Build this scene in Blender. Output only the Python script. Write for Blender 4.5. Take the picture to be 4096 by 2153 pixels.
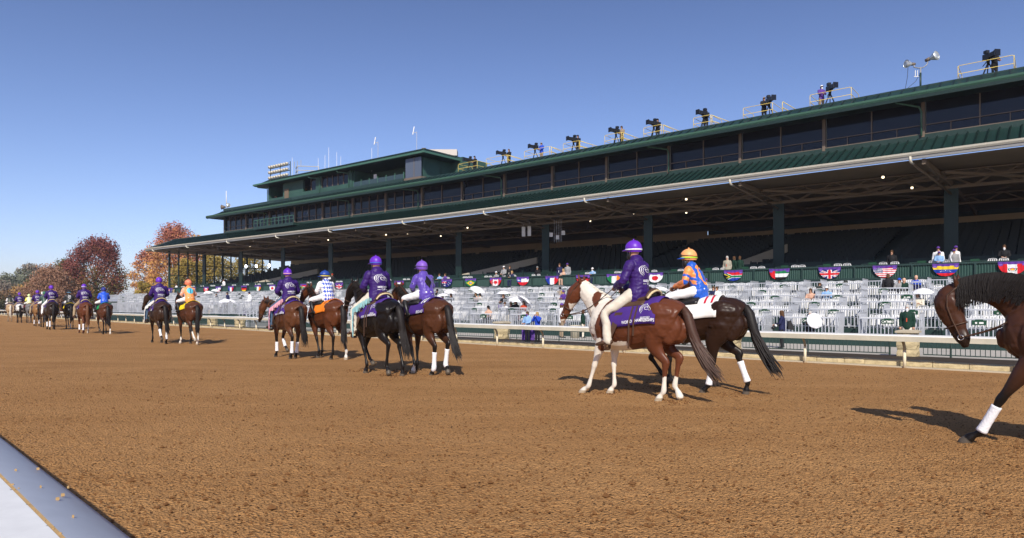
import bpy, math, random
import numpy as np
from mathutils import Vector, Matrix, noise
from mathutils.bvhtree import BVHTree

for o in list(bpy.data.objects):
    bpy.data.objects.remove(o)
sc = bpy.context.scene
COL = sc.collection
rnd = random.Random(7)

# ---------------------------------------------------------------- camera
cd = bpy.data.cameras.new('camera')
cam = bpy.data.objects.new('camera', cd); COL.objects.link(cam)
cam.location = (0, 0, 1.5); cam.rotation_euler = (math.radians(90), 0, 0)
cd.sensor_width = 36; cd.lens = 24.0; cd.shift_y = 143.5 / 4096
cd.clip_start = 0.05; cd.clip_end = 3000
sc.camera = cam
FN = 4096 * 24.0 / 36          # focal length in photograph pixels

# ---------------------------------------------------------------- world, sun, exposure
SUN_EL, SUN_AZ = math.radians(37.5), math.radians(-2)   # the sun stands behind the camera
w = bpy.data.worlds.new('World'); sc.world = w; w.use_nodes = True
nt = w.node_tree; bg = nt.nodes['Background']
sky = nt.nodes.new('ShaderNodeTexSky'); sky.sky_type = 'NISHITA'; sky.sun_disc = False
sky.sun_elevation = SUN_EL; sky.sun_rotation = math.radians(180) - SUN_AZ
sky.air_density = 1.0; sky.dust_density = 0.8; sky.ozone_density = 3.2; sky.altitude = 300
tint = nt.nodes.new('ShaderNodeMix'); tint.data_type = 'RGBA'; tint.blend_type = 'MULTIPLY'; tint.inputs[0].default_value = 1; tint.inputs[7].default_value = (1.0, .955, 1.16, 1)
nt.links.new(sky.outputs[0], tint.inputs[6]); 
gtc = nt.nodes.new('ShaderNodeTexCoord'); gsp = nt.nodes.new('ShaderNodeSeparateXYZ'); nt.links.new(gtc.outputs['Generated'], gsp.inputs[0])
gmr = nt.nodes.new('ShaderNodeMapRange'); gmr.inputs[1].default_value = .02; gmr.inputs[2].default_value = .42; gmr.inputs[3].default_value = 1.08; gmr.inputs[4].default_value = .76
nt.links.new(gsp.outputs[2], gmr.inputs[0])
gml = nt.nodes.new('ShaderNodeMix'); gml.data_type = 'RGBA'; gml.blend_type = 'MULTIPLY'; gml.inputs[0].default_value = 1
nt.links.new(tint.outputs[2], gml.inputs[6]); nt.links.new(gmr.outputs[0], gml.inputs[7]); nt.links.new(gml.outputs[2], bg.inputs[0]); bg.inputs[1].default_value = 0.128
ld = bpy.data.lights.new('sun', 'SUN'); ld.energy = 4.9; ld.angle = math.radians(0.5); ld.color = (1.0, 0.93, 0.83)
sun = bpy.data.objects.new('sun', ld); COL.objects.link(sun)
d = Vector((math.sin(SUN_AZ) * math.cos(SUN_EL), -math.cos(SUN_AZ) * math.cos(SUN_EL), math.sin(SUN_EL)))
sun.rotation_euler = d.to_track_quat('Z', 'Y').to_euler(); sun.location = (0, -20, 40)
sc.view_settings.view_transform = 'Standard'; sc.view_settings.look = 'None'
sc.view_settings.exposure = 0.0; sc.view_settings.gamma = 1
sc.render.engine = 'CYCLES'

# ---------------------------------------------------------------- materials
MATS = {}
def mat(name, col, rough=0.6, spec=0.3, metal=0.0, var=0.0, vscale=8.0, bump=0.0, bscale=40.0, alpha=1.0, emit=None, estr=0.0,
        attr=None, sheen=0.0, coat=0.0, trans=0.0, wet=0.0, var2=0.0, v2scale=0.6):
    if name in MATS: return MATS[name]
    m = bpy.data.materials.new(name); m.use_nodes = True
    n = m.node_tree.nodes; l = m.node_tree.links; b = n['Principled BSDF']
    b.inputs['Base Color'].default_value = (*col, 1)
    b.inputs['Roughness'].default_value = rough
    b.inputs['Specular IOR Level'].default_value = spec
    b.inputs['Metallic'].default_value = metal
    b.inputs['Alpha'].default_value = alpha
    b.inputs['Sheen Weight'].default_value = sheen
    b.inputs['Coat Weight'].default_value = coat
    b.inputs['Transmission Weight'].default_value = trans
    src = None
    if attr:
        a = n.new('ShaderNodeAttribute'); a.attribute_name = attr; src = a.outputs['Color']
    tc = n.new('ShaderNodeTexCoord')
    if var > 0 or var2 > 0:
        chain = src
        for vv, vs in ((var, vscale), (var2, v2scale)):
            if vv <= 0: continue
            t = n.new('ShaderNodeTexNoise'); t.inputs['Scale'].default_value = vs; t.inputs['Detail'].default_value = 5
            t.inputs['Roughness'].default_value = 0.65
            l.new(tc.outputs['Object'], t.inputs['Vector'])
            r = n.new('ShaderNodeMapRange'); r.inputs[1].default_value = 0.25; r.inputs[2].default_value = 0.75
            r.inputs[3].default_value = 1 - vv; r.inputs[4].default_value = 1 + vv
            l.new(t.outputs['Fac'], r.inputs[0])
            mx = n.new('ShaderNodeMix'); mx.data_type = 'RGBA'; mx.blend_type = 'MULTIPLY'; mx.inputs[0].default_value = 1
            if chain is not None: l.new(chain, mx.inputs[6])
            else: mx.inputs[6].default_value = (*col, 1)
            l.new(r.outputs[0], mx.inputs[7]); chain = mx.outputs[2]
        src = chain
    if src is not None: l.new(src, b.inputs['Base Color'])
    if bump > 0:
        t = n.new('ShaderNodeTexNoise'); t.inputs['Scale'].default_value = bscale; t.inputs['Detail'].default_value = 4
        l.new(tc.outputs['Object'], t.inputs['Vector'])
        bp = n.new('ShaderNodeBump'); bp.inputs['Strength'].default_value = bump; bp.inputs['Distance'].default_value = 0.02
        l.new(t.outputs['Fac'], bp.inputs['Height']); l.new(bp.outputs[0], b.inputs['Normal'])
    if emit is not None:
        b.inputs['Emission Color'].default_value = (*emit, 1); b.inputs['Emission Strength'].default_value = estr
    MATS[name] = m; return m

def hx(r, g, b):
    f = lambda c: ((c / 255 + 0.055) / 1.055) ** 2.4 if c > 10 else c / 255 / 12.92
    return (f(r), f(g), f(b))

M_WHITE = mat('white_paint', (.78, .78, .76), .4, var=.05, vscale=3)
M_CREAM = mat('cream_paint', (.74, .66, .47), .45, var=.08, vscale=3)
M_GREEN = mat('green_painted_steel', (.018, .043, .037), .45, .4, var=.18, vscale=1.4, var2=.12, v2scale=.3)
M_DGREEN = mat('dark_green_steel', (.012, .03, .026), .45, .35, var=.15, vscale=2)
M_ROOF = mat('green_roof_sheet', (.011, .034, .030), .42, .4, var=.3, vscale=1.6, var2=.3, v2scale=.3)
M_ROOFRIB = mat('green_roof_rib', (.006, .018, .016), .38, .45)
M_TRIM = mat('green_gutter', (.055, .14, .10), .4, .4, var=.1)
M_BROWN = mat('brown_metal', (.16, .125, .095), .5, .3, var=.1)
M_GLASSD = mat('dark_glass', (.010, .012, .018), .06, .35)
M_GLASSL = mat('grey_glass', (.035, .06, .065), .08, .5)
M_SOFFIT = mat('soffit_boards', (.20, .147, .096), .7, .2, var=.12, vscale=.8)
M_TRUSS = mat('tan_steel', (.17, .13, .09), .6, .2, var=.1)
M_BACKWALL = mat('cream_wall', (.42, .36, .25), .7, .2, var=.08, vscale=.5)
M_BLACK = mat('black_plastic', (.012, .012, .013), .4, .4)
M_GREY = mat('grey_metal', (.32, .33, .34), .4, .4, metal=.3, var=.08)
M_GALV = mat('galvanised_rail', (.50, .52, .56), .4, .5, metal=.15, var=.1, vscale=2)
M_YELLOW = mat('yellow_paint', (.82, .62, .15), .45, .4, var=.06)
M_STEEL = mat('bright_steel', (.6, .6, .6), .25, .5, metal=.9)
M_SEAT = mat('dark_green_seat', (.005, .011, .009), .5, .3, var=.2, vscale=5)
M_LAMP = mat('lamp_glow', (1, .9, .7), .5, emit=(1, .82, .55), estr=3.5)
M_LAMPW = mat('flood_glow', (1, 1, 1), .5, emit=(.95, .97, 1), estr=14)
M_SKIN = mat('skin', (.50, .27, .18), .5, .3, var=.06, vscale=20)
M_SKIND = mat('dark_skin', (.12, .06, .04), .5, .3)

# ---------------------------------------------------------------- mesh helpers
class MB:
    def __init__(s): s.v = []; s.f = []; s.m = []; s.mats = []; s.cur = 0; s.sm = []
        
    def use(s, m):
        if m not in s.mats: s.mats.append(m)
        s.cur = s.mats.index(m); return s
    def add(s, vs, fs, smooth=False):
        o = len(s.v); s.v.extend([tuple(p) for p in vs])
        for f in fs: s.f.append([i + o for i in f]); s.m.append(s.cur); s.sm.append(smooth)
        return s
    def hexa(s, p):   # 8 points: bottom ring 0-3, top ring 4-7
        return s.add(p, [(3, 2, 1, 0), (4, 5, 6, 7), (0, 1, 5, 4), (1, 2, 6, 5), (2, 3, 7, 6), (3, 0, 4, 7)])
    def box(s, x0, x1, y0, y1, z0, z1, T=None):
        p = [(x0, y0, z0), (x1, y0, z0), (x1, y1, z0), (x0, y1, z0), (x0, y0, z1), (x1, y0, z1), (x1, y1, z1), (x0, y1, z1)]
        if T: p = [T(*q) for q in p]
        return s.hexa(p)
    def bar(s, a, b, w, h, up=(0, 0, 1)):
        a = Vector(a); b = Vector(b); t = (b - a)
        if t.length < 1e-6: return s
        t.normalize(); up = Vector(up)
        if abs(t.dot(up)) > .98: up = Vector((1, 0, 0))
        sd = t.cross(up).normalized() * (w / 2); u = sd.cross(t).normalized() * (h / 2)
        return s.hexa([a - sd - u, a + sd - u, a + sd + u, a - sd + u, b - sd - u, b + sd - u, b + sd + u, b - sd + u])
    def tube(s, pts, r, n=8, smooth=True, lat=None, cap=True):
        vs, fs = tube_geo(pts, r, r, n, lat, dome=False, cap=cap); return s.add(vs, fs, smooth)
    def build(s, name, mats=None, parent=None, loc=None):
        me = bpy.data.meshes.new(name); me.from_pydata(s.v, [], s.f)
        for m in (mats or s.mats): me.materials.append(m)
        if mats is None and s.f:
            me.polygons.foreach_set('material_index', s.m)
        if s.f: me.polygons.foreach_set('use_smooth', s.sm)
        me.update()
        o = bpy.data.objects.new(name, me); COL.objects.link(o)
        if loc is not None: o.location = loc
        if parent is not None: o.parent = parent
        return o

def tube_geo(pts, ra, rb, n=8, lat=None, dome=False, cap=True):
    P = np.array([tuple(p) for p in pts], float); k = len(P)
    ra = np.full(k, ra) if np.isscalar(ra) else np.array(ra, float)
    rb = np.full(k, rb) if np.isscalar(rb) else np.array(rb, float)
    T = np.gradient(P, axis=0); T /= np.maximum(np.linalg.norm(T, axis=1)[:, None], 1e-9)
    L = np.array(lat if lat is not None else (0, 1, 0), float)
    if lat is None and abs(T[:, 1]).mean() > .8: L = np.array((1., 0, 0))
    S = L[None] - (T @ L)[:, None] * T; S /= np.maximum(np.linalg.norm(S, axis=1)[:, None], 1e-9)
    U = np.cross(T, S)
    if dome:
        def extra(i, sg):
            out = []
            for q in (.5, .85):
                c = P[i] + T[i] * sg * q * min(ra[i], rb[i]); kk = math.sqrt(1 - q * q)
                out.append((c, ra[i] * kk, rb[i] * kk, S[i], U[i]))
            return out
        rows = extra(0, -1)[::-1] + [(P[i], ra[i], rb[i], S[i], U[i]) for i in range(k)] + extra(k - 1, 1)
    else:
        rows = [(P[i], ra[i], rb[i], S[i], U[i]) for i in range(k)]
    vs = []; fs = []
    ang = [2 * math.pi * j / n for j in range(n)]
    for c, a, b, s_, u_ in rows:
        for q in ang: vs.append(tuple(c + s_ * a * math.cos(q) + u_ * b * math.sin(q)))
    R = len(rows)
    for i in range(R - 1):
        for j in range(n):
            fs.append((i * n + j, i * n + (j + 1) % n, (i + 1) * n + (j + 1) % n, (i + 1) * n + j))
    if cap:
        fs.append(tuple(range(n))[::-1]); fs.append(tuple((R - 1) * n + j for j in range(n)))
    return vs, fs

def catmull(rows, sub=4):
    A = np.array(rows, float); out = []
    k = len(A)
    for i in range(k - 1):
        p0 = A[max(i - 1, 0)]; p1 = A[i]; p2 = A[i + 1]; p3 = A[min(i + 2, k - 1)]
        for j in range(sub):
            t = j / sub
            out.append(.5 * ((2 * p1) + (-p0 + p2) * t + (2 * p0 - 5 * p1 + 4 * p2 - p3) * t * t + (-p0 + 3 * p1 - 3 * p2 + p3) * t ** 3))
    out.append(A[-1]); return np.array(out)

def organic(chains, voxel=.015, smooth=4, n=14, sub=3, name='body'):
    """chains: (rows[x,y,z,a,b], lateral) -> one continuous remeshed surface (bpy mesh)"""
    V = []; F = []
    for ch in chains:
        rows, lat = ch if isinstance(ch, tuple) else (ch, (0, 1, 0))
        R = catmull(rows, sub) if len(rows) > 2 else catmull([rows[0], [(a + b) / 2 for a, b in zip(*rows)], rows[1]], sub)
        vs, fs = tube_geo(R[:, :3], np.maximum(R[:, 3], .002), np.maximum(R[:, 4], .002), n, lat, dome=True)
        o = len(V); V += vs; F += [[i + o for i in f] for f in fs]
    me = bpy.data.meshes.new('tmp'); me.from_pydata(V, [], F); me.update()
    o = bpy.data.objects.new('tmp', me); COL.objects.link(o)
    md = o.modifiers.new('r', 'REMESH'); md.mode = 'VOXEL'; md.voxel_size = voxel; md.adaptivity = 0
    if smooth:
        ms = o.modifiers.new('s', 'SMOOTH'); ms.factor = .5; ms.iterations = smooth
    dg = bpy.context.evaluated_depsgraph_get()
    out = bpy.data.meshes.new_from_object(o.evaluated_get(dg))
    bpy.data.objects.remove(o); bpy.data.meshes.remove(me)
    out.name = name
    out.polygons.foreach_set('use_smooth', [True] * len(out.polygons))
    return out

def mverts(me):
    a = np.empty(len(me.vertices) * 3); me.vertices.foreach_get('co', a); return a.reshape(-1, 3)
def mnormals(me):
    a = np.empty(len(me.vertices) * 3); me.vertices.foreach_get('normal', a); return a.reshape(-1, 3)
def set_cols(me, cols):
    at = me.color_attributes.new('Col', 'FLOAT_COLOR', 'POINT')
    c = np.ones((len(cols), 4)); c[:, :3] = cols; at.data.foreach_set('color', c.ravel())
def vnoise(P, sc_=1.0, seed=0):
    """cheap smooth value noise: sum of sines, vectorised"""
    r = np.random.RandomState(seed); out = np.zeros(len(P))
    for k in range(7):
        d_ = r.normal(size=3); d_ /= np.linalg.norm(d_); f = sc_ * (0.7 + 1.6 * r.rand()); out += np.sin(P @ d_ * f * 6.28 + r.rand() * 6.28 + 1.3 * np.sin(P @ r.normal(size=3) * f * 2))
    return out / 4.0

def put(name, me, mats, parent=None, loc=None):
    o = bpy.data.objects.new(name, me); COL.objects.link(o)
    if isinstance(mats, (list, tuple)):
        for m in mats: me.materials.append(m)
    elif mats is not None: me.materials.append(mats)
    if parent is not None: o.parent = parent
    if loc is not None: o.location = loc
    return o
def empty(name, loc=(0, 0, 0), rz=0, scale=1.0):
    o = bpy.data.objects.new(name, None); COL.objects.link(o); o.location = loc; o.rotation_euler = (0, 0, rz)
    o.scale = (scale,) * 3; o.empty_display_size = .1
    return o
LABELS = {}
def tag(o, label=None, cat=None, group=None, kind=None):
    if label: o['label'] = label; LABELS.setdefault(label, []).append(o.name)
    if cat: o['category'] = cat
    if group: o['group'] = group
    if kind: o['kind'] = kind
    return o
def copy_tree(o, parent=None):
    c = o.copy(); COL.objects.link(c); c.parent = parent
    if parent is not None: c.matrix_parent_inverse = o.matrix_parent_inverse.copy()
    for ch in list(o.children): copy_tree(ch, c)
    return c
ORD = ['first', 'second', 'third', 'fourth', 'fifth', 'sixth', 'seventh', 'eighth', 'ninth', 'tenth', 'eleventh', 'twelfth', 'thirteenth',
       'fourteenth', 'fifteenth', 'sixteenth', 'seventeenth', 'eighteenth', 'nineteenth', 'twentieth']
def ordn(i):
    if i < 20: return ORD[i]
    t = {2: 'twenty', 3: 'thirty', 4: 'forty'}[(i + 1) // 10]
    return (t + '-' + ORD[(i + 1) % 10 - 1]) if (i + 1) % 10 else {30: 'thirtieth', 40: 'fortieth'}[i + 1]

def tt(xn): return (xn - 2048) / FN
def gp(xn, yn, z=0.0):
    Y = (1.5 - z) * FN / (yn - 1220); return Vector((tt(xn) * Y, Y, z))

_txt = {}
def text_geo(s, size=1.0, depth_sub=None, bold=0.0):
    """2-D text outline mesh: (verts2d, faces), centred"""
    key = (s, bold)
    if key not in _txt:
        cu = bpy.data.curves.new('t', 'FONT'); cu.body = s; cu.size = 1; cu.align_x = 'CENTER'; cu.align_y = 'CENTER'; cu.resolution_u = 2
        cu.offset = bold
        o = bpy.data.objects.new('t', cu); COL.objects.link(o)
        dg = bpy.context.evaluated_depsgraph_get(); me = bpy.data.meshes.new_from_object(o.evaluated_get(dg))
        vs = [(v.co.x, v.co.y) for v in me.vertices]; fs = [tuple(p.vertices) for p in me.polygons]
        bpy.data.objects.remove(o); bpy.data.meshes.remove(me)
        _txt[key] = (vs, fs)
    vs, fs = _txt[key]
    return [(a * size, b * size) for a, b in vs], fs
# ================================================================ GROUND
def dirt_mat():
    m = bpy.data.materials.new('track_dirt'); m.use_nodes = True
    n = m.node_tree.nodes; l = m.node_tree.links; b = n['Principled BSDF']
    b.inputs['Roughness'].default_value = .95; b.inputs['Specular IOR Level'].default_value = .12
    tc = n.new('ShaderNodeTexCoord')
    def noi(s, d=6, r=.6):
        t = n.new('ShaderNodeTexNoise'); t.inputs['Scale'].default_value = s; t.inputs['Detail'].default_value = d
        t.inputs['Roughness'].default_value = r; l.new(tc.outputs['Object'], t.inputs['Vector']); return t
    n1 = noi(.5); n2 = noi(42, 3, .6)
    cr = n.new('ShaderNodeValToRGB'); cr.color_ramp.elements[0].position = .36; cr.color_ramp.elements[1].position = .64
    cr.color_ramp.elements[0].color = (.41, .208, .076, 1); cr.color_ramp.elements[1].color = (.51, .275, .108, 1)
    mp = n.new('ShaderNodeMapping'); mp.inputs['Rotation'].default_value = (0, 0, math.radians(45)); mp.inputs['Scale'].default_value = (.25, 1.5, 1); l.new(tc.outputs['Object'], mp.inputs[0])
    n3 = n.new('ShaderNodeTexNoise'); n3.inputs['Scale'].default_value = 1.0; n3.inputs['Detail'].default_value = 3; l.new(mp.outputs[0], n3.inputs['Vector'])
    av = n.new('ShaderNodeMath'); av.operation = 'MULTIPLY_ADD'; av.inputs[1].default_value = .5; l.new(n3.outputs['Fac'], av.inputs[0])
    hf_ = n.new('ShaderNodeMath'); hf_.operation = 'MULTIPLY'; hf_.inputs[1].default_value = .5; l.new(n1.outputs['Fac'], hf_.inputs[0]); l.new(hf_.outputs[0], av.inputs[2])
    l.new(av.outputs[0], cr.inputs[0])
    cr2 = n.new('ShaderNodeValToRGB'); cr2.color_ramp.elements[0].position = .335; cr2.color_ramp.elements[1].position = .43  # dark speckles: the shaded sides of clods put into the colour
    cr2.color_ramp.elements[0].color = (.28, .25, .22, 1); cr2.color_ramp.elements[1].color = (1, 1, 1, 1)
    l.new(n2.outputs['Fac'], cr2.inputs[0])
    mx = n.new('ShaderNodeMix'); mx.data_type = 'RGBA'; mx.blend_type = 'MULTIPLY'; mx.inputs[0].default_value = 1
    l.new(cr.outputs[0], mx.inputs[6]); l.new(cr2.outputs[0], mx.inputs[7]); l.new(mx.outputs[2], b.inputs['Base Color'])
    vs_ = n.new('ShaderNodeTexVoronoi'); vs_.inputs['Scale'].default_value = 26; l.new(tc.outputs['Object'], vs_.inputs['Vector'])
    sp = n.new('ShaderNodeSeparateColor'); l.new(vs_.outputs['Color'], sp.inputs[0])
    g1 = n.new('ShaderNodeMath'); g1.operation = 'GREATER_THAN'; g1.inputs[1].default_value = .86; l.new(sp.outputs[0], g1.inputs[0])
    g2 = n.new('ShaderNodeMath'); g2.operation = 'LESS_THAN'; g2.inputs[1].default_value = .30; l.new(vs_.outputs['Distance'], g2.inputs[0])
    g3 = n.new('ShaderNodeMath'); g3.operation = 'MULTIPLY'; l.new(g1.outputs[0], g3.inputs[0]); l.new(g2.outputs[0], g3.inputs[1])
    mx2 = n.new('ShaderNodeMix'); mx2.data_type = 'RGBA'; l.new(g3.outputs[0], mx2.inputs[0]); l.new(mx.outputs[2], mx2.inputs[6]); mx2.inputs[7].default_value = (.05, .024, .010, 1)  # dark specks painted into the colour as shade in small pits
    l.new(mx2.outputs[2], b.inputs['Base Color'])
    v = n.new('ShaderNodeTexVoronoi'); v.inputs['Scale'].default_value = 45; l.new(tc.outputs['Object'], v.inputs['Vector'])
    a = n.new('ShaderNodeMath'); a.operation = 'MULTIPLY_ADD'; a.inputs[1].default_value = .5
    l.new(v.outputs['Distance'], a.inputs[0]); l.new(n2.outputs['Fac'], a.inputs[2])
    bp = n.new('ShaderNodeBump'); bp.inputs['Strength'].default_value = .9; bp.inputs['Distance'].default_value = .05
    l.new(a.outputs[0], bp.inputs['Height']); l.new(bp.outputs[0], b.inputs['Normal'])
    return m
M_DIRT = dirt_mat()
KS = 24.9     # the kerb runs along X + Y = KS
def K(a, c, z):   # a = distance along the rail (positive to the right), c = X + Y; the rail bends away a little on the right
    return K0(a, c + .085 * max(0.0, a + 16), z)
def K0(a, c, z):
    return Vector(((a / math.sqrt(2)) + c / 2, c / 2 - (a / math.sqrt(2)), z))
# dirt: fine displaced sheet near the camera, plain sheet beyond
mb = MB().use(M_DIRT)
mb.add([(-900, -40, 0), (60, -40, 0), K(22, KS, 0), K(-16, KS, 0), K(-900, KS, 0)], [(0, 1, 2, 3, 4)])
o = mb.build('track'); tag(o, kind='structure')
# churned dirt: real relief close to the camera (one sheet a little above the base sheet)
def relief():
    NX, NY = 620, 420
    vs = np.zeros((NY, NX, 3)); 
    ys = 3.0 * (18.0 / 3.0) ** np.linspace(0, 1, NY)
    ts = np.linspace(-.80, .80, NX)
    for j in range(NY):
        vs[j, :, 0] = ts * ys[j]; vs[j, :, 1] = ys[j]
    P = vs.reshape(-1, 3)
    r = np.random.RandomState(3)
    h = r.rand(900, 900)
    h2 = r.rand(600, 600)
    def samp(A, X, Y, s):
        x = (X / s) % A.shape[0]; y = (Y / s) % A.shape[1]
        i = x.astype(int); j = y.astype(int); fx = x - i; fy = y - j; i1 = (i + 1) % A.shape[0]; j1 = (j + 1) % A.shape[1]
        return (A[i % A.shape[0], j % A.shape[1]] * (1 - fx) * (1 - fy) + A[i1, j % A.shape[1]] * fx * (1 - fy) + A[i % A.shape[0], j1] * (1 - fx) * fy + A[i1, j1] * fx * fy)
    X, Y = P[:, 0] + 40, P[:, 1] + 5
    z = .010 * samp(h, X, Y, .028) + .010 * samp(h2, X + .3 * Y, Y, .07) ** 2 * 1.4 + .008 * samp(h, Y, X, .3)
    edge = np.minimum(1, (KS - .3 - P[:, 0] - P[:, 1]) / .5)
    nearrail = np.minimum(1, np.maximum(0, (P[:, 0] + P[:, 1] + 3) / 1))
    z = .004 + z * np.clip(edge, 0, 1)
    fade = np.clip((18.0 - P[:, 1]) / 4.0, 0, 1)
    P[:, 2] = np.where(edge > 0, z * (.25 + .75 * fade), -.05)
    idx = np.arange(NX * NY).reshape(NY, NX)
    F = np.stack([idx[:-1, :-1], idx[:-1, 1:], idx[1:, 1:], idx[1:, :-1]], -1).reshape(-1, 4)
    ok = (P[F[:, 0], 0] + P[F[:, 0], 1]) < KS - .1
    me = bpy.data.meshes.new('churned_dirt'); me.from_pydata(P.tolist(), [], F[ok].tolist()); me.update()
    me.polygons.foreach_set('use_smooth', [True] * len(me.polygons))
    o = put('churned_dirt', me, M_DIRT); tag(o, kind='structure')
relief()
def clods():
    mb = MB().use(M_CLOD)
    for i in range(10000):
        q = rnd.random()
        Y = 2.6 + 13 * q ** 1.6; X = rnd.uniform(-.78, .78) * Y
        if X + Y > KS - .5 or X + Y < 1.0: continue
        s = rnd.uniform(.005, .014) * (1.9 if rnd.random() < .05 else 1) * (1.25 if Y < 6 else 1)
        c = Vector((X, Y, .016 + s * .3))
        vs = []
        for (a, b, e) in ((1, 0, 0), (-1, 0, 0), (0, 1, 0), (0, -1, 0), (0, 0, 1), (0, 0, -1)):
            k = s * rnd.uniform(.6, 1.4); vs.append(c + Vector((a * k, b * k, e * k * .8)))
        mb.add(vs, [(0, 2, 4), (2, 1, 4), (1, 3, 4), (3, 0, 4), (2, 0, 5), (1, 2, 5), (3, 1, 5), (0, 3, 5)])
    o = mb.build('dirt_clods'); tag(o, 'loose brown dirt clods scattered over the churned track surface', 'dirt', kind='stuff')
M_CLOD = mat('clod', (.17, .082, .032), .95, .1, var=.25, vscale=30)
clods()

M_CONC = mat('concrete', (.46, .43, .38), .8, .2, var=.07, vscale=3, var2=.08, v2scale=.25)
M_STONE = mat('cut_stone', (.52, .42, .24), .85, .2, var=.25, vscale=6, bump=1.0, bscale=14)
M_STRIP = mat('dark_strip', (.05, .038, .028), .85, .2, var=.15, vscale=2)
M_CAP = mat('kerb_concrete', (.50, .43, .31), .8, .2, var=.1, vscale=3)
mb = MB().use(M_CONC)
mb.add([K(-300, KS + .4, -.1), K(-16, KS + .4, -.1), K(60, KS + .4, -.1), K0(60, KS + 200, -.1), K0(-300, KS + 200, -.1)], [(0, 1, 2, 3, 4)])
tag(mb.build('apron'), kind='structure')
mb = MB().use(mat('far_grass', (.10, .11, .04), .9, .1, var=.3, vscale=.3))
mb.add([(-1500, 60, -.35), (1500, -60, -.35), (1500, 1600, -.35), (-1500, 1600, -.35)], [(0, 1, 2, 3)])
tag(mb.build('far_ground'), kind='structure')
# kerb of rough stone blocks
mb = MB().use(M_STONE)
a = -130.0
def rock(a0, a1, c0, c1, z0, z1, mb, jit=.02):
    nx = 5; vs = []; fs = []
    for i in range(nx + 1):
        aa = a0 + (a1 - a0) * i / nx
        e = 0 if i in (0, nx) else 1
        vs += [K(aa, c0, z0), K(aa, c0 - e * rnd.uniform(.01, .05) , z0 + (z1 - z0) * .35), K(aa, c0 - e * rnd.uniform(0, .05), z0 + (z1 - z0) * .7),
               K(aa, c0 + .01, z1 - e * rnd.uniform(0, jit)), K(aa, c1, z1), K(aa, c1, z0)]
    for i in range(nx):
        for j in range(5): fs.append((i * 6 + j, (i + 1) * 6 + j, (i + 1) * 6 + j + 1, i * 6 + j + 1))
    fs.append((0, 1, 2, 3, 4, 5)); k = nx * 6; fs.append((k + 5, k + 4, k + 3, k + 2, k + 1, k))
    mb.add(vs, fs)
while a < 22:
    L = rnd.uniform(.45, .95); rock(a, a + L - .012, KS, KS + .35, -.02, .16 + rnd.uniform(-.01, .012), mb); a += L
o = mb.build('stone_kerb'); tag(o, 'low kerb of rough tan stone blocks along the outside of the dirt track', 'kerb')
mb = MB().use(M_CAP)
for a0, a1 in ((-130, -16), (-16, 22)): mb.hexa([K(a0, KS - .28, -.02), K(a1, KS - .28, -.02), K(a1, KS - .03, -.02), K(a0, KS - .03, -.02), K(a0, KS - .28, .03), K(a1, KS - .28, .03), K(a1, KS - .03, .03), K(a0, KS - .03, .03)])
tag(mb.build('kerb_strip'), kind='structure')

# ================================================================ OUTER RAIL
CR = KS - .42
M_RFACE = mat('rail_face', (.56, .53, .42), .45, .35, var=.14, vscale=2.5, var2=.1, v2scale=.7)
M_PGREY = mat('post_grey', (.30, .28, .20), .5, .3, var=.15)
def outer_rail():
    root = empty('track_rail', K(-30, CR, 0)); inv = root.location
    tag(root, 'long cream running rail on goosenecked posts along the outside of the track', 'rail')
    mb = MB().use(M_WHITE)
    q = lambda a_, c, z: K(a_, c, z) - inv
    for a0, a1 in ((-130, -16), (-16, 22)):
        mb.use(M_WHITE); mb.hexa([q(a0, CR - .30, .70), q(a1, CR - .30, .70), q(a1, CR + .02, .74), q(a0, CR + .02, .74), q(a0, CR - .28, .785), q(a1, CR - .28, .785), q(a1, CR + .02, .80), q(a0, CR + .02, .80)])
        mb.use(M_RFACE); mb.hexa([q(a0, CR - .305, .64), q(a1, CR - .305, .64), q(a1, CR - .20, .64), q(a0, CR - .20, .64), q(a0, CR - .318, .76), q(a1, CR - .318, .76), q(a1, CR - .20, .76), q(a0, CR - .20, .76)])
    mb.build('top_rail', parent=root)
    # posts: exact places from the photograph for the near ones
    xs = [3613.8, 3215, 2830, 2490, 2165.4, 1981.8, 1818.7]
    aa = []
    for x in xs:
        a_ = -10.0
        for _ in range(30):
            c_ = CR + .085 * max(0, a_ + 16); t = tt(x); Y = c_ / (1 + t); a_ = (t * Y - c_ / 2) * math.sqrt(2)
        aa.append(a_)
    step = 2.22
    a1 = aa[0] + step
    while a1 < 16: aa.append(a1); a1 += step
    a1 = aa[6] - step
    while a1 > -125 and len(aa) < 70: aa.append(a1); a1 -= step
    for a_ in aa:
        mb = MB().use(M_CREAM)
        mb.tube([q(a_, CR + .12, -.02), q(a_, CR + .12, .42)], [.036] * 2, 8); mb.use(M_PGREY); mb.tube([q(a_, CR + .12, .42), q(a_, CR + .10, .50), q(a_, CR + .0, .60), q(a_, CR - .12, .655), q(a_, CR - .22, .66)], [.034] * 5, 8)
        mb.build('post', parent=root)
outer_rail()
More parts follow.
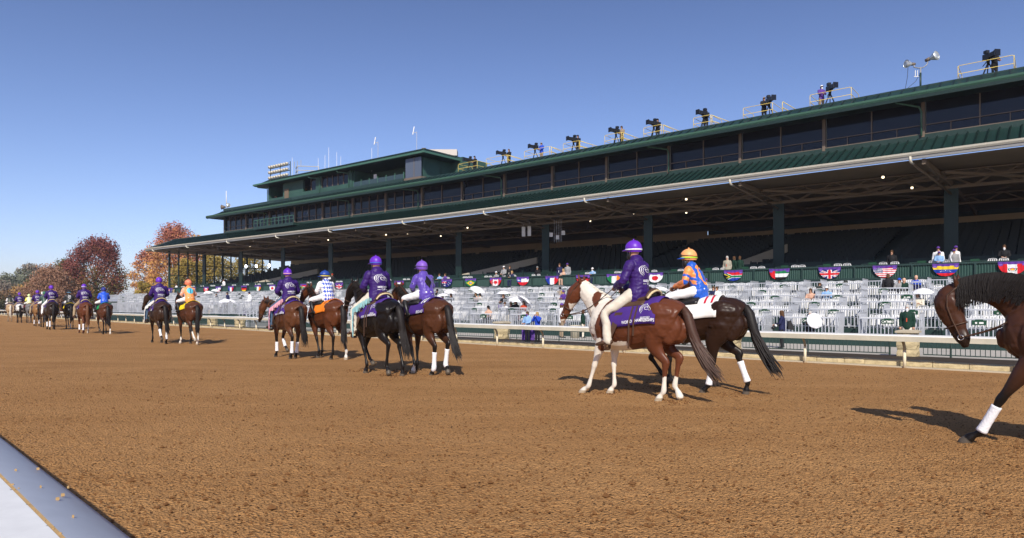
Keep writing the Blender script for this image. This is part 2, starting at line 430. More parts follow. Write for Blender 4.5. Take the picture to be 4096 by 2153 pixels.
def inner_rail():
    root = empty('near_rail', (-2, 2, 0)); inv = root.location
    tag(root, 'close running rail with blue-grey sloping cover and white top at the lower left corner', 'rail')
    q = lambda a_, c, z: K0(a_, c, z) - inv
    Mb = mat('blue_grey_cover', (.38, .41, .47), .45, .3, var=.05, vscale=2, var2=.04, v2scale=8)
    Mt = mat('white_top_cover', (.74, .74, .72), .5, .3, var=.08, vscale=9)
    Me = mat('dirt_line', (.55, .36, .16), .9, .1, var=.2, vscale=30)
    mb = MB().use(Mt)
    mb.hexa([q(-60, .25, .86), q(3, .25, .86), q(3, .594, .86), q(-60, .594, .86), q(-60, .25, .9), q(3, .25, .9), q(3, .594, .9), q(-60, .594, .9)])
    mb.build('top_cover', parent=root)
    mb = MB().use(Mb)
    pr = [(.612, .897), (.66, .893), (.76, .868), (.84, .840), (.885, .815), (.90, .78), (.89, .72)]
    vs = []; 
    for c, z in pr: vs += [q(-60, c, z), q(3, c, z)]
    mb.add(vs, [(2 * i, 2 * i + 1, 2 * i + 3, 2 * i + 2) for i in range(len(pr) - 1)], True)
    mb.hexa([q(-60, .62, .70), q(3, .62, .70), q(3, .88, .70), q(-60, .88, .70), q(-60, .62, .72), q(3, .62, .72), q(3, .88, .72), q(-60, .88, .72)])
    mb.build('side_cover', parent=root)
    mb = MB().use(Me)
    mb.hexa([q(-60, .594, .86), q(3, .594, .86), q(3, .612, .86), q(-60, .612, .86), q(-60, .594, .898), q(3, .594, .898), q(3, .612, .897), q(-60, .612, .897)])
    for i in range(150):
        a_ = rnd.uniform(-6, 2); c = .603 + rnd.uniform(-.012, .012) if i < 100 else rnd.uniform(.3, .85)
        z = .898 if c < .62 else .897 - max(0, c - .66) * .22
        s = rnd.uniform(.002, .006)
        mb.hexa([q(a_ - s, c - s, z - .006), q(a_ + s, c - s, z - .006), q(a_ + s, c + s, z - .006), q(a_ - s, c + s, z - .006), q(a_ - s, c - s, z + .002), q(a_ + s, c - s, z + .002), q(a_ + s, c + s, z + .002), q(a_ - s, c + s, z + .002)])
    mb.build('dirt_seam', parent=root)
    for i in range(16):
        mb = MB().use(M_WHITE); mb.tube([q(1.2 - i * 2.4, .45, -.0), q(1.2 - i * 2.4, .45, .86)], .04, 8); mb.build('post', parent=root)
inner_rail()

# ================================================================ GRANDSTAND
U = Vector((.7809, -.6247, 0)); N = Vector((.6247, .7809, 0))
def cc(s): return 41.0 if s <= -38 else 41.0 - (s + 38) * .052
KP = 1.055     # true size of the upper structure
def P(s, d, z):
    return (U * s + N * (cc(s) + d)) * KP + Vector((0, 0, 1.5 + (z - 1.5) * KP))
def s_at(xn, d):
    t = tt(xn); s = -30.0
    for _ in range(12): s = (cc(s) + d) * (.7809 * t - .6247) / (.7809 + .6247 * t)
    return s
UF = Vector((.7885, -.6150, 0)); NF = Vector((.6150, .7885, 0))
def PF(s, m, z): return UF * s + NF * m + Vector((0, 0, z))
def sF(xn, m):
    t = tt(xn); return m * (.7885 * t - .6150) / (.7885 + .6150 * t)
SR = 14.0      # right end, outside the frame
GS = empty('grandstand', P(-40, 0, 0)); GO = GS.location.copy()
tag(GS, 'long green racetrack grandstand with deep roofs, dark window bands and a white eave gutter', 'grandstand')
def PG(s, d, z): return P(s, d, z) - GO
def PFG(s, m, z): return PF(s, m, z) - GO
def stations(s0, s1, step):
    n = max(1, int(round((s1 - s0) / step))); return [s0 + (s1 - s0) * i / n for i in range(n + 1)]
def loft(mb, prof, ss, closed=False, s_off=None):
    """sweep a (d,z) profile along the stand; s_off gives an s shift for each profile point at the left end"""
    k = len(prof); vs = []; fs = []
    for i, s in enumerate(ss):
        for j, (d_, z_) in enumerate(prof):
            sx = s
            if s_off is not None: sx = max(s, s_off[j])
            vs.append(PG(sx, d_, z_))
    for i in range(len(ss) - 1):
        for j in range(k - 1 + (1 if closed else 0)):
            j1 = (j + 1) % k
            fs.append((i * k + j, (i + 1) * k + j, (i + 1) * k + j1, i * k + j1))
    if closed:
        fs.append(tuple(range(k))[::-1]); fs.append(tuple((len(ss) - 1) * k + j for j in range(k)))
    mb.add(vs, fs)

ZE = 8.55      # lower eave
SE = -90.1; ST = -88.0
ss = stations(SE, SR, 2.0)
# lower roof
mb = MB().use(M_ROOF)
loft(mb, [(-2.5, ZE), (0.0, 9.72)], ss, s_off=[SE, ST])
mb.add([PG(SE, -2.5, ZE), PG(SE, 16, ZE), PG(ST, 16, 9.72), PG(ST, 0, 9.72)], [(0, 1, 2, 3)])
mb.add([PG(ST, 0, 9.72), PG(ST, 16, 9.72), PG(-75, 16, 9.72), PG(-75, 0, 9.72)], [(0, 1, 2, 3)])
mb.use(M_ROOFRIB)
s = ST + .2
while s < SR:
    mb.bar(PG(s, -2.48, ZE + .04), PG(s, -.0, 9.72 + .04), .06, .11); s += .42
mb.use(M_GREEN); loft(mb, [(.0, 9.66), (.0, 9.86), (.18, 9.86), (.18, 9.66)], stations(ST, -75.6, 3), closed=True)
mb.bar(PG(SE, -2.5, ZE + .05), PG(ST, 0, 9.78), .12, .08)
mb.build('lower_roof', parent=GS)
mb = MB().use(M_WHITE)
Mg = mat('gutter_cream', (.56, .53, .44), .45, .3, var=.08, vscale=1.5)
Mg2 = mat('fascia_grey', (.24, .24, .24), .5, .3, var=.08)
mb.use(Mg); loft(mb, [(-2.72, ZE + .0), (-2.74, ZE + .08), (-2.50, ZE + .08), (-2.50, ZE - .08), (-2.66, ZE - .08)], ss, closed=True)
mb.use(Mg2); loft(mb, [(-2.62, ZE - .22), (-2.62, ZE - .08), (-2.52, ZE - .08), (-2.52, ZE - .22)], ss, closed=True)
mb.use(Mg); mb.hexa([PG(SE - .02, -2.5, ZE - .28), PG(SE - .14, -2.5, ZE - .28), PG(SE - .14, 16, ZE - .28), PG(SE - .02, 16, ZE - .28), PG(SE - .02, -2.5, ZE + .08), PG(SE - .2, -2.5, ZE + .08), PG(SE - .2, 16, ZE + .08), PG(SE - .02, 16, ZE + .08)])
mb.build('eave_gutter', parent=GS)
# soffit / ceiling
mb = MB().use(M_SOFFIT)
loft(mb, [(-2.52, ZE - .26), (1.5, ZE - .16), (17.2, 7.95)], ss)
mb.build('soffit', parent=GS)

# upper storey bays
SW = -75.6; BAY = 4.69
mb = MB().use(M_GREEN)
loft(mb, [(0, 9.60), (-.02, 9.98), (.3, 9.98), (.3, 9.60)], stations(SW, SR, 3), closed=True)
mb.hexa([PG(SW, 0, 9.6), PG(SW + .25, 0, 9.6), PG(SW + .25, 15, 9.6), PG(SW, 15, 9.6), PG(SW, 0, 11.8), PG(SW + .25, 0, 11.8), PG(SW + .25, 15, 11.8), PG(SW, 15, 11.8)])
mb.use(M_DGREEN); loft(mb, [(.02, 11.62), (.02, 11.95), (.3, 11.95), (.3, 11.62)], stations(SW, SR, 3), closed=True)
mb.build('upper_wall', parent=GS)
nb = 19
for i in range(nb):
    s0 = SW + i * BAY; s1 = s0 + BAY
    npane = 4 if s1 < -42 else 2
    for k in range(npane):
        a0 = s0 + .12 + (BAY - .2) * k / npane; a1 = s0 + .12 + (BAY - .2) * (k + 1) / npane
        gm = M_GLASSD
        mb = MB().use(gm); mb.hexa([PG(a0, .14, 10.0), PG(a1, .14, 10.0), PG(a1, .18, 10.0), PG(a0, .18, 10.0), PG(a0, .14 , 11.62), PG(a1, .14, 11.62), PG(a1, .18, 11.62), PG(a0, .18, 11.62)])
        mb.build('window', parent=GS)
    mb = MB().use(M_BROWN)
    mb.bar(PG(s0, .05, 9.85), PG(s0, .05, 11.7), .16, .16, up=N)
    if i % 3 == 0 or npane == 4:
        pass
    for k in range(1, npane): mb.bar(PG(s0 + BAY * k / npane, .10, 9.98), PG(s0 + BAY * k / npane, .10, 11.65), .06, .07, up=N)
    for z_ in ((10.02, 10.46)): mb.bar(PG(s0, .09, z_), PG(s1, .09, z_), .05, .045)
    for k in range(npane):
        if npane == 2: mb.bar(PG(s0 + BAY * (k + .5) / npane, .10, 10.02), PG(s0 + BAY * (k + .5) / npane, .10, 10.46), .045, .045, up=N)
    mb.build('window_frame', parent=GS)
# upper roof
ZU = 11.72
SU = -77.0
ssu = stations(SU, SR, 2.0)
mb = MB().use(M_ROOF); loft(mb, [(-1.3, ZU), (-.25, 12.28)], ssu, s_off=[SU, SU + 1.5])
mb.add([PG(SU, -1.3, ZU), PG(SU, 13, ZU), PG(SU + 1.5, 13, 12.28), PG(SU + 1.5, -.25, 12.28)], [(0, 1, 2, 3)])
mb.use(M_ROOFRIB); s = SU + 1.6
while s < SR: mb.bar(PG(s, -1.28, ZU + .03), PG(s, -.25, 12.28 + .03), .06, .07); s += .55
mb.use(M_GREEN); loft(mb, [(-.25, 12.2), (-.25, 12.36), (14, 12.3), (14, 12.2)], ssu[1:], closed=True)
loft(mb, [(-.15, 12.3), (-.15, 12.62), (0, 12.62), (0, 12.3)], stations(SU + 1.5, -45, 3), closed=True)
mb.build('upper_roof', parent=GS)
mb = MB().use(M_TRIM); loft(mb, [(-1.42, ZU - .02), (-1.44, ZU + .07), (-1.3, ZU + .07), (-1.3, ZU - .10), (-1.36, ZU - .1)], ssu, closed=True)
mb.use(M_DGREEN); loft(mb, [(-1.36, ZU - .26), (-1.36, ZU - .10), (-1.26, ZU - .1), (-1.26, ZU - .26)], ssu, closed=True)
mb.hexa([PG(SU - .12, -1.4, ZU - .2), PG(SU, -1.4, ZU - .2), PG(SU, 13, ZU - .2), PG(SU - .12, 13, ZU - .2), PG(SU - .12, -1.4, ZU + .06), PG(SU, -1.4, ZU + .06), PG(SU, 13, ZU + .06), PG(SU - .12, 13, ZU + .06)])
mb.build('upper_gutter', parent=GS)
mb = MB().use(M_DGREEN); loft(mb, [(-1.26, ZU - .22), (.2, ZU - .12)], ssu)
mb.build('upper_soffit', parent=GS)
for xn in (3686, 2676, 2007, 1674, 1398, 1069):
    s = s_at(xn, -.05); mb = MB().use(M_TRIM)
    mb.tube([PG(s - 1.0, -1.3, ZU - .1), PG(s - .95, -1.2, ZU - .25), PG(s - .1, -.12, 11.35), PG(s, -.1, 11.1), PG(s, -.1, 9.9)], [.05] * 5, 8)
    mb.build('downpipe', parent=GS)
# balcony at the left of the upper storey
s0, s1 = s_at(1032, -.6), s_at(1190, -.6)
mb = MB().use(M_GREEN); mb.box(s0, s1, -1.1, 0, 9.55, 9.85, T=PG)
mb.use(M_TRIM)
for i in range(12):
    s = s0 + (s1 - s0) * i / 11; mb.bar(PG(s, -1.08, 9.85), PG(s, -1.08, 10.55), .04, .04, up=N)
mb.bar(PG(s0, -1.08, 10.55), PG(s1, -1.08, 10.55), .05, .05); mb.bar(PG(s0, -1.08, 10.2), PG(s1, -1.08, 10.2), .03, .03); mb.bar(PG(s0, -1.08, 10.55), PG(s0, 0, 10.55), .05, .05)
mb.build('balcony', parent=GS)

# ---------------------------------------------------------------- press box on the roof
M_PBW = mat('sunlit_press_box_green', (.036, .088, .072), .55, .3, var=.18, vscale=1.2, var2=.12, v2scale=.4)  # paler copy of the stand green, with sunlight put into its colour
PB = empty('press_box', P(-57, 3, 12.3)); PO = PB.location.copy()
tag(PB, 'green press box storey standing on top of the left part of the grandstand roof', 'press box')
def PP(s, d, z): return P(s, d, z) - PO
def ploft(mb, prof, s0, s1, closed=True):
    k = len(prof); vs = [PP(s0, *p) for p in prof] + [PP(s1, *p) for p in prof]
    fs = [(j, k + j, k + (j + 1) % k, (j + 1) % k) for j in range(k if closed else k - 1)]
    if closed: fs += [tuple(range(k))[::-1], tuple(k + j for j in range(k))]
    mb.add(vs, fs)
D1 = 1.0
L0 = s_at(1072.6, D1); R0 = s_at(1690, D1)
XA = [s_at(x, D1) for x in (1077, 1132, 1145, 1164, 1180, 1212, 1263, 1285, 1394, 1407, 1620)]
mb = MB().use(M_PBW)
segs = [(L0, XA[0], 12.2, 14.6), (XA[0], XA[1], 12.2, 13.15), (XA[1], XA[5], 12.2, 14.6), (XA[5], XA[6], 12.2, 13.3), (XA[6], XA[7], 12.2, 14.6),
        (XA[7], XA[8], 12.2, 13.35), (XA[8], XA[9], 12.2, 14.6)]
for a0, a1, z0, z1 in segs: mb.box(a0, a1, D1, D1 + .2, z0, z1, T=PP)
mb.box(XA[9], R0, D1 + 2.2, D1 + 2.4, 12.2, 14.6, T=PP)
mb.box(XA[9] - .01, XA[9] + .2, D1 + .21, D1 + 2.2, 12.2, 14.6, T=PP)
mb.box(L0, L0 + .2, D1 + .21, 9, 12.2, 14.6, T=PP)
mb.box(R0 - .2, R0, D1 + .01, 6, 12.2, 14.6, T=PP)
mb.box(R0, -42.2, 4.6, 8, 12.2, 14.95, T=PP)
mb.build('wall', parent=PB)
mb = MB().use(M_DGREEN); mb.box(L0 + .2, R0 - .2, 3.6, 3.8, 12.2, 14.6, T=PP); mb.build('inner_wall', parent=PB)
ZP = 14.7
mb = MB().use(M_ROOF)
GL, GR = L0 - 1.3, R0 + 1.1
mb.add([PP(GL, .1, ZP), PP(GR, .1, ZP), PP(GR - 1, 1.1, ZP + .5), PP(GL + 1, 1.1, ZP + .5)], [(0, 1, 2, 3)])
mb.add([PP(GR, .1, ZP), PP(GR, 4.8, ZP), PP(GR - 1, 4.8, ZP + .5), PP(GR - 1, 1.1, ZP + .5)], [(0, 1, 2, 3)])
mb.add([PP(GL, .1, ZP), PP(GL, 9, ZP), PP(GL + 1, 9, ZP + .5), PP(GL + 1, 1.1, ZP + .5)], [(0, 1, 2, 3)])
mb.use(M_GREEN); mb.box(GL + 1, GR - 1, 1.1, 9, ZP + .40, ZP + .6, T=PP)
mb.use(M_ROOFRIB)
s = GL + 1
while s < GR - 1: mb.bar(PP(s, .12, ZP + .03), PP(s, 1.1, ZP + .53), .06, .07); s += .5
d_ = 1.2
while d_ < 4.8: mb.bar(PP(GR, d_, ZP + .03), PP(GR - 1, d_, ZP + .53), .06, .07); d_ += .5
mb.build('roof', parent=PB)
mb = MB().use(M_TRIM); mb.box(GL - .1, GR + .1, -.02, .1, ZP - .10, ZP + .07, T=PP); mb.box(GR + .0, GR + .12, .1, 4.8, ZP - .1, ZP + .07, T=PP); mb.box(GL - .12, GL, .1, 9, ZP - .1, ZP + .07, T=PP)
mb.build('gutter', parent=PB)
mb = MB().use(M_DGREEN); mb.box(GL, GR, .1, 9, ZP - .16, ZP - .11, T=PP); mb.build('soffit', parent=PB)
mb = MB().use(M_TRUSS); mb.box(s_at(1140, D1), s_at(1156, D1), .92, .99, 12.55, 13.9, T=PP); mb.build('open_door', parent=PB)
mb = MB().use(M_WHITE); mb.box(s_at(1478, D1), s_at(1489, D1), 1.5, 1.56, 12.4, 13.9, T=PP); mb.build('open_door', parent=PB)
for a0, a1, z0, z1, n_ in ((XA[7], XA[8], 13.35, 14.45, 5), (XA[5] + (XA[6] - XA[5]) * .6, XA[6], 13.3, 14.5, 1)):
    for k in range(n_):
        mb = MB().use(M_GLASSD); b0 = a0 + (a1 - a0) * k / n_; b1 = a0 + (a1 - a0) * (k + 1) / n_
        mb.box(b0 + .03, b1 - .03, D1 + .10, D1 + .13, z0, z1, T=PP); w_ = mb.build('window', parent=PB)
    mb = MB().use(M_BROWN)
    for k in range(n_ + 1): s = a0 + (a1 - a0) * k / n_; mb.box(s - .03, s + .03, D1 + .05, D1 + .16, z0, z1, T=PP)
    mb.build('window_frame', parent=PB)
mb = MB().use(M_GLASSL)
b0, b1 = s_at(1412, .6), s_at(1614, .6)
for k in range(6):
    q0 = b0 + (b1 - b0) * k / 6; q1 = b0 + (b1 - b0) * (k + 1) / 6; mb.box(q0 + .03, q1 - .03, .62, .65, 12.45, 13.25, T=PP)
mb.use(M_TRIM)
for k in range(7):
    q0 = b0 + (b1 - b0) * k / 6; mb.box(q0 - .03, q0 + .03, .6, .68, 12.3, 13.4, T=PP)
mb.box(b0, b1, .6, .66, 12.28, 12.42, T=PP)
mb.build('glass_balustrade', parent=PB)
mb = MB().use(mat('bay_glass', (.09, .11, .15), .05, .6))
a0, a1, a2 = s_at(1622, .5), s_at(1652, .4), s_at(1684, .5)
mb.box(a0, a1, .5, .56, 12.75, 14.45, T=PP); mb.box(a1 + .05, a2, .5, .56, 12.75, 14.45, T=PP); mb.box(a0 - .0, a0 + .04, .57, 1.6, 12.75, 14.45, T=PP)
mb.use(M_BROWN); mb.box(a0 - .1, a2 + .1, .4, 1.6, 12.5, 12.72, T=PP); mb.box(a1, a1 + .05, .48, .58, 12.75, 14.5, T=PP)
mb.build('bay_window', parent=PB)
for xn in (1070, 1278, 1394):
    s = s_at(xn, D1 - .1); mb = MB().use(M_TRIM); mb.tube([PP(s - .9, .1, ZP - .1), PP(s - .8, .2, ZP - .3), PP(s, .85, 14.3), PP(s, .9, 14.1), PP(s, .9, 12.5)], [.05] * 5, 8); mb.build('downpipe', parent=PB)
mb = MB().use(M_DGREEN); mb.box(s_at(1120, .5), s_at(1185, .5), -.2, .95, 12.30, 12.55, T=PP); mb.build('window_box', parent=PB)

# ---------------------------------------------------------------- inside of the stand
COLX = [4600, 3805, 3115, 2593, 2183, 1835, 1555, 1323, 1132, 964, 816]
ELB = [4480, 3641, 2920, 2338, 1935, 1610, 1314, 1103, 907, 745, 610]
def PC(xn, C=57.0):
    t = tt(xn); Y = C / (1 + .78 * t); return Vector((t * Y, Y, 0))
cols = []
for xn, ex in zip(COLX, ELB):
    p = PC(xn); cols.append(p)
    mb = MB().use(M_DGREEN)
    q = p - GO
    for dd in (-.17, .17):
        mb.bar(q + U * dd + Vector((0, 0, 0.5)), q + U * dd + Vector((0, 0, 8.2)), .10, .34, up=U)
    mb.bar(q + Vector((0, 0, .5)), q + Vector((0, 0, 8.2)), .26, .05, up=N)
    mb.build('column', parent=GS)
    s = s_at(ex, -2.6)
    mb = MB().use(Mg); e = PG(s, -2.62, ZE - .2); hcol = q + Vector((0, 0, 7.65)) - N * .2
    dirv = (hcol - e).normalized()
    mb.tube([e + Vector((0, 0, .12)), e + Vector((0, 0, -.06)), e + dirv * .12 + Vector((0, 0, -.13)), e + dirv * .4 + Vector((0, 0, -.12))], [.06, .065, .065, .06], 8)
    mb.build('pipe_elbow', parent=GS)
    mb = MB().use(M_TRUSS); mb.tube([e + dirv * .4 + Vector((0, 0, -.12)), hcol], .07, 6); mb.build('drain_pipe', parent=GS)
    # main sloping beam over the column, out to the eave
    mb = MB().use(M_TRUSS); s2 = (p - U * 0).dot(U)
    mb.bar(q + Vector((0, 0, 8.2)), PG(s2 / KP - .5, -2.4, 8.2), .16, .28); mb.bar(q + Vector((0, 0, 8.2)), q + N * 15 + Vector((0, 0, 8.12)), .16, .28)
    mb.build('roof_beam', parent=GS)
# trusses between the columns and a lighter one out near the eave
for k in range(len(cols) - 1):
    a, b = cols[k] - GO, cols[k + 1] - GO
    for off, zt, zb, n_, w_ in ((0, 8.62, 8.05, 4, .15), (-1.8, 8.66, 8.25, 5, .07), (6.5, 8.42, 7.9, 4, .1)):
        mb = MB().use(M_TRUSS); A = a + N * off; B = b + N * off
        mb.bar(A + Vector((0, 0, zb)), B + Vector((0, 0, zb)), w_, w_ * 1.2); mb.bar(A + Vector((0, 0, zt)), B + Vector((0, 0, zt)), w_, w_)
        for j in range(n_):
            p0 = A.lerp(B, j / n_); p1 = A.lerp(B, (j + .5) / n_); p2 = A.lerp(B, (j + 1) / n_)
            mb.bar(p0 + Vector((0, 0, zt)), p1 + Vector((0, 0, zb)), w_ * .8, w_ * .8); mb.bar(p1 + Vector((0, 0, zb)), p2 + Vector((0, 0, zt)), w_ * .8, w_ * .8)
        mb.build('roof_truss', parent=GS)
    mb = MB().use(M_TRUSS)
    m_ = a.lerp(b, .5)
    for f in (0, 1):
        e = (a if f == 0 else b)
        mb.bar(m_ + Vector((0, 0, 8.12)), e - N * 3 + Vector((0, 0, 8.42)), .12, .14); mb.bar(m_ + Vector((0, 0, 8.12)), e + N * 6 + Vector((0, 0, 8.15)), .08, .1)
    mb.build('cross_brace', parent=GS)
# seating bowl behind the front wall
MF = 41.4
rows = 15
for i in range(rows):
    m0 = MF + 3.4 + i * .95; z0 = 3.35 + i * .235
    mb = MB().use(M_DGREEN)
    mb.box(-88, 12, m0, m0 + .96, z0 - .5, z0, T=PFG)
    mb.use(M_SEAT); s = -87.0
    while s < 11.5:
        if (s % 8.6) > .9:
            mb.box(s, s + .44, m0 + .35, m0 + .75, z0 + .36, z0 + .41, T=PFG); mb.box(s, s + .44, m0 + .72, m0 + .78, z0 + .38, z0 + .80, T=PFG)
        s += .52
    mb.build('seat_row', parent=GS)
mb = MB().use(M_DGREEN); mb.box(-88, 12, MF + .1, MF + 3.4, 2.7, 2.85, T=PFG); mb.box(-88, 12, MF + 3.2, MF + 3.36, 2.85, 4.15, T=PFG)
mb.box(-88, 12, MF + .3, MF + .5, -.1, 2.6, T=PFG)
for k in range(70): mb.box(-88 + k * 1.43, -88 + k * 1.43 + .06, MF + 3.12, MF + 3.19, 2.85, 4.35, T=PFG)
mb.build('concourse_barrier', parent=GS)
mb = MB().use(M_BACKWALL)
mb.box(-88, -24, 17.0, 17.2, 5.5, 8.3, T=PG)
mb.build('back_wall', parent=GS)
mb = MB().use(M_DGREEN); mb.box(-24, 14, 17.3, 17.4, 3, 8.3, T=PG); mb.build('dark_back_wall', parent=GS)
mb = MB().use(M_BACKWALL); mb.box(-24, 12, 17.0, 17.2, 7.2, 7.6, T=PG); mb.build('back_lintel', parent=GS)
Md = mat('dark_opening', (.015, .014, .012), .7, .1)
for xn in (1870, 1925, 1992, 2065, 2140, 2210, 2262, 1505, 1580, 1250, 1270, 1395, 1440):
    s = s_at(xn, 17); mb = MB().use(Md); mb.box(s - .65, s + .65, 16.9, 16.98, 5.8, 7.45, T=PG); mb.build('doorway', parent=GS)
Mr = mat('ramp_concrete', (.40, .36, .28), .7, .2, var=.1)
for xn0, xn1 in ((1030, 1150), (1850, 2035), (2925, 3075)):
    a0, a1 = sF(xn0, MF + 4), sF(xn1, MF + 4)
    mb = MB().use(Mr)
    mb.hexa([PFG(a0, MF + 3.6, 3.0), PFG(a0 + .8, MF + 3.6, 3.0), PFG(a0 + .8, MF + 3.75, 3.0), PFG(a0, MF + 3.75, 3.0), PFG(a0, MF + 3.6, 4.0), PFG(a0 + .8, MF + 3.6, 4.0), PFG(a0 + .8, MF + 3.75, 4.0), PFG(a0, MF + 3.75, 4.0)])
    mb.hexa([PFG(a0, MF + 3.42, 3.3), PFG(a1, MF + 8, 5.2), PFG(a1, MF + 8.2, 5.2), PFG(a0, MF + 3.6, 3.3), PFG(a0, MF + 3.42, 4.15), PFG(a1, MF + 8, 5.75), PFG(a1, MF + 8.2, 5.75), PFG(a0, MF + 3.6, 4.15)])
    mb.build('stair_wall', parent=GS)
# end screen of dark mullions at the left end
mb = MB().use(M_GREEN)
for i in range(13):
    d_ = -.5 + i * 1.18; w_ = .10 if i % 3 else .2
    mb.box(-88.2, -88.0, d_ - w_ / 2, d_ + w_ / 2, 2.8, 8.35, T=PG)
for z_ in (5.26, 6.6, 4.1): mb.box(-88.15, -88.05, -.5, 13.7, z_ - .04, z_ + .04, T=PG)
mb.build('end_screen', parent=GS)
gm = mat('clear_glass', (.05, .06, .06), .05, .5, alpha=.14)
mb = MB().use(gm); mb.add([PG(-88.1, -.5, 2.9), PG(-88.1, 13.7, 2.9), PG(-88.1, 13.7, 8.3), PG(-88.1, -.5, 8.3)], [(0, 1, 2, 3)])
mb.build('screen_glass', parent=GS)
# front balcony wall with corrugated panels
Mcor = mat('corrugated_green', (.022, .062, .050), .5, .35, var=.1)
mb = MB().use(Mcor)
a0, a1 = sF(640, MF), 9.0
nrib = int((a1 - a0) / .12)
vs = []; fs = []
for i in range(nrib * 2 + 1):
    s = a0 + (a1 - a0) * i / (nrib * 2); dm = -.02 if i % 2 else .015
    vs += [PFG(s, MF + dm, 2.98), PFG(s, MF + dm, 3.58)]
fs = [(2 * i, 2 * i + 2, 2 * i + 3, 2 * i + 1) for i in range(nrib * 2)]
mb.add(vs, fs)
mb.use(M_GREEN); mb.box(a0, a1, MF - .08, MF + .1, 3.58, 3.68, T=PFG); mb.box(a0, a1, MF - .09, MF + .1, 2.86, 2.98, T=PFG)
mb.box(a0, a1, MF - .02, MF + .2, 2.45, 2.85, T=PFG)
s = a0
while s < a1: mb.box(s, s + .08, MF - .1, MF - .03, 2.98, 3.58, T=PFG); s += 1.38
mb.build('balcony_front', parent=GS)
# lamps under the roof
for xn, d_ in ((3648, 3.5), (3468, 4.5), (3532, -1.0), (2745, 4.5), (2534, 3.0), (2362, 4.0), (1870, 1.0), (1763, 4.5), (1630, 1.0), (1544, .5), (1313, .3), (1184, -.8), (1000, -.6), (838, -.8), (1127, 1.0), (964, .8), (2745, -1)):
    s = s_at(xn, d_); mb = MB().use(M_LAMP); c = PG(s, d_, 7.86)
    r_ = .06
    mb.add([c + U * (r_ * math.cos(a)) + N * (r_ * math.sin(a)) for a in [i * math.pi / 5 for i in range(10)]] + [c + Vector((0, 0, .1)) + U * (r_ * math.cos(a)) + N * (r_ * math.sin(a)) for a in [i * math.pi / 5 for i in range(10)]],
           [tuple(range(10))[::-1], tuple(range(10, 20))] + [(i, (i + 1) % 10, 10 + (i + 1) % 10, 10 + i) for i in range(10)])
    mb.build('ceiling_lamp', parent=GS)
# ================================================================ FENCE, PILLARS
FP = [(24.0, 10.9), (12.3, 20.6), (9.3, 23.0), (-.44, 31.5), (-21.5, 48.9), (-42, 74.0), (-60, 94)]
FP = [Vector((a, b, -.09)) for a, b in FP]
mb = MB().use(M_STRIP)
kp = []
for p in FP:
    # matching kerb point with the same along coordinate
    a_ = (p.x - p.y) / math.sqrt(2); kp.append(K(a_, KS + .36, -.052))
vs = []
for p, k_ in zip(FP, kp): vs += [Vector((p.x, p.y, -.052)), k_]
mb.add(vs, [(2 * i, 2 * i + 1, 2 * i + 3, 2 * i + 2) for i in range(len(FP) - 1)])
tag(mb.build('track_edge_path'), kind='structure')
def fence_pt(t):   # t = distance along the polyline from its right end
    for a, b in zip(FP, FP[1:]):
        L = (b - a).length
        if t <= L: return a + (b - a) * (t / L), (b - a).normalized()
        t -= L
    return FP[-1], (FP[-1] - FP[-2]).normalized()
def fence_t(xn):
    best = None
    for i in range(0, 1400):
        t = i * .1; p, _ = fence_pt(t); x = 2048 + FN * p.x / p.y
        e = abs(x - xn)
        if best is None or e < best[0]: best = (e, t)
    return best[1]
M_IRON = mat('dark_green_iron', (.03, .055, .045), .45, .4)
PIL = [(3640, 'nearest stone pillar in the iron fence, in front of the man in the dark green blazer'), (2930, 'stone pillar half hidden behind the legs of the two nearest horses'),
       (2009, 'stone pillar beside the man in the light blue shirt'), (961, 'stone pillar behind the rail just left of the railed stair'),
       (850, 'stone pillar behind the rail to the right of the orange silks horse'), (516, 'farthest stone pillar behind the rail, left of the dark horses')]
pts_ = []
for xn, lab in PIL:
    t = fence_t(xn); p, dr = fence_pt(t); pts_.append(t); nn = Vector((-dr.y, dr.x, 0))
    r = empty('stone_pillar', p, math.atan2(dr.y, dr.x)); tag(r, lab, 'pillar', 'stone fence pillars')
    mb = MB().use(M_STONE)
    for lv in range(3):
        z0 = lv * .25; vs = []
        e = .25
        ring = [(-e, -e), (0, -e - .03), (e, -e), (e + .03, 0), (e, e), (0, e + .03), (-e, e), (-e - .03, 0)]
        r0 = [(x + rnd.uniform(-.025, .025), y + rnd.uniform(-.025, .025), z0) for x, y in ring]
        r1 = [(x * 1.06 + rnd.uniform(-.025, .025), y * 1.06 + rnd.uniform(-.025, .025), z0 + .13) for x, y in ring]
        r2 = [(x + rnd.uniform(-.025, .025), y + rnd.uniform(-.025, .025), z0 + .245) for x, y in ring]
        k = 8; mb.add(r0 + r1 + r2, [(i, (i + 1) % k, k + (i + 1) % k, k + i) for i in range(k)] + [(k + i, k + (i + 1) % k, 2 * k + (i + 1) % k, 2 * k + i) for i in range(k)] + [tuple(range(16, 24))])
    mb.build('shaft', parent=r)
    mb = MB().use(M_CAP); mb.box(-.31, .31, -.31, .31, .745, .80); mb.add([(-.31, -.31, .80), (.31, -.31, .80), (.31, .31, .80), (-.31, .31, .80), (-.2, -.2, .83), (.2, -.2, .83), (.2, .2, .83), (-.2, .2, .83)], [(0, 1, 5, 4), (1, 2, 6, 5), (2, 3, 7, 6), (3, 0, 4, 7), (4, 5, 6, 7)])
    mb.build('cap', parent=r)
fr = empty('iron_fence', FP[2]); tag(fr, 'low dark green iron fence with ornamental band along the concrete apron', 'fence')
mbp = None; t = 0.0; npan = 0
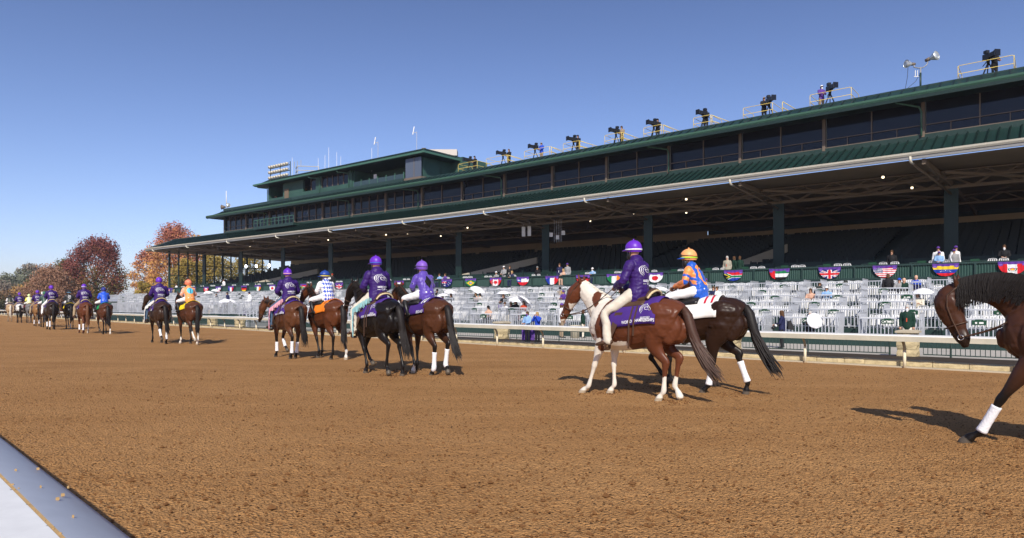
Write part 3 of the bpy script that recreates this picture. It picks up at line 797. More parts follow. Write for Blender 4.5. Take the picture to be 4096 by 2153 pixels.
while t < 112:
    if any(abs(t - q) < .45 for q in pts_): t += .45; continue
    L = 2.4
    for q in pts_:
        if t < q - .4 < t + L: L = q - .4 - t
    if L < .2: t += .3; continue
    a, dr = fence_pt(t); b, _ = fence_pt(t + L)
    mb = MB().use(M_IRON); o = fr.location
    up = lambda p, z: Vector((p.x, p.y, p.z + z)) - o
    for z_ in (.10, .46, .62): mb.bar(up(a, z_), up(b, z_), .03, .03)
    n_ = max(2, int(L / .115)) if t < 60 else max(2, int(L / .2))
    for i in range(n_ + 1):
        c = a.lerp(b, i / n_); mb.bar(up(c, .10), up(c, .46), .014, .014)
    m_ = a.lerp(b, .5)
    for i in range(4):
        c0 = a.lerp(b, (i + .15) / 4); c1 = a.lerp(b, (i + .85) / 4)
        if i % 2:
            for z0, z1 in ((.5, .5), (.58, .58)): mb.bar(up(c0, z0), up(c1, z1), .014, .014)
            mb.bar(up(c0, .5), up(c0, .58), .014, .014); mb.bar(up(c1, .46), up(c1, .62), .014, .014)
        else:
            cm = c0.lerp(c1, .5); rr = [up(cm, .54) + dr * (.075 * math.cos(q)) + Vector((0, 0, .075 * math.sin(q))) for q in [j * math.pi / 4 for j in range(9)]]
            for j in range(8): mb.bar(rr[j], rr[j + 1], .014, .014)
    mb.build('fence_panel', parent=fr)
    mb = MB().use(M_IRON); mb.bar(up(a, .0), up(a, .66), .04, .04); mb.build('post', parent=fr)
    t += L

# ================================================================ SEATING TERRACE
M0, DM = 29.5, 1.92
SSPL = -47.5
def zrow(i, s): return (.18 + .33 * i) if s > SSPL else (.72 + .24 * i)
TER = empty('seating_terrace', PF(-30, M0, -.1)); TO = TER.location.copy(); tag(TER, 'stepped green seating terrace between the concrete apron and the flag wall', 'terrace')
def PT(s, m, z): return PF(s, m, z) - TO
SL, SRR = -74.0, 8.0
for i in range(6):
    mb = MB().use(M_GREEN); m0 = M0 + i * DM
    mb.box(SSPL, SRR, m0 - .12, m0 + DM - .12, -.1, zrow(i, 0), T=PT)
    mb.box(sF(440, m0), SSPL - .01, m0 - .12, m0 + DM - .12, -.1, zrow(i, -80), T=PT)
    mb.use(M_DGREEN)
    mb.build('step', parent=TER)
# stair with sloping handrail on the apron side
sa = sF(1035, M0 - .3)
mb = MB().use(M_GALV)
for dd in (0, 1.0):
    mb.bar(PT(sa + dd, M0 - 1.9, .8), PT(sa + dd, M0 + .1, 1.75), .05, .05); mb.bar(PT(sa + dd, M0 - 1.9, .35), PT(sa + dd, M0 + .1, 1.3), .04, .04)
    for j in range(8): mb.bar(PT(sa + dd, M0 - 1.9 + j * .28, -.08 + j * .12), PT(sa + dd, M0 - 1.9 + j * .28, .8 + j * .13), .03, .03)
mb.use(M_GREY)
for j in range(6): mb.box(sa, sa + 1.0, M0 - 1.9 + j * .3, M0 - 1.6 + j * .3, -.1, .05 + j * .13, T=PT)
mb.build('stair', parent=TER)

PITCH = 2.9
NB = 40
S_R0 = sF(3516, M0) - PITCH / 2 + PITCH * 3     # right edge of the rightmost booth of the front row
def booth_s(i, k): return S_R0 - k * PITCH + (i % 2) * .9 - i * .35      # right edge of booth k in row i
# prototypes are built in a local frame: x along the stand (to the right), y away from the track, z up
RZ = math.atan2(UF.y, UF.x)
def railing_mesh(near):
    mb = MB().use(M_GALV); W = 2.05
    top = .80
    mb.bar((0, 0, top), (W, 0, top), .05, .05); mb.bar((0, 0, .10), (W, 0, .10), .035, .035)
    n_ = 16
    for i in range(n_ + 1):
        mb.bar((W * i / n_, 0, .0 if i in (0, n_) else .10), (W * i / n_, 0, top), .045 if i in (0, n_) else .022, .03)
    for x in (0, W):
        z1 = 1.02
        mb.bar((x, .08, z1), (x, 1.35, z1), .035, .035); mb.bar((x, .08, .08), (x, 1.35, .08), .03, .03)
        for i in range(11): mb.bar((x, .08 + 1.27 * i / 10, .08 if i not in (0, 10) else 0), (x, .08 + 1.27 * i / 10, z1), .022, .024)
    # looped hand rail beside the aisle
    pts = [(W + .06, .1 + .1 * math.cos(a), .62 + .2 * math.sin(a)) for a in [j * math.pi / 5 for j in range(11)]]
    for a, b in zip(pts, pts[1:]): mb.bar(a, b, .03, .03)
    return mb
def chair_mesh():
    Mc = mat('white_chair', (.76, .76, .75), .4, .4)
    Ms = mat('chair_frame', (.62, .63, .64), .35, .5)
    mb = MB().use(Mc); w_ = .21
    mb.box(-w_, w_, -.2, .2, .43, .46)
    for i in range(5):
        x = -w_ + .035 + i * .0875; mb.hexa([(x - .026, .20, .50), (x + .026, .20, .50), (x + .026, .225, .50), (x - .026, .225, .50), (x - .026, .27, .92), (x + .026, .27, .92), (x + .026, .295, .92), (x - .026, .295, .92)])
    mb.use(Ms)
    arch = [(-w_, .19, .46), (-w_, .25, .84), (-w_ * .8, .285, .94), (0, .29, .965), (w_ * .8, .285, .94), (w_, .25, .84), (w_, .19, .46)]
    for a, b in zip(arch, arch[1:]): mb.bar(a, b, .022, .022)
    for x in (-w_, w_):
        mb.bar((x, -.18, 0), (x, .2, .46), .022, .022); mb.bar((x, .22, 0), (x, -.18, .44), .022, .022)
    return mb
M_SIGN = mat('sign_green', (.012, .06, .03), .5, .3); M_SGT = mat('sign_white', (.8, .8, .76), .5)
def table_root():
    r = empty('table')
    mb = MB().use(M_WHITE); mb.box(.05, 2.0, .03, .42, .80, .835); mb.build('tabletop', parent=r)
    
    for x_ in (.3, 1.75): mb = MB().use(M_GREY); mb.bar((x_, .36, 0), (x_, .36, .8), .035, .035); mb.build('leg', parent=r)
    mb = MB().use(M_SIGN); mb.box(.78, 1.22, -.05, -.035, .60, .77); mb.box(.88, 1.12, -.05, -.035, .77, .80); mb.build('number_sign', parent=r)
    return r
protoR = railing_mesh(True).build('booth_railing'); protoC = chair_mesh().build('chair'); protoT = table_root()
used = {'r': False, 'c': False, 't': False}
ROWN = ['front', 'second', 'third', 'fourth', 'fifth', 'back']
booths = []
for i in range(6):
    for k in range(NB):
        s1 = booth_s(i, k); s0 = s1 - 2.15
        if s0 < -102 or (s0 < SSPL + .2 and s1 > SSPL - .6): continue
        p = PF(s0, M0 + i * DM, zrow(i, s0))
        x = 2048 + FN * p.x / p.y
        if x > 4150 or x < 445: continue
        booths.append((p.length, i, k, s0, p, x))
booths.sort(key=lambda b: b[0])
SIGNTXT = {}
def nearest_booth(i, xn):
    c = [b for b in booths if b[1] == i]; return min(c, key=lambda b: abs(b[5] + 30 - xn))
for (i, xn, txt) in ((0, 3195, 'T131'), (0, 3516, 'T130'), (1, 3313, 'T133'), (1, 3043, 'T137'), (2, 3157, 'T136'), (2, 3417, 'T135'), (3, 3257, 'T129'), (4, 3350, 'T128'), (4, 3587, 'T127')):
    b = nearest_booth(i, xn); SIGNTXT[(b[1], b[2])] = txt
nchair = 0; restC = []
cnt_in_row = {}
vs2, fs2 = None, None
chm = protoC.data
for bi, (dist, i, k, s0, p, xx) in enumerate(booths):
    j = cnt_in_row.get(i, 0); cnt_in_row[i] = j + 1
    where = 'in %s row, %s from right' % (ROWN[i], ordn(j))
    o = protoR if bi == 0 else protoR.copy()
    if bi: COL.objects.link(o)
    o.location = p; o.rotation_euler = (0, 0, RZ)
    tag(o, 'barred railing round the booth ' + where, 'railing', 'barred booth railings on the terrace')
    o = protoT if bi == 0 else copy_tree(protoT)
    o.location = p; o.rotation_euler = (0, 0, RZ)
    st = SIGNTXT.get((i, k))
    tag(o, ('white table signed C %s ' % st if st else 'white table with green sign ') + where, 'table', 'white tables on the terrace')
    if dist < 44:
        tv, tf = text_geo('C  ' + (st or 'T1'), .125, bold=.01) if st else ([(-.12, -.03), (-.06, -.03), (-.06, .03), (-.12, .03), (0, -.03), (.13, -.03), (.13, .03), (0, .03)], [(0, 1, 2, 3), (4, 5, 6, 7)])
        sg = [c for c in o.children if c.name.startswith('number_sign')][0]
        m2 = MB().use(M_SGT); m2.add([(1.0 + a, -.055, .675 + b) for a, b in tv], tf); m2.build('lettering', parent=sg)
    for q in range(4):
        lx = .35 + q * .45; dy = .62 + rnd.uniform(-.06, .06); ra = rnd.uniform(-.25, .25)
        cp = p + UF * lx + NF * dy
        if nchair < 296:
            o = protoC if nchair == 0 else protoC.copy()
            if nchair: COL.objects.link(o)
            o.location = cp; o.rotation_euler = (0, 0, RZ + ra); nchair += 1
            tag(o, 'white chair, %s from left at table %s' % (ORD[q], where), 'chair', 'white slatted chairs on the terrace')
        else: restC.append((cp, RZ + ra))
Mbag = mat('dark_bag', (.02, .025, .022), .6, .2, var=.2)
for bi in range(3, 150, 9):
    dist, i, k, s0, p, xx = booths[bi]; j_ = sorted([b[2] for b in booths if b[1] == i]).index(k)
    q_ = p + UF * rnd.uniform(.4, 1.5) + NF * .2; w_ = rnd.uniform(.10, .17); mb = MB().use(Mbag); zb = q_.z + .84
    mb.add([(q_.x - w_, q_.y - .07, zb), (q_.x + w_, q_.y - .09, zb), (q_.x + w_, q_.y + .09, zb), (q_.x - w_, q_.y + .07, zb), (q_.x - w_ * .6, q_.y - .03, zb + .12), (q_.x + w_ * .5, q_.y - .04, zb + .16), (q_.x + w_ * .5, q_.y + .04, zb + .15), (q_.x - w_ * .6, q_.y + .03, zb + .13)], [(3, 2, 1, 0), (4, 5, 6, 7), (0, 1, 5, 4), (1, 2, 6, 5), (2, 3, 7, 6), (3, 0, 4, 7)])
    tag(mb.build('bag'), 'dark bag left on the table in %s row, %s from right' % (ROWN[i], ordn(j_)), 'bag', 'dark bags on the tables')
mb = MB(); cv = [v.co.copy() for v in chm.vertices]; cf = [tuple(f.vertices) for f in chm.polygons]; cm = [f.material_index for f in chm.polygons]
for cp, ra in restC:
    c_, s_ = math.cos(ra), math.sin(ra); o0 = len(mb.v)
    mb.v += [(cp.x + c_ * v.x - s_ * v.y, cp.y + s_ * v.x + c_ * v.y, cp.z + v.z) for v in cv]
    mb.f += [[a + o0 for a in f] for f in cf]; mb.m += cm; mb.sm += [False] * len(cf)
mb.mats = list(chm.materials)
o = mb.build('distant_chairs'); tag(o, 'many more white slatted chairs filling the far left part of the terrace', 'chairs', kind='stuff')
# back guard railing and the front railing of the raised left part
mb = MB().use(M_GALV)
def long_rail(mb, s0, s1, m, z, h=.95, st=.14):
    n_ = int((s1 - s0) / st)
    mb.bar(PT(s0, m, z + h), PT(s1, m, z + h), .05, .05); mb.bar(PT(s0, m, z + .08), PT(s1, m, z + .08), .035, .035)
    for i in range(n_ + 1): mb.bar(PT(s0 + (s1 - s0) * i / n_, m, z + .08), PT(s0 + (s1 - s0) * i / n_, m, z + h), .028, .028)
long_rail(mb, SSPL, SRR, M0 + 6 * DM - .2, zrow(5, 0)); long_rail(mb, sF(440, M0 + 6 * DM), SSPL, M0 + 6 * DM - .2, zrow(5, -80))
long_rail(mb, SL, SSPL - .2, M0 - .1, zrow(0, -80))
mb.build('guard_railing', parent=TER)

# ================================================================ FLAGS ON THE WALL
cPUR = mat('flag_purple', (.11, .045, .28), .8, .1); cRED = mat('flag_red', (.62, .02, .03), .8, .1); cWHT = mat('flag_white', (.80, .80, .80), .8, .1)
cBLU = mat('flag_blue', (.02, .05, .33), .8, .1); cYEL = mat('flag_yellow', (.80, .55, .03), .8, .1); cGRN = mat('flag_green', (.02, .19, .07), .8, .1)
cBLK = mat('flag_black', (.015, .015, .015), .8, .1); cORG = mat('flag_orange', (.80, .25, .03), .8, .1); cNVY = mat('flag_navy', (.02, .025, .16), .8, .1)
cBAD = mat('badge_purple', (.20, .10, .42), .8, .1)
FM = [cPUR, cRED, cWHT, cBLU, cYEL, cGRN, cBLK, cORG, cNVY, cBAD]
PU, RE, WH, BL, YE, GR, BK, OR, NV, BA = range(10)
def union(u, v):
    x, y = u - .5, (v - .5)
    if abs(x) < .055 or abs(y) < .09: return RE
    if abs(x) < .10 or abs(y) < .15: return WH
    dd = abs(abs(x) - abs(y) * 1.0)
    if dd < .03: return RE
    if dd < .085: return WH
    return NV
def star(u, v, cu, cv, r):
    x, y = u - cu, (v - cv); a = math.atan2(x, -y); q = math.hypot(x, y)
    k = math.cos(math.pi / 5) / math.cos((a % (2 * math.pi / 5)) - math.pi / 5)
    return q < r * (.45 + .55 * abs(math.cos(a * 2.5)) ** 1.5)
def f_canada(u, v):
    if u < .27 or u > .73: return RE
    x, y = abs(u - .5), v - .48
    if (y > -.30 and y < .22 and x < .20 - abs(y + .02) * .55 - .05 * math.sin(y * 40)) or (x < .02 and y < .34 and y > 0): return RE
    return WH
def f_brazil(u, v):
    x, y = u - .5, v - .45
    if math.hypot(x, y) < .14: return WH if abs(y - x * .3 + .02) < .02 else BL
    if abs(x) / .36 + abs(y) / .38 < 1: return YE
    return GR
def f_aus(u, v):
    if u < .48 and v < .5:
        return union(u / .48 * .9 + .05, v * 2)
    for a, b, r in ((.3, .72, .08), (.7, .25, .045), (.82, .42, .045), (.62, .5, .045), (.72, .72, .05)):
        if star(u, v, a, b, r): return WH
    return NV
def f_usa(u, v):
    if u < .42 and v < .5: return WH if ((int(u * 24) + int(v * 20)) % 2 == 0 and (u * 24) % 1 < .7) else NV
    return RE if int(v * 11) % 2 == 0 else WH
def f_ven(u, v):
    if v < .34: return YE
    if v < .68:
        for k in range(7):
            a = math.pi * (.15 + .7 * k / 6)
            if math.hypot(u - .5 + .2 * math.cos(a), v - .62 + .15 * math.sin(a)) < .022: return WH
        return BL
    return RE
def f_peru(u, v):
    if u < .33 or u > .66: return RE
    x, y = u - .5, v - .5; q = math.hypot(x, y * .8)
    if q < .06: return YE
    if q < .085: return RE
    if .12 < q < .155 and y > -.12: return GR
    if q < .11 and y < -.02: return BL
    return WH
def f_uae(u, v): return RE if u < .3 else (GR if v < .3 else (WH if v < .68 else BK))
def f_rsa(u, v):
    y = v - .5; c = abs(y) - max(0, (.42 - u)) * .9
    if u < .34 and abs(y) < (.34 - u) * .9 - .06: return BK
    if u < .42 and abs(y) < (.42 - u) * .9 - .03 and u < .42: 
        if abs(y) < (.40 - u) * .9 - .04: return YE
    if abs(c) < .11: return GR
    if abs(c) < .17: return WH
    return RE if y < 0 else BL
def f_chile(u, v):
    if v > .52: return RE
    if u < .36: return WH if star(u, v, .18, .26, .13) else BL
    return WH
FL = {'Peru': f_peru, 'Venezuela': f_ven, 'United States': f_usa, 'United Kingdom': union, 'United Arab Emirates': f_uae, 'South Africa': f_rsa,
      'Japan': lambda u, v: RE if math.hypot(u - .5, (v - .45) * .7) < .2 else WH, 'Ireland': lambda u, v: GR if u < .34 else (WH if u < .67 else OR),
      'Germany': lambda u, v: BK if v < .3 else (RE if v < .62 else YE), 'France': lambda u, v: BL if u < .34 else (WH if u < .67 else RE),
      'Chile': f_chile, 'Canada': f_canada, 'Brazil': f_brazil, 'Australia': f_aus}
FPOS = [(4050, 'Peru', 'at the right edge'), (3782, 'Venezuela', 'under the men in white shirts'), (3539, 'United States', 'on the right'), (3318, 'United Kingdom', 'above the seated man in navy'),
        (3117, 'United Arab Emirates', 'on the right'), (2933, 'South Africa', 'right of the jockey in blue and orange'), (2620, 'Japan', 'between the two nearest riders'), (2456, 'Ireland', 'left of the nearest rider in purple'),
        (2332, 'Germany', 'behind the ears of the brown and white horse'), (2208, 'France', 'left of the brown and white horse'), (2091, 'Chile', 'above the women with parasols'), (1982, 'Canada', 'near the middle'),
        (1882, 'Brazil', 'near the middle'), (1787, 'Australia', 'right of the black diamond jockey'), (1596, 'Peru', 'between the second pair of riders'), (1356, 'United Kingdom', 'left of the dark horse head'),
        (1215, 'South Africa', 'between the third pair of riders'), (1089, 'Japan', 'left of the third rider in purple'), (1031, 'Ireland', 'in the left part'), (975.7, 'Germany', 'in the left part'),
        (923, 'France', 'in the left part'), (873, 'Chile', 'in the left part'), (824, 'Canada', 'in the left part'), (772.7, 'Brazil', 'right of the orange jockey'), (681, 'Australia', 'far left')]
for xn, ctry, where in FPOS:
    s = sF(xn, MF - .15); near = xn > 1900
    NX, NY = (44, 28) if near else (22, 14)
    ph = rnd.random() * 6
    vs = []; fs = []; mi = []
    W_, H_ = 1.17, .66
    def wv(v): return math.sqrt(max(0, 1 - v ** 2.3)) * .985 + .015
    for j in range(NY + 1):
        v = j / NY
        for i in range(NX + 1):
            u = .5 + (i / NX - .5) * wv(v)
            y = .02 * math.sin(u * 16 + ph + v * 3) * v + .01 * math.sin(u * 31 + ph)
            vs.append((W_ * (u - .5), y, -H_ * v - .02 * math.sin(u * math.pi) * (1 - v)))
    for j in range(NY):
        for i in range(NX):
            a = j * (NX + 1) + i; fs.append((a, a + NX + 1, a + NX + 2, a + 1))
            v = (j + .5) / NY; u = .5 + ((i + .5) / NX - .5) * wv(v)
            if v < .17 + .03 * math.sin(u * math.pi): c = PU
            elif v < .36 and (math.hypot(u - .10, (v - .22) * .7) < .085 or math.hypot(u - .90, (v - .22) * .7) < .085): c = BA if math.hypot(min(abs(u - .1), abs(u - .9)), (v - .22) * .7) < .06 else PU
            else: c = FL[ctry](u, (v - .18) / .82)
            mi.append(c)
    me = bpy.data.meshes.new('flag'); me.from_pydata(vs, [], fs); me.update()
    me.polygons.foreach_set('use_smooth', [True] * len(fs))
    o = put('flag_bunting', me, FM); me.polygons.foreach_set('material_index', mi)
    o.location = PF(s, MF - .15, 3.63); o.rotation_euler = (0, 0, RZ)
    tag(o, '%s flag bunting with purple top, %s' % (ctry, where), 'flag', 'flag buntings on the green wall')
# boxes with tables behind the wall: small dark green desks and white chairs
bx = 0
for k in range(40):
    s = 6.0 - k * 2.35
    if s < sF(660, MF): break
    r = empty('box_desk', PF(s, MF + .75, 2.85), RZ)
    tag(r, 'small dark green desk behind the flag wall, %s from the right' % ordn(k), 'desk', 'green desks behind the flag wall')
    mb = MB().use(M_GREEN); mb.box(0, 1.1, 0, .45, .90, .94); mb.box(.05, .1, .0, .4, 0, .9); mb.box(1.0, 1.05, 0, .4, 0, .9); mb.build('desktop', parent=r)
    mb = MB().use(M_SIGN); mb.box(.4, .8, -.12, -.1, .88, 1.0); mb.build('sign', parent=r)
    for q in range(2):
        o = protoC.copy(); COL.objects.link(o); o.location = PF(s + 1.25 + q * .5, MF + .5 , 2.86); o.rotation_euler = (0, 0, RZ + math.pi + rnd.uniform(-.4, .4))
        tag(o, 'white chair behind the flag wall, %s of pair %s from right' % (ORD[q], ordn(k)), 'chair', 'white slatted chairs behind the flag wall')

# ================================================================ PARASOLS
def place_row(xn, yn, h):
    best = None
    for i in range(6):
        m = M0 + i * DM + .75; s = sF(xn, m); z = zrow(i, s); p = PF(s, m, z)
        y = 1220 - FN * (z + h - 1.5) / p.y
        if best is None or abs(y - yn) < best[0]: best = (abs(y - yn), p, i, y)
    p = best[1].copy(); p.z += (best[3] - yn) * p.y / FN * .8
    return p
M_PAR = mat('parasol_white', (.84, .84, .86), .7, .2)
def parasol(p, tiltx, tilty, r=.5, label='', back=False):
    ro = empty('parasol', p); tag(ro, label, 'parasol', 'white parasols')
    T = Matrix.Rotation(tiltx, 4, 'X') @ Matrix.Rotation(tilty, 4, 'Y')
    mb = MB().use(M_PAR); n_ = 16; vs = [T @ Vector((0, 0, .0))]
    for j, (q, z) in enumerate(((.4, -.035), (.75, -.11), (1.0, -.20), (1.03, -.235))):
        for i in range(n_):
            a = 2 * math.pi * i / n_; sc_ = 1 - (.05 if i % 2 and j > 1 else 0)
            vs.append(T @ Vector((r * q * sc_ * math.cos(a), r * q * sc_ * math.sin(a), z * r / .5 * (1.08 if i % 2 and j > 1 else 1))))
    fs = [(0, 1 + i, 1 + (i + 1) % n_) for i in range(n_)]
    for j in range(3):
        for i in range(n_): a = 1 + j * n_ + i; b = 1 + j * n_ + (i + 1) % n_; fs.append((a, a + n_, b + n_, b))
    mb.add(vs, fs, False)
    o = mb.build('canopy', parent=ro)
    md = o.modifiers.new('t', 'SOLIDIFY'); md.thickness = .006
    mb = MB().use(M_GREY); mb.tube([T @ Vector((0, 0, .09)), T @ Vector((0, 0, -.75))], .010, 6); mb.build('shaft', parent=ro)
for xn, yn, tx, ty, r, lab in ((1802, 1158, .1, .1, .45, 'white parasol in the back rows above the right half of the second bay horse'), (1770, 1172, 0, -.1, .42, 'white parasol just below and left of another in the back rows'),
        (1920, 1152, .3, .45, .62, 'large tilted white parasol in the back row near the middle'), (2014, 1164, 0, 0, .45, 'flat white parasol in the back row under the Canada flag'),
        (2071, 1186, .1, .1, .52, 'white parasol over the woman in a black dress'), (2108, 1196, -.3, .7, .5, 'tilted white parasol behind the woman in red'),
        (835, 1165, 0, 0, .55, 'white parasol under the Canada flag in the left part'), (864, 1157, 0, .1, .5, 'white parasol under the Chile flag in the left part'),
        (905, 1197, 0, 0, .6, 'low white parasol in the middle rows of the left part'), (941, 1206, -.3, .5, .5, 'tilted white parasol in the middle rows of the left part'),
        (3690, 1152, .1, -.1, .42, 'white parasol left of the nearest horse ears'), (1745, 1190, 0, .2, .45, 'white parasol half hidden by the second bay horse'), (2641, 1146, 0, 0, .45, 'white parasol under the Japan flag')):
    p = place_row(xn, yn, 1.35); parasol(p + Vector((0, 0, 1.35)), tx, ty, r, lab)
p = PF(sF(3266, M0 - .2), M0 - .2, 0); Yp = p.y; parasol(Vector((p.x, p.y, 1.5 - (1279 - 1220) * Yp / FN)) + Vector((0, .0, 0)), 1.25, 0, .33, 'round white ruffled parasol facing the track in the front row')
for xn, yn, lab in ((1314, 1108, 'white parasol behind the flag wall left of the red-capped man'), (2189, 1103, 'white parasol behind the flag wall above the France flag')):
    s = sF(xn, MF + 1); p = PF(s, MF + 1, 0); parasol(Vector((p.x, p.y, 1.5 + (1220 - yn) * p.y / FN)), 0, 0, .5, lab)
# ================================================================ HORSES
TORSO = [(-.86, 1.20, .06, .10), (-.80, 1.22, .16, .22), (-.68, 1.275, .25, .295), (-.50, 1.30, .285, .315), (-.28, 1.29, .265, .295), (-.05, 1.25, .285, .32),
         (.18, 1.225, .285, .335), (.38, 1.235, .25, .335), (.52, 1.25, .215, .335), (.66, 1.22, .19, .27), (.77, 1.18, .14, .19), (.83, 1.16, .07, .10)]
TORSO0 = list(TORSO)
def set_bulk(b):
    global TORSO
    TORSO = [(x, z - .060 * b * min(1, h / .25), a + .032 * b * min(1, h / .25), h + .062 * b * min(1, h / .25)) for x, z, a, h in TORSO0]
def torso_at(x):
    return [float(np.interp(x, [t[0] for t in TORSO], [t[k] for t in TORSO])) for k in (1, 2, 3)]
NECKS = {   # neck rows and head rows (x, z, a, b) in the median plane
    'normal': ([(.46, 1.30, .13, .25), (.66, 1.44, .12, .225), (.84, 1.60, .088, .165), (1.00, 1.75, .072, .125), (1.09, 1.84, .06, .09)],
               [(1.06, 1.86, .062, .075), (1.15, 1.79, .092, .115), (1.23, 1.68, .098, .135), (1.31, 1.55, .07, .10), (1.38, 1.43, .055, .075), (1.43, 1.34, .058, .070), (1.455, 1.29, .045, .045)]),
    'high': ([(.44, 1.32, .13, .25), (.60, 1.50, .12, .23), (.74, 1.68, .09, .17), (.87, 1.84, .073, .125), (.96, 1.93, .06, .09)],
             [(.93, 1.95, .062, .075), (1.03, 1.90, .092, .115), (1.12, 1.80, .098, .135), (1.21, 1.67, .07, .10), (1.29, 1.55, .055, .075), (1.34, 1.46, .058, .070), (1.365, 1.41, .045, .045)]),
    'arched': ([(.46, 1.34, .14, .27), (.64, 1.54, .13, .27), (.86, 1.65, .11, .19), (1.08, 1.68, .082, .14), (1.24, 1.67, .062, .10)],
               [(1.25, 1.68, .064, .08), (1.33, 1.60, .095, .125), (1.33, 1.48, .10, .15), (1.29, 1.34, .075, .115), (1.24, 1.21, .058, .085), (1.20, 1.12, .060, .075), (1.185, 1.07, .045, .045)]),
    'low': ([(.48, 1.26, .13, .25), (.70, 1.36, .12, .215), (.90, 1.46, .09, .16), (1.08, 1.55, .073, .125), (1.18, 1.60, .06, .09)],
            [(1.15, 1.63, .062, .075), (1.23, 1.55, .092, .115), (1.29, 1.43, .098, .135), (1.34, 1.30, .07, .10), (1.38, 1.17, .055, .075), (1.41, 1.08, .058, .070), (1.42, 1.03, .045, .045)]),
}
def dirv(deg):   # direction of a limb segment, deg from straight down, forward positive
    a = math.radians(deg); return np.array([math.sin(a), -math.cos(a)])
FRONT = {'fwd': (24, 22, 55, True), 'reach': (40, 32, 60, True), 'vert': (2, -2, 35, True), 'back': (-20, -20, 20, True), 'lift': (26, -38, -60, False), 'lifthigh': (40, -50, -70, False)}
HIND = {'fwd': (-2, 6, 8, 40, True), 'mid': (6, -30, 4, 35, True), 'back': (12, -46, -22, 10, True), 'lift': (0, -34, -42, -60, False), 'toe': (10, -48, -34, -25, False), 'flex': (4, -42, 10, -30, False)}
def leg_chain(kind, pose, side):
    """returns list of (x,y,z,a,b); last rows are the hoof"""
    if kind == 'f':
        f, c, p, ground = FRONT[pose]; E = np.array([.48 + .10 * math.sin(math.radians(f)), .96])
        knee = E + dirv(f) * .45; fet = knee + dirv(c) * .33; cor = fet + dirv(p) * .105; toe = cor + dirv(p * .8) * .085
        rows = [((.47, 1.36), .09, .17), ((.50, 1.18), .115, .19), (tuple(E), .088, .135), (tuple(E + dirv(f) * .20), .068, .085), (tuple(E + dirv(f) * .37), .044, .050), (tuple(knee), .044, .050),
                (tuple(knee + dirv(c) * .07), .033, .038), (tuple(knee + dirv(c) * .2), .025, .033), (tuple(fet), .036, .043), (tuple(fet + dirv(p) * .06), .028, .033), (tuple(cor), .042, .047), (tuple(toe), .056, .064)]
        ys = [.13, .165, .155, .145, .14, .135] + [.13] * 6; joint = E
    else:
        th, g, c, p, ground = HIND[pose]
        st = np.array([-.50 + .22 * math.sin(math.radians(25 + th)), .99]); hock = st + dirv(g) * .475; fet = hock + dirv(c) * .40; cor = fet + dirv(p) * .105; toe = cor + dirv(p * .8) * .085
        pk = hock + np.array([-.045, .035])
        rows = [((-.52, 1.30), .14, .26), ((-.50, 1.14), .165, .265), (tuple(st + np.array([-.07, .05])), .14, .215), (tuple(st + dirv(g) * .12), .105, .155), (tuple(st + dirv(g) * .28), .066, .092), (tuple(hock + np.array([-.012, .05])), .040, .066), (tuple(hock), .042, .060),
                (tuple(hock + dirv(c) * .08), .035, .046), (tuple(hock + dirv(c) * .24), .028, .036), (tuple(fet), .038, .046), (tuple(fet + dirv(p) * .06), .029, .034), (tuple(cor), .042, .047), (tuple(toe), .055, .062)]
        ys = [.125, .14, .145, .145, .14, .135, .13] + [.13] * 6; joint = st
    zt = rows[-1][0][1]; drop = joint[1]
    tgt = 0.012 if ground else max(zt, .05)
    k = (drop - tgt) / max(drop - zt, .01)
    out = []
    for ((x, z), a, b), y in zip(rows, ys):
        if z < drop: z = drop - (drop - z) * k
        out.append([x, y * side, z, a, b])
    return out
M_COAT = mat('horse_coat', (.1, .05, .03), .36, .22, attr='Col', var=.12, vscale=5)
def hair_mat(name, c): return mat(name, c, .55, .25, var=.25, vscale=25)
M_HAIRK = hair_mat('black_hair', (.016, .013, .012)); M_HAIRB = hair_mat('brown_hair', (.06, .028, .018)); M_HAIRW = hair_mat('white_hair', (.62, .57, .48))
M_HAIRC = hair_mat('chestnut_hair', (.13, .055, .025)); M_HAIRG = hair_mat('grey_hair', (.07, .065, .065))
M_BAND = mat('white_bandage', (.82, .82, .84), .75, .2, bump=.4, bscale=60)
M_LEATHER = mat('brown_leather', (.075, .038, .022), .5, .35, var=.15, vscale=20); M_BLKL = mat('black_leather', (.012, .011, .011), .35, .5)
M_ROPE = mat('pale_rope', (.62, .50, .28), .8, .2)
M_CLOTHP = mat('purple_cloth', (.062, .026, .20), .75, .15, var=.12, vscale=8); M_CLOTHW = mat('white_cloth', (.80, .79, .76), .8, .15, var=.05)
M_CLOTHO = mat('orange_cloth', (.85, .22, .02), .75, .15); M_CLOTHY = mat('yellow_cloth', (.85, .62, .02), .75, .15); M_CLOTHG = mat('green_cloth', (.02, .28, .09), .75, .15)
M_PRINT = mat('white_print', (.85, .85, .86), .7, .2); M_PRINTR = mat('red_print', (.55, .01, .04), .7, .2); M_PRINTK = mat('black_print', (.012, .012, .012), .7, .2)

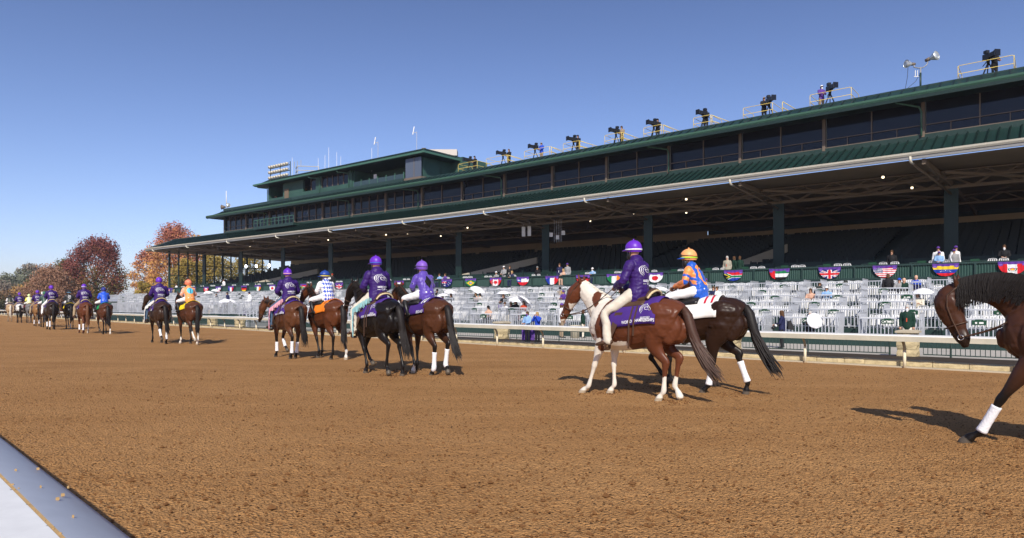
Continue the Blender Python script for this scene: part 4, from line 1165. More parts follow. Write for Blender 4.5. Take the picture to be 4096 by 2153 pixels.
LOGO = [  # strokes of the swirling horse head (x right, y up, width)
    [(.40, .98), (.20, .90), (.06, .72), (.03, .50), (.10, .30), (.24, .12)],
    [(.46, .92), (.28, .86), (.15, .70), (.12, .52), (.18, .36), (.30, .22)],
    [(.50, .86), (.34, .78), (.24, .62), (.24, .46), (.32, .34)],
    [(.36, .90), (.48, .97), (.60, .99), (.56, .90), (.64, .84), (.76, .72), (.88, .58), (.99, .46), (.97, .36), (.88, .34), (.80, .40)],
    [(.56, .82), (.46, .72), (.42, .58), (.48, .46), (.62, .42), (.76, .44), (.86, .42)],
    [(.36, .66), (.44, .62), (.58, .66), (.70, .60), (.80, .50)],
    [(.62, .70), (.70, .66), (.74, .62)],
]
def logo_geo(w=.30):
    """flat 2-D mesh of the whole badge: strokes + two words; returns verts (u,v) centred"""
    V = []; F = []
    for st in LOGO:
        R = catmull([(a, b) for a, b in st], 3); k = len(R)
        T = np.gradient(R, axis=0); T /= np.linalg.norm(T, axis=1)[:, None]
        o = len(V)
        for i in range(k):
            wd = .013 * math.sin(math.pi * min(.92, max(.1, (i + .5) / k))) + .004
            nx, ny = -T[i, 1] * wd, T[i, 0] * wd
            V += [(R[i, 0] + nx, R[i, 1] + ny), (R[i, 0] - nx, R[i, 1] - ny)]
        F += [(o + 2 * i, o + 2 * i + 1, o + 2 * i + 3, o + 2 * i + 2) for i in range(k - 1)]
    V = [((x - .5) * w, (y - .45) * w * .72) for x, y in V]
    for s, sz, cx, cy in (("BREEDERS'", .185, .12, -.50), ("CUP", .17, .12, -.66)):
        tv, tf = text_geo(s, sz * w, bold=.012); o = len(V); V += [(a + cx * w, b + cy * w) for a, b in tv]; F += [tuple(i + o for i in f) for f in tf]
    for x0, x1 in ((-.32, -.10), (.34, .56)):
        o = len(V); V += [(x0 * w, -.68 * w), (x1 * w, -.68 * w), (x1 * w, -.655 * w), (x0 * w, -.655 * w)]; F.append((o, o + 1, o + 2, o + 3))
    return V, F

def refine(V, F, mx):
    V = [tuple(v) for v in V]; F = [tuple(f) for f in F]; T = []
    for f in F:
        for i in range(1, len(f) - 1): T.append((f[0], f[i], f[i + 1]))
    mid = {}
    for _ in range(14):
        out = []; ch = False
        for a, b, c in T:
            e = [(math.dist(V[p], V[q]), p, q, r) for p, q, r in ((a, b, c), (b, c, a), (c, a, b))]; L, p, q, r = max(e)
            if L > mx:
                k = (min(p, q), max(p, q))
                if k not in mid: mid[k] = len(V); V.append(((V[p][0] + V[q][0]) / 2, (V[p][1] + V[q][1]) / 2))
                m = mid[k]; out += [(p, m, r), (m, q, r)]; ch = True
            else: out.append((a, b, c))
        T = out
        if not ch: break
    return V, T
def drape(x0, x1, ph0, ph1, off, nx=10, nph=22, thick=.008, wob=.0):
    """cloth over the back, phi in degrees from the top, negative = right side"""
    vs = []; fs = []
    for i in range(nx + 1):
        x = x0 + (x1 - x0) * i / nx; zc, a, b = torso_at(x)
        for j in range(nph + 1):
            ph = math.radians(ph0 + (ph1 - ph0) * j / nph); oo = off + wob * math.sin(j * 1.1 + i * .8) * abs(math.sin(ph))
            vs.append((x, (a + oo) * math.sin(ph), zc + (b + oo) * math.cos(ph)))
    n1 = nph + 1
    for i in range(nx):
        for j in range(nph): fs.append((i * n1 + j, (i + 1) * n1 + j, (i + 1) * n1 + j + 1, i * n1 + j + 1))
    return vs, fs
def on_side(x, ph, off):
    zc, a, b = torso_at(x); p = math.radians(ph); return (x, (a + off) * math.sin(p), zc + (b + off) * math.cos(p))
def side_print(V, F, xc, phc, off, name, m, parent, sc_=1.0):
    """print 2-D geometry on the left side of a drape: u to the tail, v up"""
    V, F = refine(V, F, .035)
    mb = MB().use(m)
    vs = [on_side(xc - u * sc_, phc - math.degrees(v * sc_ / .31), off) for u, v in V]
    mb.add(vs, [f[::-1] for f in F]); return mb.build(name, parent=parent)

def horse(pos, heading, label, coat, points, hairm, neck='normal', fl='vert', fr='back', hl='mid', hr='fwd', socks={}, bands={}, paint=None, vox=.018, turn=0.0,
          scale=1.0, tail=(0, .0), cloth=None, saddle='western', bridle=True, nhair=60, white_face=0, clip_mane=False, gait_seed=0, bandm=None, bulk=None, nthick=1.0, manem=None, mside=0):
    set_bulk(bulk if bulk is not None else (1.0 if saddle == 'western' else .65))
    root = empty('horse', pos, math.radians(heading), scale); tag(root, label, 'horse', 'horses parading on the dirt track')
    nk, hd = NECKS[neck]
    nk = [(x, z - (nthick - 1) * b * .5, a * (1 + (nthick - 1) * .6), b * nthick) for x, z, a, b in nk]
    def yaw(rows, x0=.6):
        out = []
        for r in rows:
            x, z, a, b = r; q = max(0, min(1, (x - x0) / .55)) * math.radians(turn); dx = x - x0
            out.append([x0 + dx * math.cos(q), dx * math.sin(q), z, a, b])
        return out
    hs_ = 1 + (nthick - 1) * .6; hd = [(hd[0][0] + (x - hd[0][0]) * hs_, hd[0][1] + (z - hd[0][1]) * hs_, a * hs_, b * hs_) for x, z, a, b in hd]
    nk = yaw(nk); hd = yaw(hd)
    lat = (-math.sin(math.radians(turn)), math.cos(math.radians(turn)), 0)
    legs = {'fl': leg_chain('f', fl, 1), 'fr': leg_chain('f', fr, -1), 'hl': leg_chain('h', hl, 1), 'hr': leg_chain('h', hr, -1)}
    ch = [[[x, 0, z, a, b] for x, z, a, b in TORSO], ([list(r) for r in nk], (0, 1, 0)), ([list(r) for r in hd], lat)]
    ch.append([[.22, 0, 1.50, .05, .05], [.40, 0, 1.545, .055, .055], [.56, 0, 1.53, .05, .06], [.70, 0, 1.48, .05, .08]])   # withers
    for sd in (1, -1):
        ch.append([[-.70, .15 * sd, 1.36, .12, .15], [-.52, .185 * sd, 1.37, .14, .18], [-.36, .17 * sd, 1.34, .11, .14]])     # quarters
        ch.append([[-.74, .10 * sd, 1.30, .09, .10], [-.75, .11 * sd, 1.12, .10, .13], [-.66, .13 * sd, .98, .085, .12]])      # buttocks
        ch.append([[.62, .12 * sd, 1.30, .07, .12], [.66, .12 * sd, 1.12, .08, .12], [.60, .13 * sd, 1.0, .06, .08]])         # shoulder and breast
    L = np.array(lat); H = np.array(hd)
    # cheek, nostril area and ears
    for sd in (1, -1):
        c = H[2][:3] + L * .045 * sd; ch.append([[*(c + np.array([0, 0, .05])), .05, .075], [*(c + np.array([.0, 0, -.03])), .055, .085], [*(c + np.array([.03, 0, -.10])), .035, .05]])
        e = H[0][:3] + L * .05 * sd; fdir = (H[1][:3] - H[0][:3]); up = np.array([0, 0, 1.])
        ch.append([[*(e + up * .02), .032, .026], [*(e + up * .09 + L * .02 * sd + fdir * .1), .034, .022], [*(e + up * .15 + L * .025 * sd + fdir * .2), .020, .014], [*(e + up * .19 + L * .02 * sd + fdir * .3), .006, .006]])
    for k in legs: ch.append(legs[k])
    for k in ('hl', 'hr'):
        q = legs[k][6]; ch.append([[q[0] - .03, q[1], q[2] + .07, .022, .022], [q[0] - .052, q[1], q[2] + .035, .024, .024], [q[0] - .035, q[1], q[2] - .04, .022, .024]])
    me = organic(ch, voxel=vox, smooth=3 if vox < .02 else 2, n=14, sub=4, name='horse_body')
    Pv = mverts(me)
    # gentle muscle relief
    Nn = mnormals(me)
    dsp = .006 * vnoise(Pv, 2.6, 5) + .003 * vnoise(Pv, 6.5, 6)
    body = (Pv[:, 2] > .95)
    Pv2 = Pv + Nn * (dsp * body)[:, None]; me.vertices.foreach_set('co', Pv2.ravel())
    cols = np.tile(np.array(coat), (len(Pv), 1)) * (1 + .10 * vnoise(Pv, .9, 2))[:, None]
    # belly and flank slightly warmer
    if points is not None:
        pc = np.array(points)
        mz = np.clip((H[4][2] + .06 - Pv[:, 2]) / .12, 0, 1) * (np.abs(Pv[:, 0] - H[5][0]) < .28) * (np.linalg.norm(Pv[:, :2] - H[5][:2], axis=1) < .3)
        cols = cols * (1 - .8 * mz[:, None]) + pc * .8 * mz[:, None]
    hoofc = np.array((.10, .08, .06))
    for k in legs:
        A = np.array(legs[k])[:, :3]; seg = catmull(A, 4)
        near = np.full(len(Pv), 9.); idx = np.zeros(len(Pv))
        cand = np.where((Pv[:, 2] < 1.05) & (np.abs(Pv[:, 1] - A[-1, 1]) < .14))[0]
        if len(cand) == 0: continue
        D = np.linalg.norm(Pv[cand][:, None, :] - seg[None], axis=2); ii = D.argmin(1); dd = D.min(1)
        n0 = len(seg); frac = ii / (n0 - 1)
        isf = k[0] == 'f'; kn = (5 if isf else 6) / (len(A) - 1); ft = (8 if isf else 9) / (len(A) - 1); cor = (len(A) - 2) / (len(A) - 1)
        ok = dd < (.16)
        c_ = cand[ok]; f_ = frac[ok]
        if points is not None:
            w_ = np.clip((f_ - (kn - .20)) / .14, 0, 1); cols[c_] = cols[c_] * (1 - w_[:, None]) + pc * w_[:, None]
        s_ = socks.get(k, 0)
        if s_ > 0:   # 1 = up to the knee or hock, .3 = pastern
            lim = cor - (cor - kn) * s_ + .015 * vnoise(Pv[c_], 6, 3)
            cols[c_[f_ > lim]] = (.74, .70, .62)
        hf = f_ > cor + .025
        cols[c_[hf]] = hoofc if s_ <= 0 else (.40, .33, .24)
    if white_face:
        q = (np.linalg.norm(Pv - (H[2][:3] + (H[2][:3] - H[3][:3]) * .3), axis=1) < .0)
    if paint: cols = paint(Pv, cols, H)
    set_cols(me, np.clip(cols, .002, .9))
    put('body', me, M_COAT, root)
    # eyes
    if vox < .019:
        for sd in (1, -1):
            c = H[1][:3] * .45 + H[2][:3] * .55 + L * .088 * sd + (H[2][:3] - H[3][:3]) * .12 * 0
            mb = MB().use(M_BLKL); vs, fs = tube_geo([c - L * .015 * sd, c + L * .006 * sd], [.022, .016], [.018, .012], 8, (0, 0, 1), dome=True); mb.add(vs, fs, True); mb.build('eye', parent=root)
    # tail: core plus strands
    mb = MB().use(hairm); r = random.Random(gait_seed); sx, sy = tail
    base = np.array([-.83, 0, 1.46])
    def tl(t, ox, oy, ln):   # curve of a strand
        x = base[0] - .10 * math.sin(min(t, .3) / .3 * 1.57) - sx * t ** 2.1 * .9 + ox * (t ** .7) * .55
        y = sy * t ** 1.5 + oy * (.35 + t * .65); z = base[2] - .02 + .02 * t - ln * max(0, t - .05) ** 1.05 + (.03 * math.sin(t * 9 + ox * 40))
        return (x, y, z)
    core = [tl(t, 0, 0, 1.05) for t in (0, .08, .2, .4, .6, .8)]
    mb.tube(core, [.035, .055, .075, .075, .06, .02], 10)
    for i in range(nhair):
        a = r.random() * 6.28; q = math.sqrt(r.random()); ln = 1.05 + r.random() * .17; ox = .17 * q * math.cos(a); oy = .085 * q * math.sin(a)
        tend = r.uniform(.82, 1.0); kk = 7
        pts = [tl(tend * j / (kk - 1), ox + .02 * math.sin(j + i), oy + .012 * math.sin(j * 1.7 + i), ln) for j in range(kk)]
        wd = [.012, .017, .018, .017, .014, .010, .003]
        mb.tube(pts, [v * (1.5 if nhair < 40 else 1) for v in wd], 4, smooth=False, cap=False)
    mb.build('tail', parent=root)
    # mane
    if not clip_mane:
        mb = MB().use(manem or hairm); crest = catmull(np.array(nk)[1:], 5); n_ = (460 if neck == 'arched' else 110) if nhair >= 100 else (60 if nhair >= 50 else 26); wm = (.22 if neck == 'arched' else .6) if nhair >= 100 else .8
        for i in range(n_):
            f_ = i / (n_ - 1); fq = f_ * (len(crest) - 1); j0 = min(len(crest) - 2, int(fq)); c = crest[j0] * (1 - (fq - j0)) + crest[j0 + 1] * (fq - j0)
            T = np.array([c[0] - .0, 0, 0]); j = min(len(crest) - 2, int(f_ * (len(crest) - 1))); tg = crest[j + 1][:3] - crest[j][:3]; tg /= np.linalg.norm(tg)
            upv = np.cross(tg, np.array([0, -1., 0])); upv = upv if upv[2] > 0 else -upv
            top = c[:3] + upv * (c[4] - .005) + tg * r.uniform(-.02, .02)
            sd = mside or (1 if neck == 'arched' else (-1 if i % 3 else 1)); a = c[3]; dn = r.uniform(.13, .24) * (1.35 if neck == 'arched' else .8)
            p1 = top + upv * .012 + np.array([0, sd * a * .45, 0]); p2 = top - upv * dn * .35 + np.array([0, sd * (a * .82 + .018), 0]); p3 = top - upv * dn + np.array([0, sd * (a * 1.0 + .022), 0]) - tg * r.uniform(-.03, .04)
            mb.tube([top - upv * .02, p1, p2, p3], [.020 * wm, .021 * wm, .017 * wm, .004], 4, smooth=False, cap=False)
        for i in range(5):
            p = H[0][:3] + L * r.uniform(-.03, .03); mb.tube([p + np.array([0, 0, .07]), H[1][:3] + np.array([.05, 0, .085]), H[2][:3] + (H[2][:3] - np.array([.9, 0, 1.5])) * .0 + np.array([.09, 0, .10]) + L * r.uniform(-.04, .04)], [.015, .014, .004], 4, cap=False)
        mb.build('mane', parent=root)
    # bandages
    for k, up in bands.items():
        A = np.array(legs[k]); i0 = 6 if k[0] == 'f' else 7; seg = catmull(A[i0:i0 + 3 + (1 if up > 1 else 0)], 5)
        mb = MB().use(bandm or M_BAND); rr = [max(v, .030) + .012 + .002 * (i % 2) for i, v in enumerate(seg[:, 3])]; rb = [max(v, .036) + .012 + .002 * (i % 2) for i, v in enumerate(seg[:, 4])]
        vs, fs = tube_geo(seg[:, :3], rr, rb, 12, (0, 1, 0)); mb.add(vs, fs, True); mb.build('leg_bandage', parent=root)
    # bridle
    if bridle:
        mb = MB().use(M_LEATHER if saddle == 'western' else M_BLKL)
        def ring(c, T, a, b, rad=.009, n=14):
            T = T / np.linalg.norm(T); S = L; Uu = np.cross(T, S); pts = [c + S * (a + .006) * math.cos(q) + Uu * (b + .006) * math.sin(q) for q in [2 * math.pi * i / n for i in range(n + 1)]]
            mb.tube(pts, rad, 5, lat=tuple(T + .001), cap=False)
        HT = H[4][:3] - H[3][:3]
        ring((H[3][:3] + H[4][:3]) / 2, HT, (H[3][3] + H[4][3]) / 2, (H[3][4] + H[4][4]) / 2)
        ring(H[1][:3] * .7 + H[0][:3] * .3, np.array([.75, 0, .65]) * 1.0, .088, .125)
        bits = []
        for sd in (1, -1):
            bit = H[5][:3] + L * .062 * sd + (H[4][:3] - H[5][:3]) * .25; bits.append(bit)
            pts = [H[0][:3] + L * .05 * sd + np.array([0, 0, .03]), H[1][:3] + L * .10 * sd, H[2][:3] + L * .105 * sd + np.array([.0, 0, 0]), H[3][:3] + L * .078 * sd, bit]
            mb.tube([tuple(p) for p in pts], .009, 5, lat=(1, 0, .3), cap=False)
        mb.build('bridle', parent=root)
        if vox < .019:
            for b_ in bits:
                mb = MB().use(M_STEEL); pts = [tuple(b_ + np.array([.028 * math.cos(q), 0, .028 * math.sin(q)])) for q in [2 * math.pi * i / 10 for i in range(11)]]
                mb.tube(pts, .006, 5, lat=(0, 1, 0), cap=False); mb.build('bit_ring', parent=root)
        hz = 1.80 if saddle == 'western' else 1.76
        for b_, sd in zip(bits, (1, -1)):
            hand = np.array([.32, .08 * sd, hz]); mid = (b_ + hand) / 2 + np.array([0, .05 * sd, -.14])
            mb = MB().use(M_LEATHER); pts = catmull([tuple(b_), tuple(mid), tuple(hand)], 5); mb.tube([tuple(p) for p in pts], .008, 5, cap=False); mb.build('rein', parent=root)
    # saddle and cloth
    if cloth:
        m, kind, ph = cloth
        if saddle == 'western': x0, x1 = -.56, .36
        else: x0, x1 = -.50, .22
        vs, fs = drape(x0, x1, -ph, ph, .022, 12, 26, wob=.004); mb = MB().use(m); mb.add(vs, fs, True); o = mb.build('saddle_cloth', parent=root)
        md = o.modifiers.new('t', 'SOLIDIFY'); md.thickness = .012; md.offset = 0
        if kind == 'badge' and vox < .022:
            V, F = logo_geo(.23); side_print(V, F, -.37, 60, .040, 'emblem', M_PRINT, o, .92)
            V, F = text_geo('WORLD CHAMPIONSHIPS', .050, bold=.015); side_print(V, F, -.27, 84, .040, 'lettering', M_PRINT, o)
        elif kind == 'badge':
            V, F = logo_geo(.22); side_print(V, F, -.38, 58, .040, 'emblem', M_PRINT, o)
            V, F = text_geo('WORLD', .08, bold=.015); side_print(V, F, -.32, 84, .040, 'lettering', M_PRINT, o)
        elif kind:
            txt, mm, sub = kind; V, F = text_geo(txt, .25, bold=.03); side_print(V, F, -.34, 34, .040, 'number', mm, o, .95)
            if sub: V, F = text_geo(sub, .07, bold=.01); side_print(V, F, -.34, 78, .040, 'lettering', mm, o, 1.0)
    if saddle == 'western':
        so = organic([[[-.30, 0, 1.59, .19, .06], [-.15, 0, 1.585, .17, .05], [.05, 0, 1.585, .16, .045], [.22, 0, 1.61, .14, .055]],
                      ([[-.33, -.19, 1.62, .03, .03], [-.36, -.12, 1.70, .034, .04], [-.37, 0, 1.735, .034, .045], [-.36, .12, 1.70, .034, .04], [-.33, .19, 1.62, .03, .03]], (0, 0, 1)),
                      [[.24, 0, 1.60, .05, .05], [.26, 0, 1.68, .03, .03], [.27, 0, 1.735, .022, .022], [.275, 0, 1.75, .035, .04]]], voxel=.016, smooth=2)
        sob = put('saddle', so, M_LEATHER, root)
        mb = MB().use(M_LEATHER); vs, fs = drape(-.30, .26, -46, 46, .036, 8, 16); mb.add(vs, fs, True); o = mb.build('skirt', parent=sob); md = o.modifiers.new('t', 'SOLIDIFY'); md.thickness = .012
        mb = MB().use(M_ROPE)
        pts = catmull([(-.352, -.20, 1.60), (-.395, -.13, 1.69), (-.41, 0, 1.725), (-.395, .13, 1.69), (-.352, .20, 1.60)], 5); mb.tube([tuple(p) for p in pts], [.016 + .005 * (i % 2) for i in range(len(pts))], 6, lat=(0, 0, 1)); mb.build('cantle_binding', parent=sob)
        for sd in (1, -1):
            mb = MB().use(M_LEATHER); a = np.array([.10, .30 * sd, 1.38]); b = np.array([.24, .385 * sd, .93])
            mb.hexa([tuple(b + [-.03, 0, 0]), tuple(b + [.03, 0, 0]), tuple(b + [.03, .012 * sd, 0]), tuple(b + [-.03, .012 * sd, 0]), tuple(a + [-.07, 0, 0]), tuple(a + [.07, 0, 0]), tuple(a + [.07, .012 * sd, 0]), tuple(a + [-.07, .012 * sd, 0])])
            c = np.array([.27, .385 * sd, .86]); pts = [tuple(c + np.array([.0 + .05 * math.cos(q), .065 * math.sin(q), .0]) * 1 + np.array([0, 0, 0])) for q in (0,)]
            lp = [(c[0], c[1] - .06, c[2] - .06), (c[0], c[1] - .055, c[2] + .02), (c[0], c[1], c[2] + .09), (c[0], c[1] + .055, c[2] + .02), (c[0], c[1] + .06, c[2] - .06), (c[0], c[1] - .06, c[2] - .06)]
            for p, q in zip(lp, lp[1:]): mb.bar(p, q, .05, .018, up=(1, 0, 0))
            mb.build('stirrup_leather', parent=sob)
            for xx, zz in ((-.14, .82), (-.22, 1.02)):
                mb = MB().use(M_LEATHER); p0 = on_side(xx, 50 * sd, .05); p1 = on_side(xx + .02, 84 * sd, .05); p2 = (xx + .03, p1[1] * 1.0, zz)
                mb.bar(p0, p1, .026, .008, up=(0, 1, 0)); mb.bar(p1, p2, .028, .008, up=(0, 1, 0)); mb.build('saddle_string', parent=sob)
    else:
        mb = MB().use(M_BLKL); vs, fs = drape(-.16, .26, -48, 48, .032, 8, 14); mb.add(vs, fs, True); sob = mb.build('saddle', parent=root); md = sob.modifiers.new('t', 'SOLIDIFY'); md.thickness = .03; md.offset = 1
        for sd in (1, -1):
            mb = MB().use(M_BLKL); mb.bar(on_side(.14, 45 * sd, .06), (.12, .33 * sd, 1.25), .02, .01, up=(0, 1, 0))
            c = (.12, .33 * sd, 1.20); lp = [(c[0] , c[1] - .05, c[2] - .05), (c[0], c[1], c[2] + .06), (c[0], c[1] + .05, c[2] - .05), (c[0], c[1] - .05, c[2] - .05)]
            for p, q in zip(lp, lp[1:]): mb.bar(p, q, .03, .012, up=(1, 0, 0))
            mb.build('stirrup', parent=sob)
        mb = MB().use(M_BLKL)
        zc, a, b = torso_at(.16); mb.tube([(.16, (a + .012) * math.sin(q), zc + (b + .012) * math.cos(q)) for q in [2 * math.pi * i / 20 for i in range(21)]], .014, 5, lat=(1, 0, 0), cap=False); mb.build('girth', parent=root)
    return root

# ================================================================ PEOPLE
def human_parts(J, v=.02, fold=.0, build=1.0, jacket=True, shirt_len=.08, loose=.022, boots='low'):
    """J: joints. returns dict name -> mesh"""
    B = build; a3 = lambda k: np.array(J[k], float)
    pel, wai, che, sho, nec, hea = (a3(k) for k in ('pelvis', 'waist', 'chest', 'shoulder', 'neck', 'head'))
    fw = a3('fwd') if 'fwd' in J else np.array([1., 0, 0]); hf = a3('hfwd') if 'hfwd' in J else fw
    lt = np.cross(np.array([0, 0, 1.]), fw); hl_ = np.cross(np.array([0, 0, 1.]), hf)
    def r(p, a, b): return [*p, a * B, b * B]
    torso = ([r(pel + [0, 0, -.06], .13, .10), r(pel, .165, .13), r(wai, .14, .115), r(che, .165, .125), r(sho + [0, 0, -.02], .17, .10), r(sho + [0, 0, .045], .09, .07)], tuple(lt))
    neck = ([r(sho, .06, .065), r(nec, .05, .055), r(hea + [0, 0, -.06], .05, .055)], tuple(hl_))
    up = np.array([0, 0, 1.])
    head = ([r(hea - up * .125 + hf * .045, .036, .035), r(hea - up * .095 + hf * .02, .055, .07), r(hea - up * .04, .068, .088), r(hea + up * .03, .074, .096), r(hea + up * .09, .066, .084), r(hea + up * .125, .035, .045)], tuple(hl_))
    nose = [r(hea + hf * .085 + up * .005, .010, .010), r(hea + hf * .104 - up * .025, .014, .012), r(hea + hf * .088 - up * .04, .012, .010)]
    body = [torso, neck, head, nose]
    for sd in (1, -1):
        body.append([r(hea + hl_ * .070 * sd + up * .015, .012, .018), r(hea + hl_ * .076 * sd - up * .03, .010, .014)])
    arms = []; legs = []
    for sd, k in ((1, 'l'), (-1, 'r')):
        S_, E_, W_ = a3('sh' + k), a3('el' + k), a3('wr' + k)
        arms.append([r(S_ * .75 + sho * .25, .07, .07), r(S_, .062, .062), r(S_ * .5 + E_ * .5, .050, .050), r(E_, .042, .042), r(E_ * .5 + W_ * .5, .038, .038), r(W_, .026, .026)])
        Hh, Kk, An, Tt = a3('hip' + k), a3('kn' + k), a3('an' + k), a3('to' + k)
        legs.append([r(Hh * .7 + pel * .3, .09, .10), r(Hh, .085, .095), r(Hh * .5 + Kk * .5, .072, .078), r(Kk, .052, .056), r(Kk * .6 + An * .4, .050, .056), r(An, .034, .036)])
        if 'footdir' not in J: pass
    feet = [[r(a3('an' + k) + [0, 0, .02], .036, .04), r(a3('an' + k) * .6 + a3('to' + k) * .4, .04, .035), r(a3('to' + k), .035, .022)] for k in 'lr']
    out = {'body': organic(body + arms + legs + feet, voxel=v, smooth=2, n=12, sub=3)}
    # hands: palm, four bent fingers of different lengths, thumb leaving the side of the palm
    V = []; F = []
    for sd, k in ((1, 'l'), (-1, 'r')):
        W_, E_ = a3('wr' + k), a3('el' + k); dr = W_ - E_; dr /= np.linalg.norm(dr); sdv = np.cross(dr, up); sdv /= max(np.linalg.norm(sdv), 1e-6); nrm = np.cross(sdv, dr)
        pc = W_ + dr * .045
        parts = [([tuple(W_), tuple(pc), tuple(W_ + dr * .09)], [.024, .040, .038], [.020, .018, .016])]
        for q, ln in enumerate((.070, .080, .074, .058)):
            b0 = W_ + dr * .085 + sdv * (.028 - .019 * q); c1 = b0 + dr * ln * .45 - nrm * .006; c2 = c1 + dr * ln * .1 - nrm * ln * .4; c3 = c2 - dr * ln * .25 - nrm * ln * .18
            parts.append(([tuple(b0), tuple(c1), tuple(c2), tuple(c3)], [.0095, .009, .0085, .007], [.0095, .009, .0085, .007]))
        t0 = W_ + dr * .03 + sdv * .030 * 1; parts.append(([tuple(t0), tuple(t0 + dr * .03 + sdv * .022 - nrm * .012), tuple(t0 + dr * .052 + sdv * .012 - nrm * .03)], [.012, .011, .008], [.012, .011, .008]))
        for pts, ra, rb in parts:
            vs, fs = tube_geo(pts, ra, rb, 7, tuple(sdv), dome=True); o = len(V); V += vs; F += [[i + o for i in f] for f in fs]
    out['hands'] = (V, F)
    L_ = loose
    def infl(rows, d): return [[x, y, z, a + d, b + d] for x, y, z, a, b in rows]
    tor = [list(q) for q in torso[0]]; tor[0] = r(pel + [0, 0, -shirt_len], .165, .135)
    tor[0][3] += .0
    coll = ([r(sho + [0, 0, .03], .085, .08), r(nec + [0, 0, .01], .068, .070)], tuple(hl_))
    sm = organic([(infl(tor, L_), tuple(lt)), (infl(coll[0], .008), coll[1])] + [infl([q for q in a_[:-1]] + [[*(np.array(a_[-1][:3]) * .92 + np.array(a_[-2][:3]) * .08), a_[-1][3] + .004, a_[-1][4] + .004]], L_ * .75) for a_ in arms], voxel=v, smooth=2, n=12, sub=3)
    if fold:
        Pv = mverts(sm); Nn = mnormals(sm); rid = 1 - np.abs(vnoise(Pv * np.array([1, 1, 1.7]), 4.2, 11)); rid2 = vnoise(Pv, 7.0, 12)
        me_ = Pv + Nn * (fold * (rid * .8 + .35 * rid2))[:, None]; sm.vertices.foreach_set('co', me_.ravel())
    out['shirt'] = sm
    hips = ([[*(wai - [0, 0, .05]), .14 * B, .11 * B], [*pel, .168 * B, .135 * B], [*(pel - [0, 0, .06]), .14 * B, .12 * B]], tuple(lt))
    lg = [infl([list(q) for q in l_], .016 if boots == 'low' else .010) for l_ in legs]
    if boots != 'low': lg = [l_[:-2] for l_ in lg]
    else:
        for l_ in lg: l_[-1][3] += .016; l_[-1][4] += .018
    tm = organic([(infl(hips[0], .010), hips[1])] + lg, voxel=v, smooth=2, n=12, sub=3)
    if fold:
        Pv = mverts(tm); Nn = mnormals(tm); tm.vertices.foreach_set('co', (Pv + Nn * (fold * .6 * vnoise(Pv, 5.0, 13))[:, None]).ravel())
    out['trousers'] = tm
    bt = []
    for k, l_ in zip('lr', legs):
        An, Tt, Kk = a3('an' + k), a3('to' + k), a3('kn' + k); dn = Tt - An; dn /= np.linalg.norm(dn)
        ch = [[[*(An - dn * .06 - up * .02), .036, .036], [*(An + dn * .02 - up * .015), .044, .044], [*(An * .4 + Tt * .6), .045, .036], [*(Tt + dn * .02), .038, .026]]]
        if boots == 'low': ch.append([[*(An + (Kk - An) * .22), .05, .052], [*An, .043, .048]])
        else: ch.append([[*(Kk * .80 + An * .20), .058, .062], [*(Kk * .5 + An * .5), .058, .062], [*(Kk * .2 + An * .8), .042, .046], [*An, .042, .048]])
        bt.append(organic(ch, voxel=max(.012, v * .8), smooth=1, n=10, sub=3))
    out['boots'] = bt
    return out
def stand_J(h=1.0, arms='down'):
    J = dict(pelvis=(0, 0, .95), waist=(0, 0, 1.10), chest=(0, 0, 1.27), shoulder=(-.01, 0, 1.42), neck=(0, 0, 1.50), head=(.02, 0, 1.63),
             hipl=(0, .09, .92), hipr=(0, -.09, .92), knl=(.02, .10, .50), knr=(.0, -.10, .50), anl=(0, .10, .08), anr=(-.02, -.11, .08), tol=(.15, .12, .03), tor=(.13, -.13, .03), shl=(-.01, .19, 1.40), shr=(-.01, -.19, 1.40))
    if arms == 'down': J.update(ell=(-.03, .25, 1.12), elr=(-.03, -.25, 1.12), wrl=(.05, .24, .88), wrr=(.05, -.24, .88))
    if arms == 'up': J.update(ell=(.20, .22, 1.25), elr=(.20, -.22, 1.25), wrl=(.22, .06, 1.54), wrr=(.22, -.06, 1.54))
    if arms == 'fwd': J.update(ell=(.08, .24, 1.16), elr=(.08, -.24, 1.16), wrl=(.30, .10, 1.10), wrr=(.30, -.10, 1.12))
    return J
def sit_J():
    return dict(pelvis=(0, 0, .52), waist=(-.01, 0, .68), chest=(.02, 0, .85), shoulder=(.04, 0, 1.00), neck=(.05, 0, 1.08), head=(.07, 0, 1.21),
             hipl=(.02, .09, .52), hipr=(.02, -.09, .52), knl=(.42, .12, .52), knr=(.42, -.12, .52), anl=(.42, .12, .10), anr=(.40, -.12, .10), tol=(.56, .13, .04), tor=(.54, -.13, .04),
             shl=(.04, .19, .98), shr=(.04, -.19, .98), ell=(.14, .24, .74), elr=(.14, -.24, .74), wrl=(.36, .12, .80), wrr=(.36, -.10, .80))
HAIR = {}
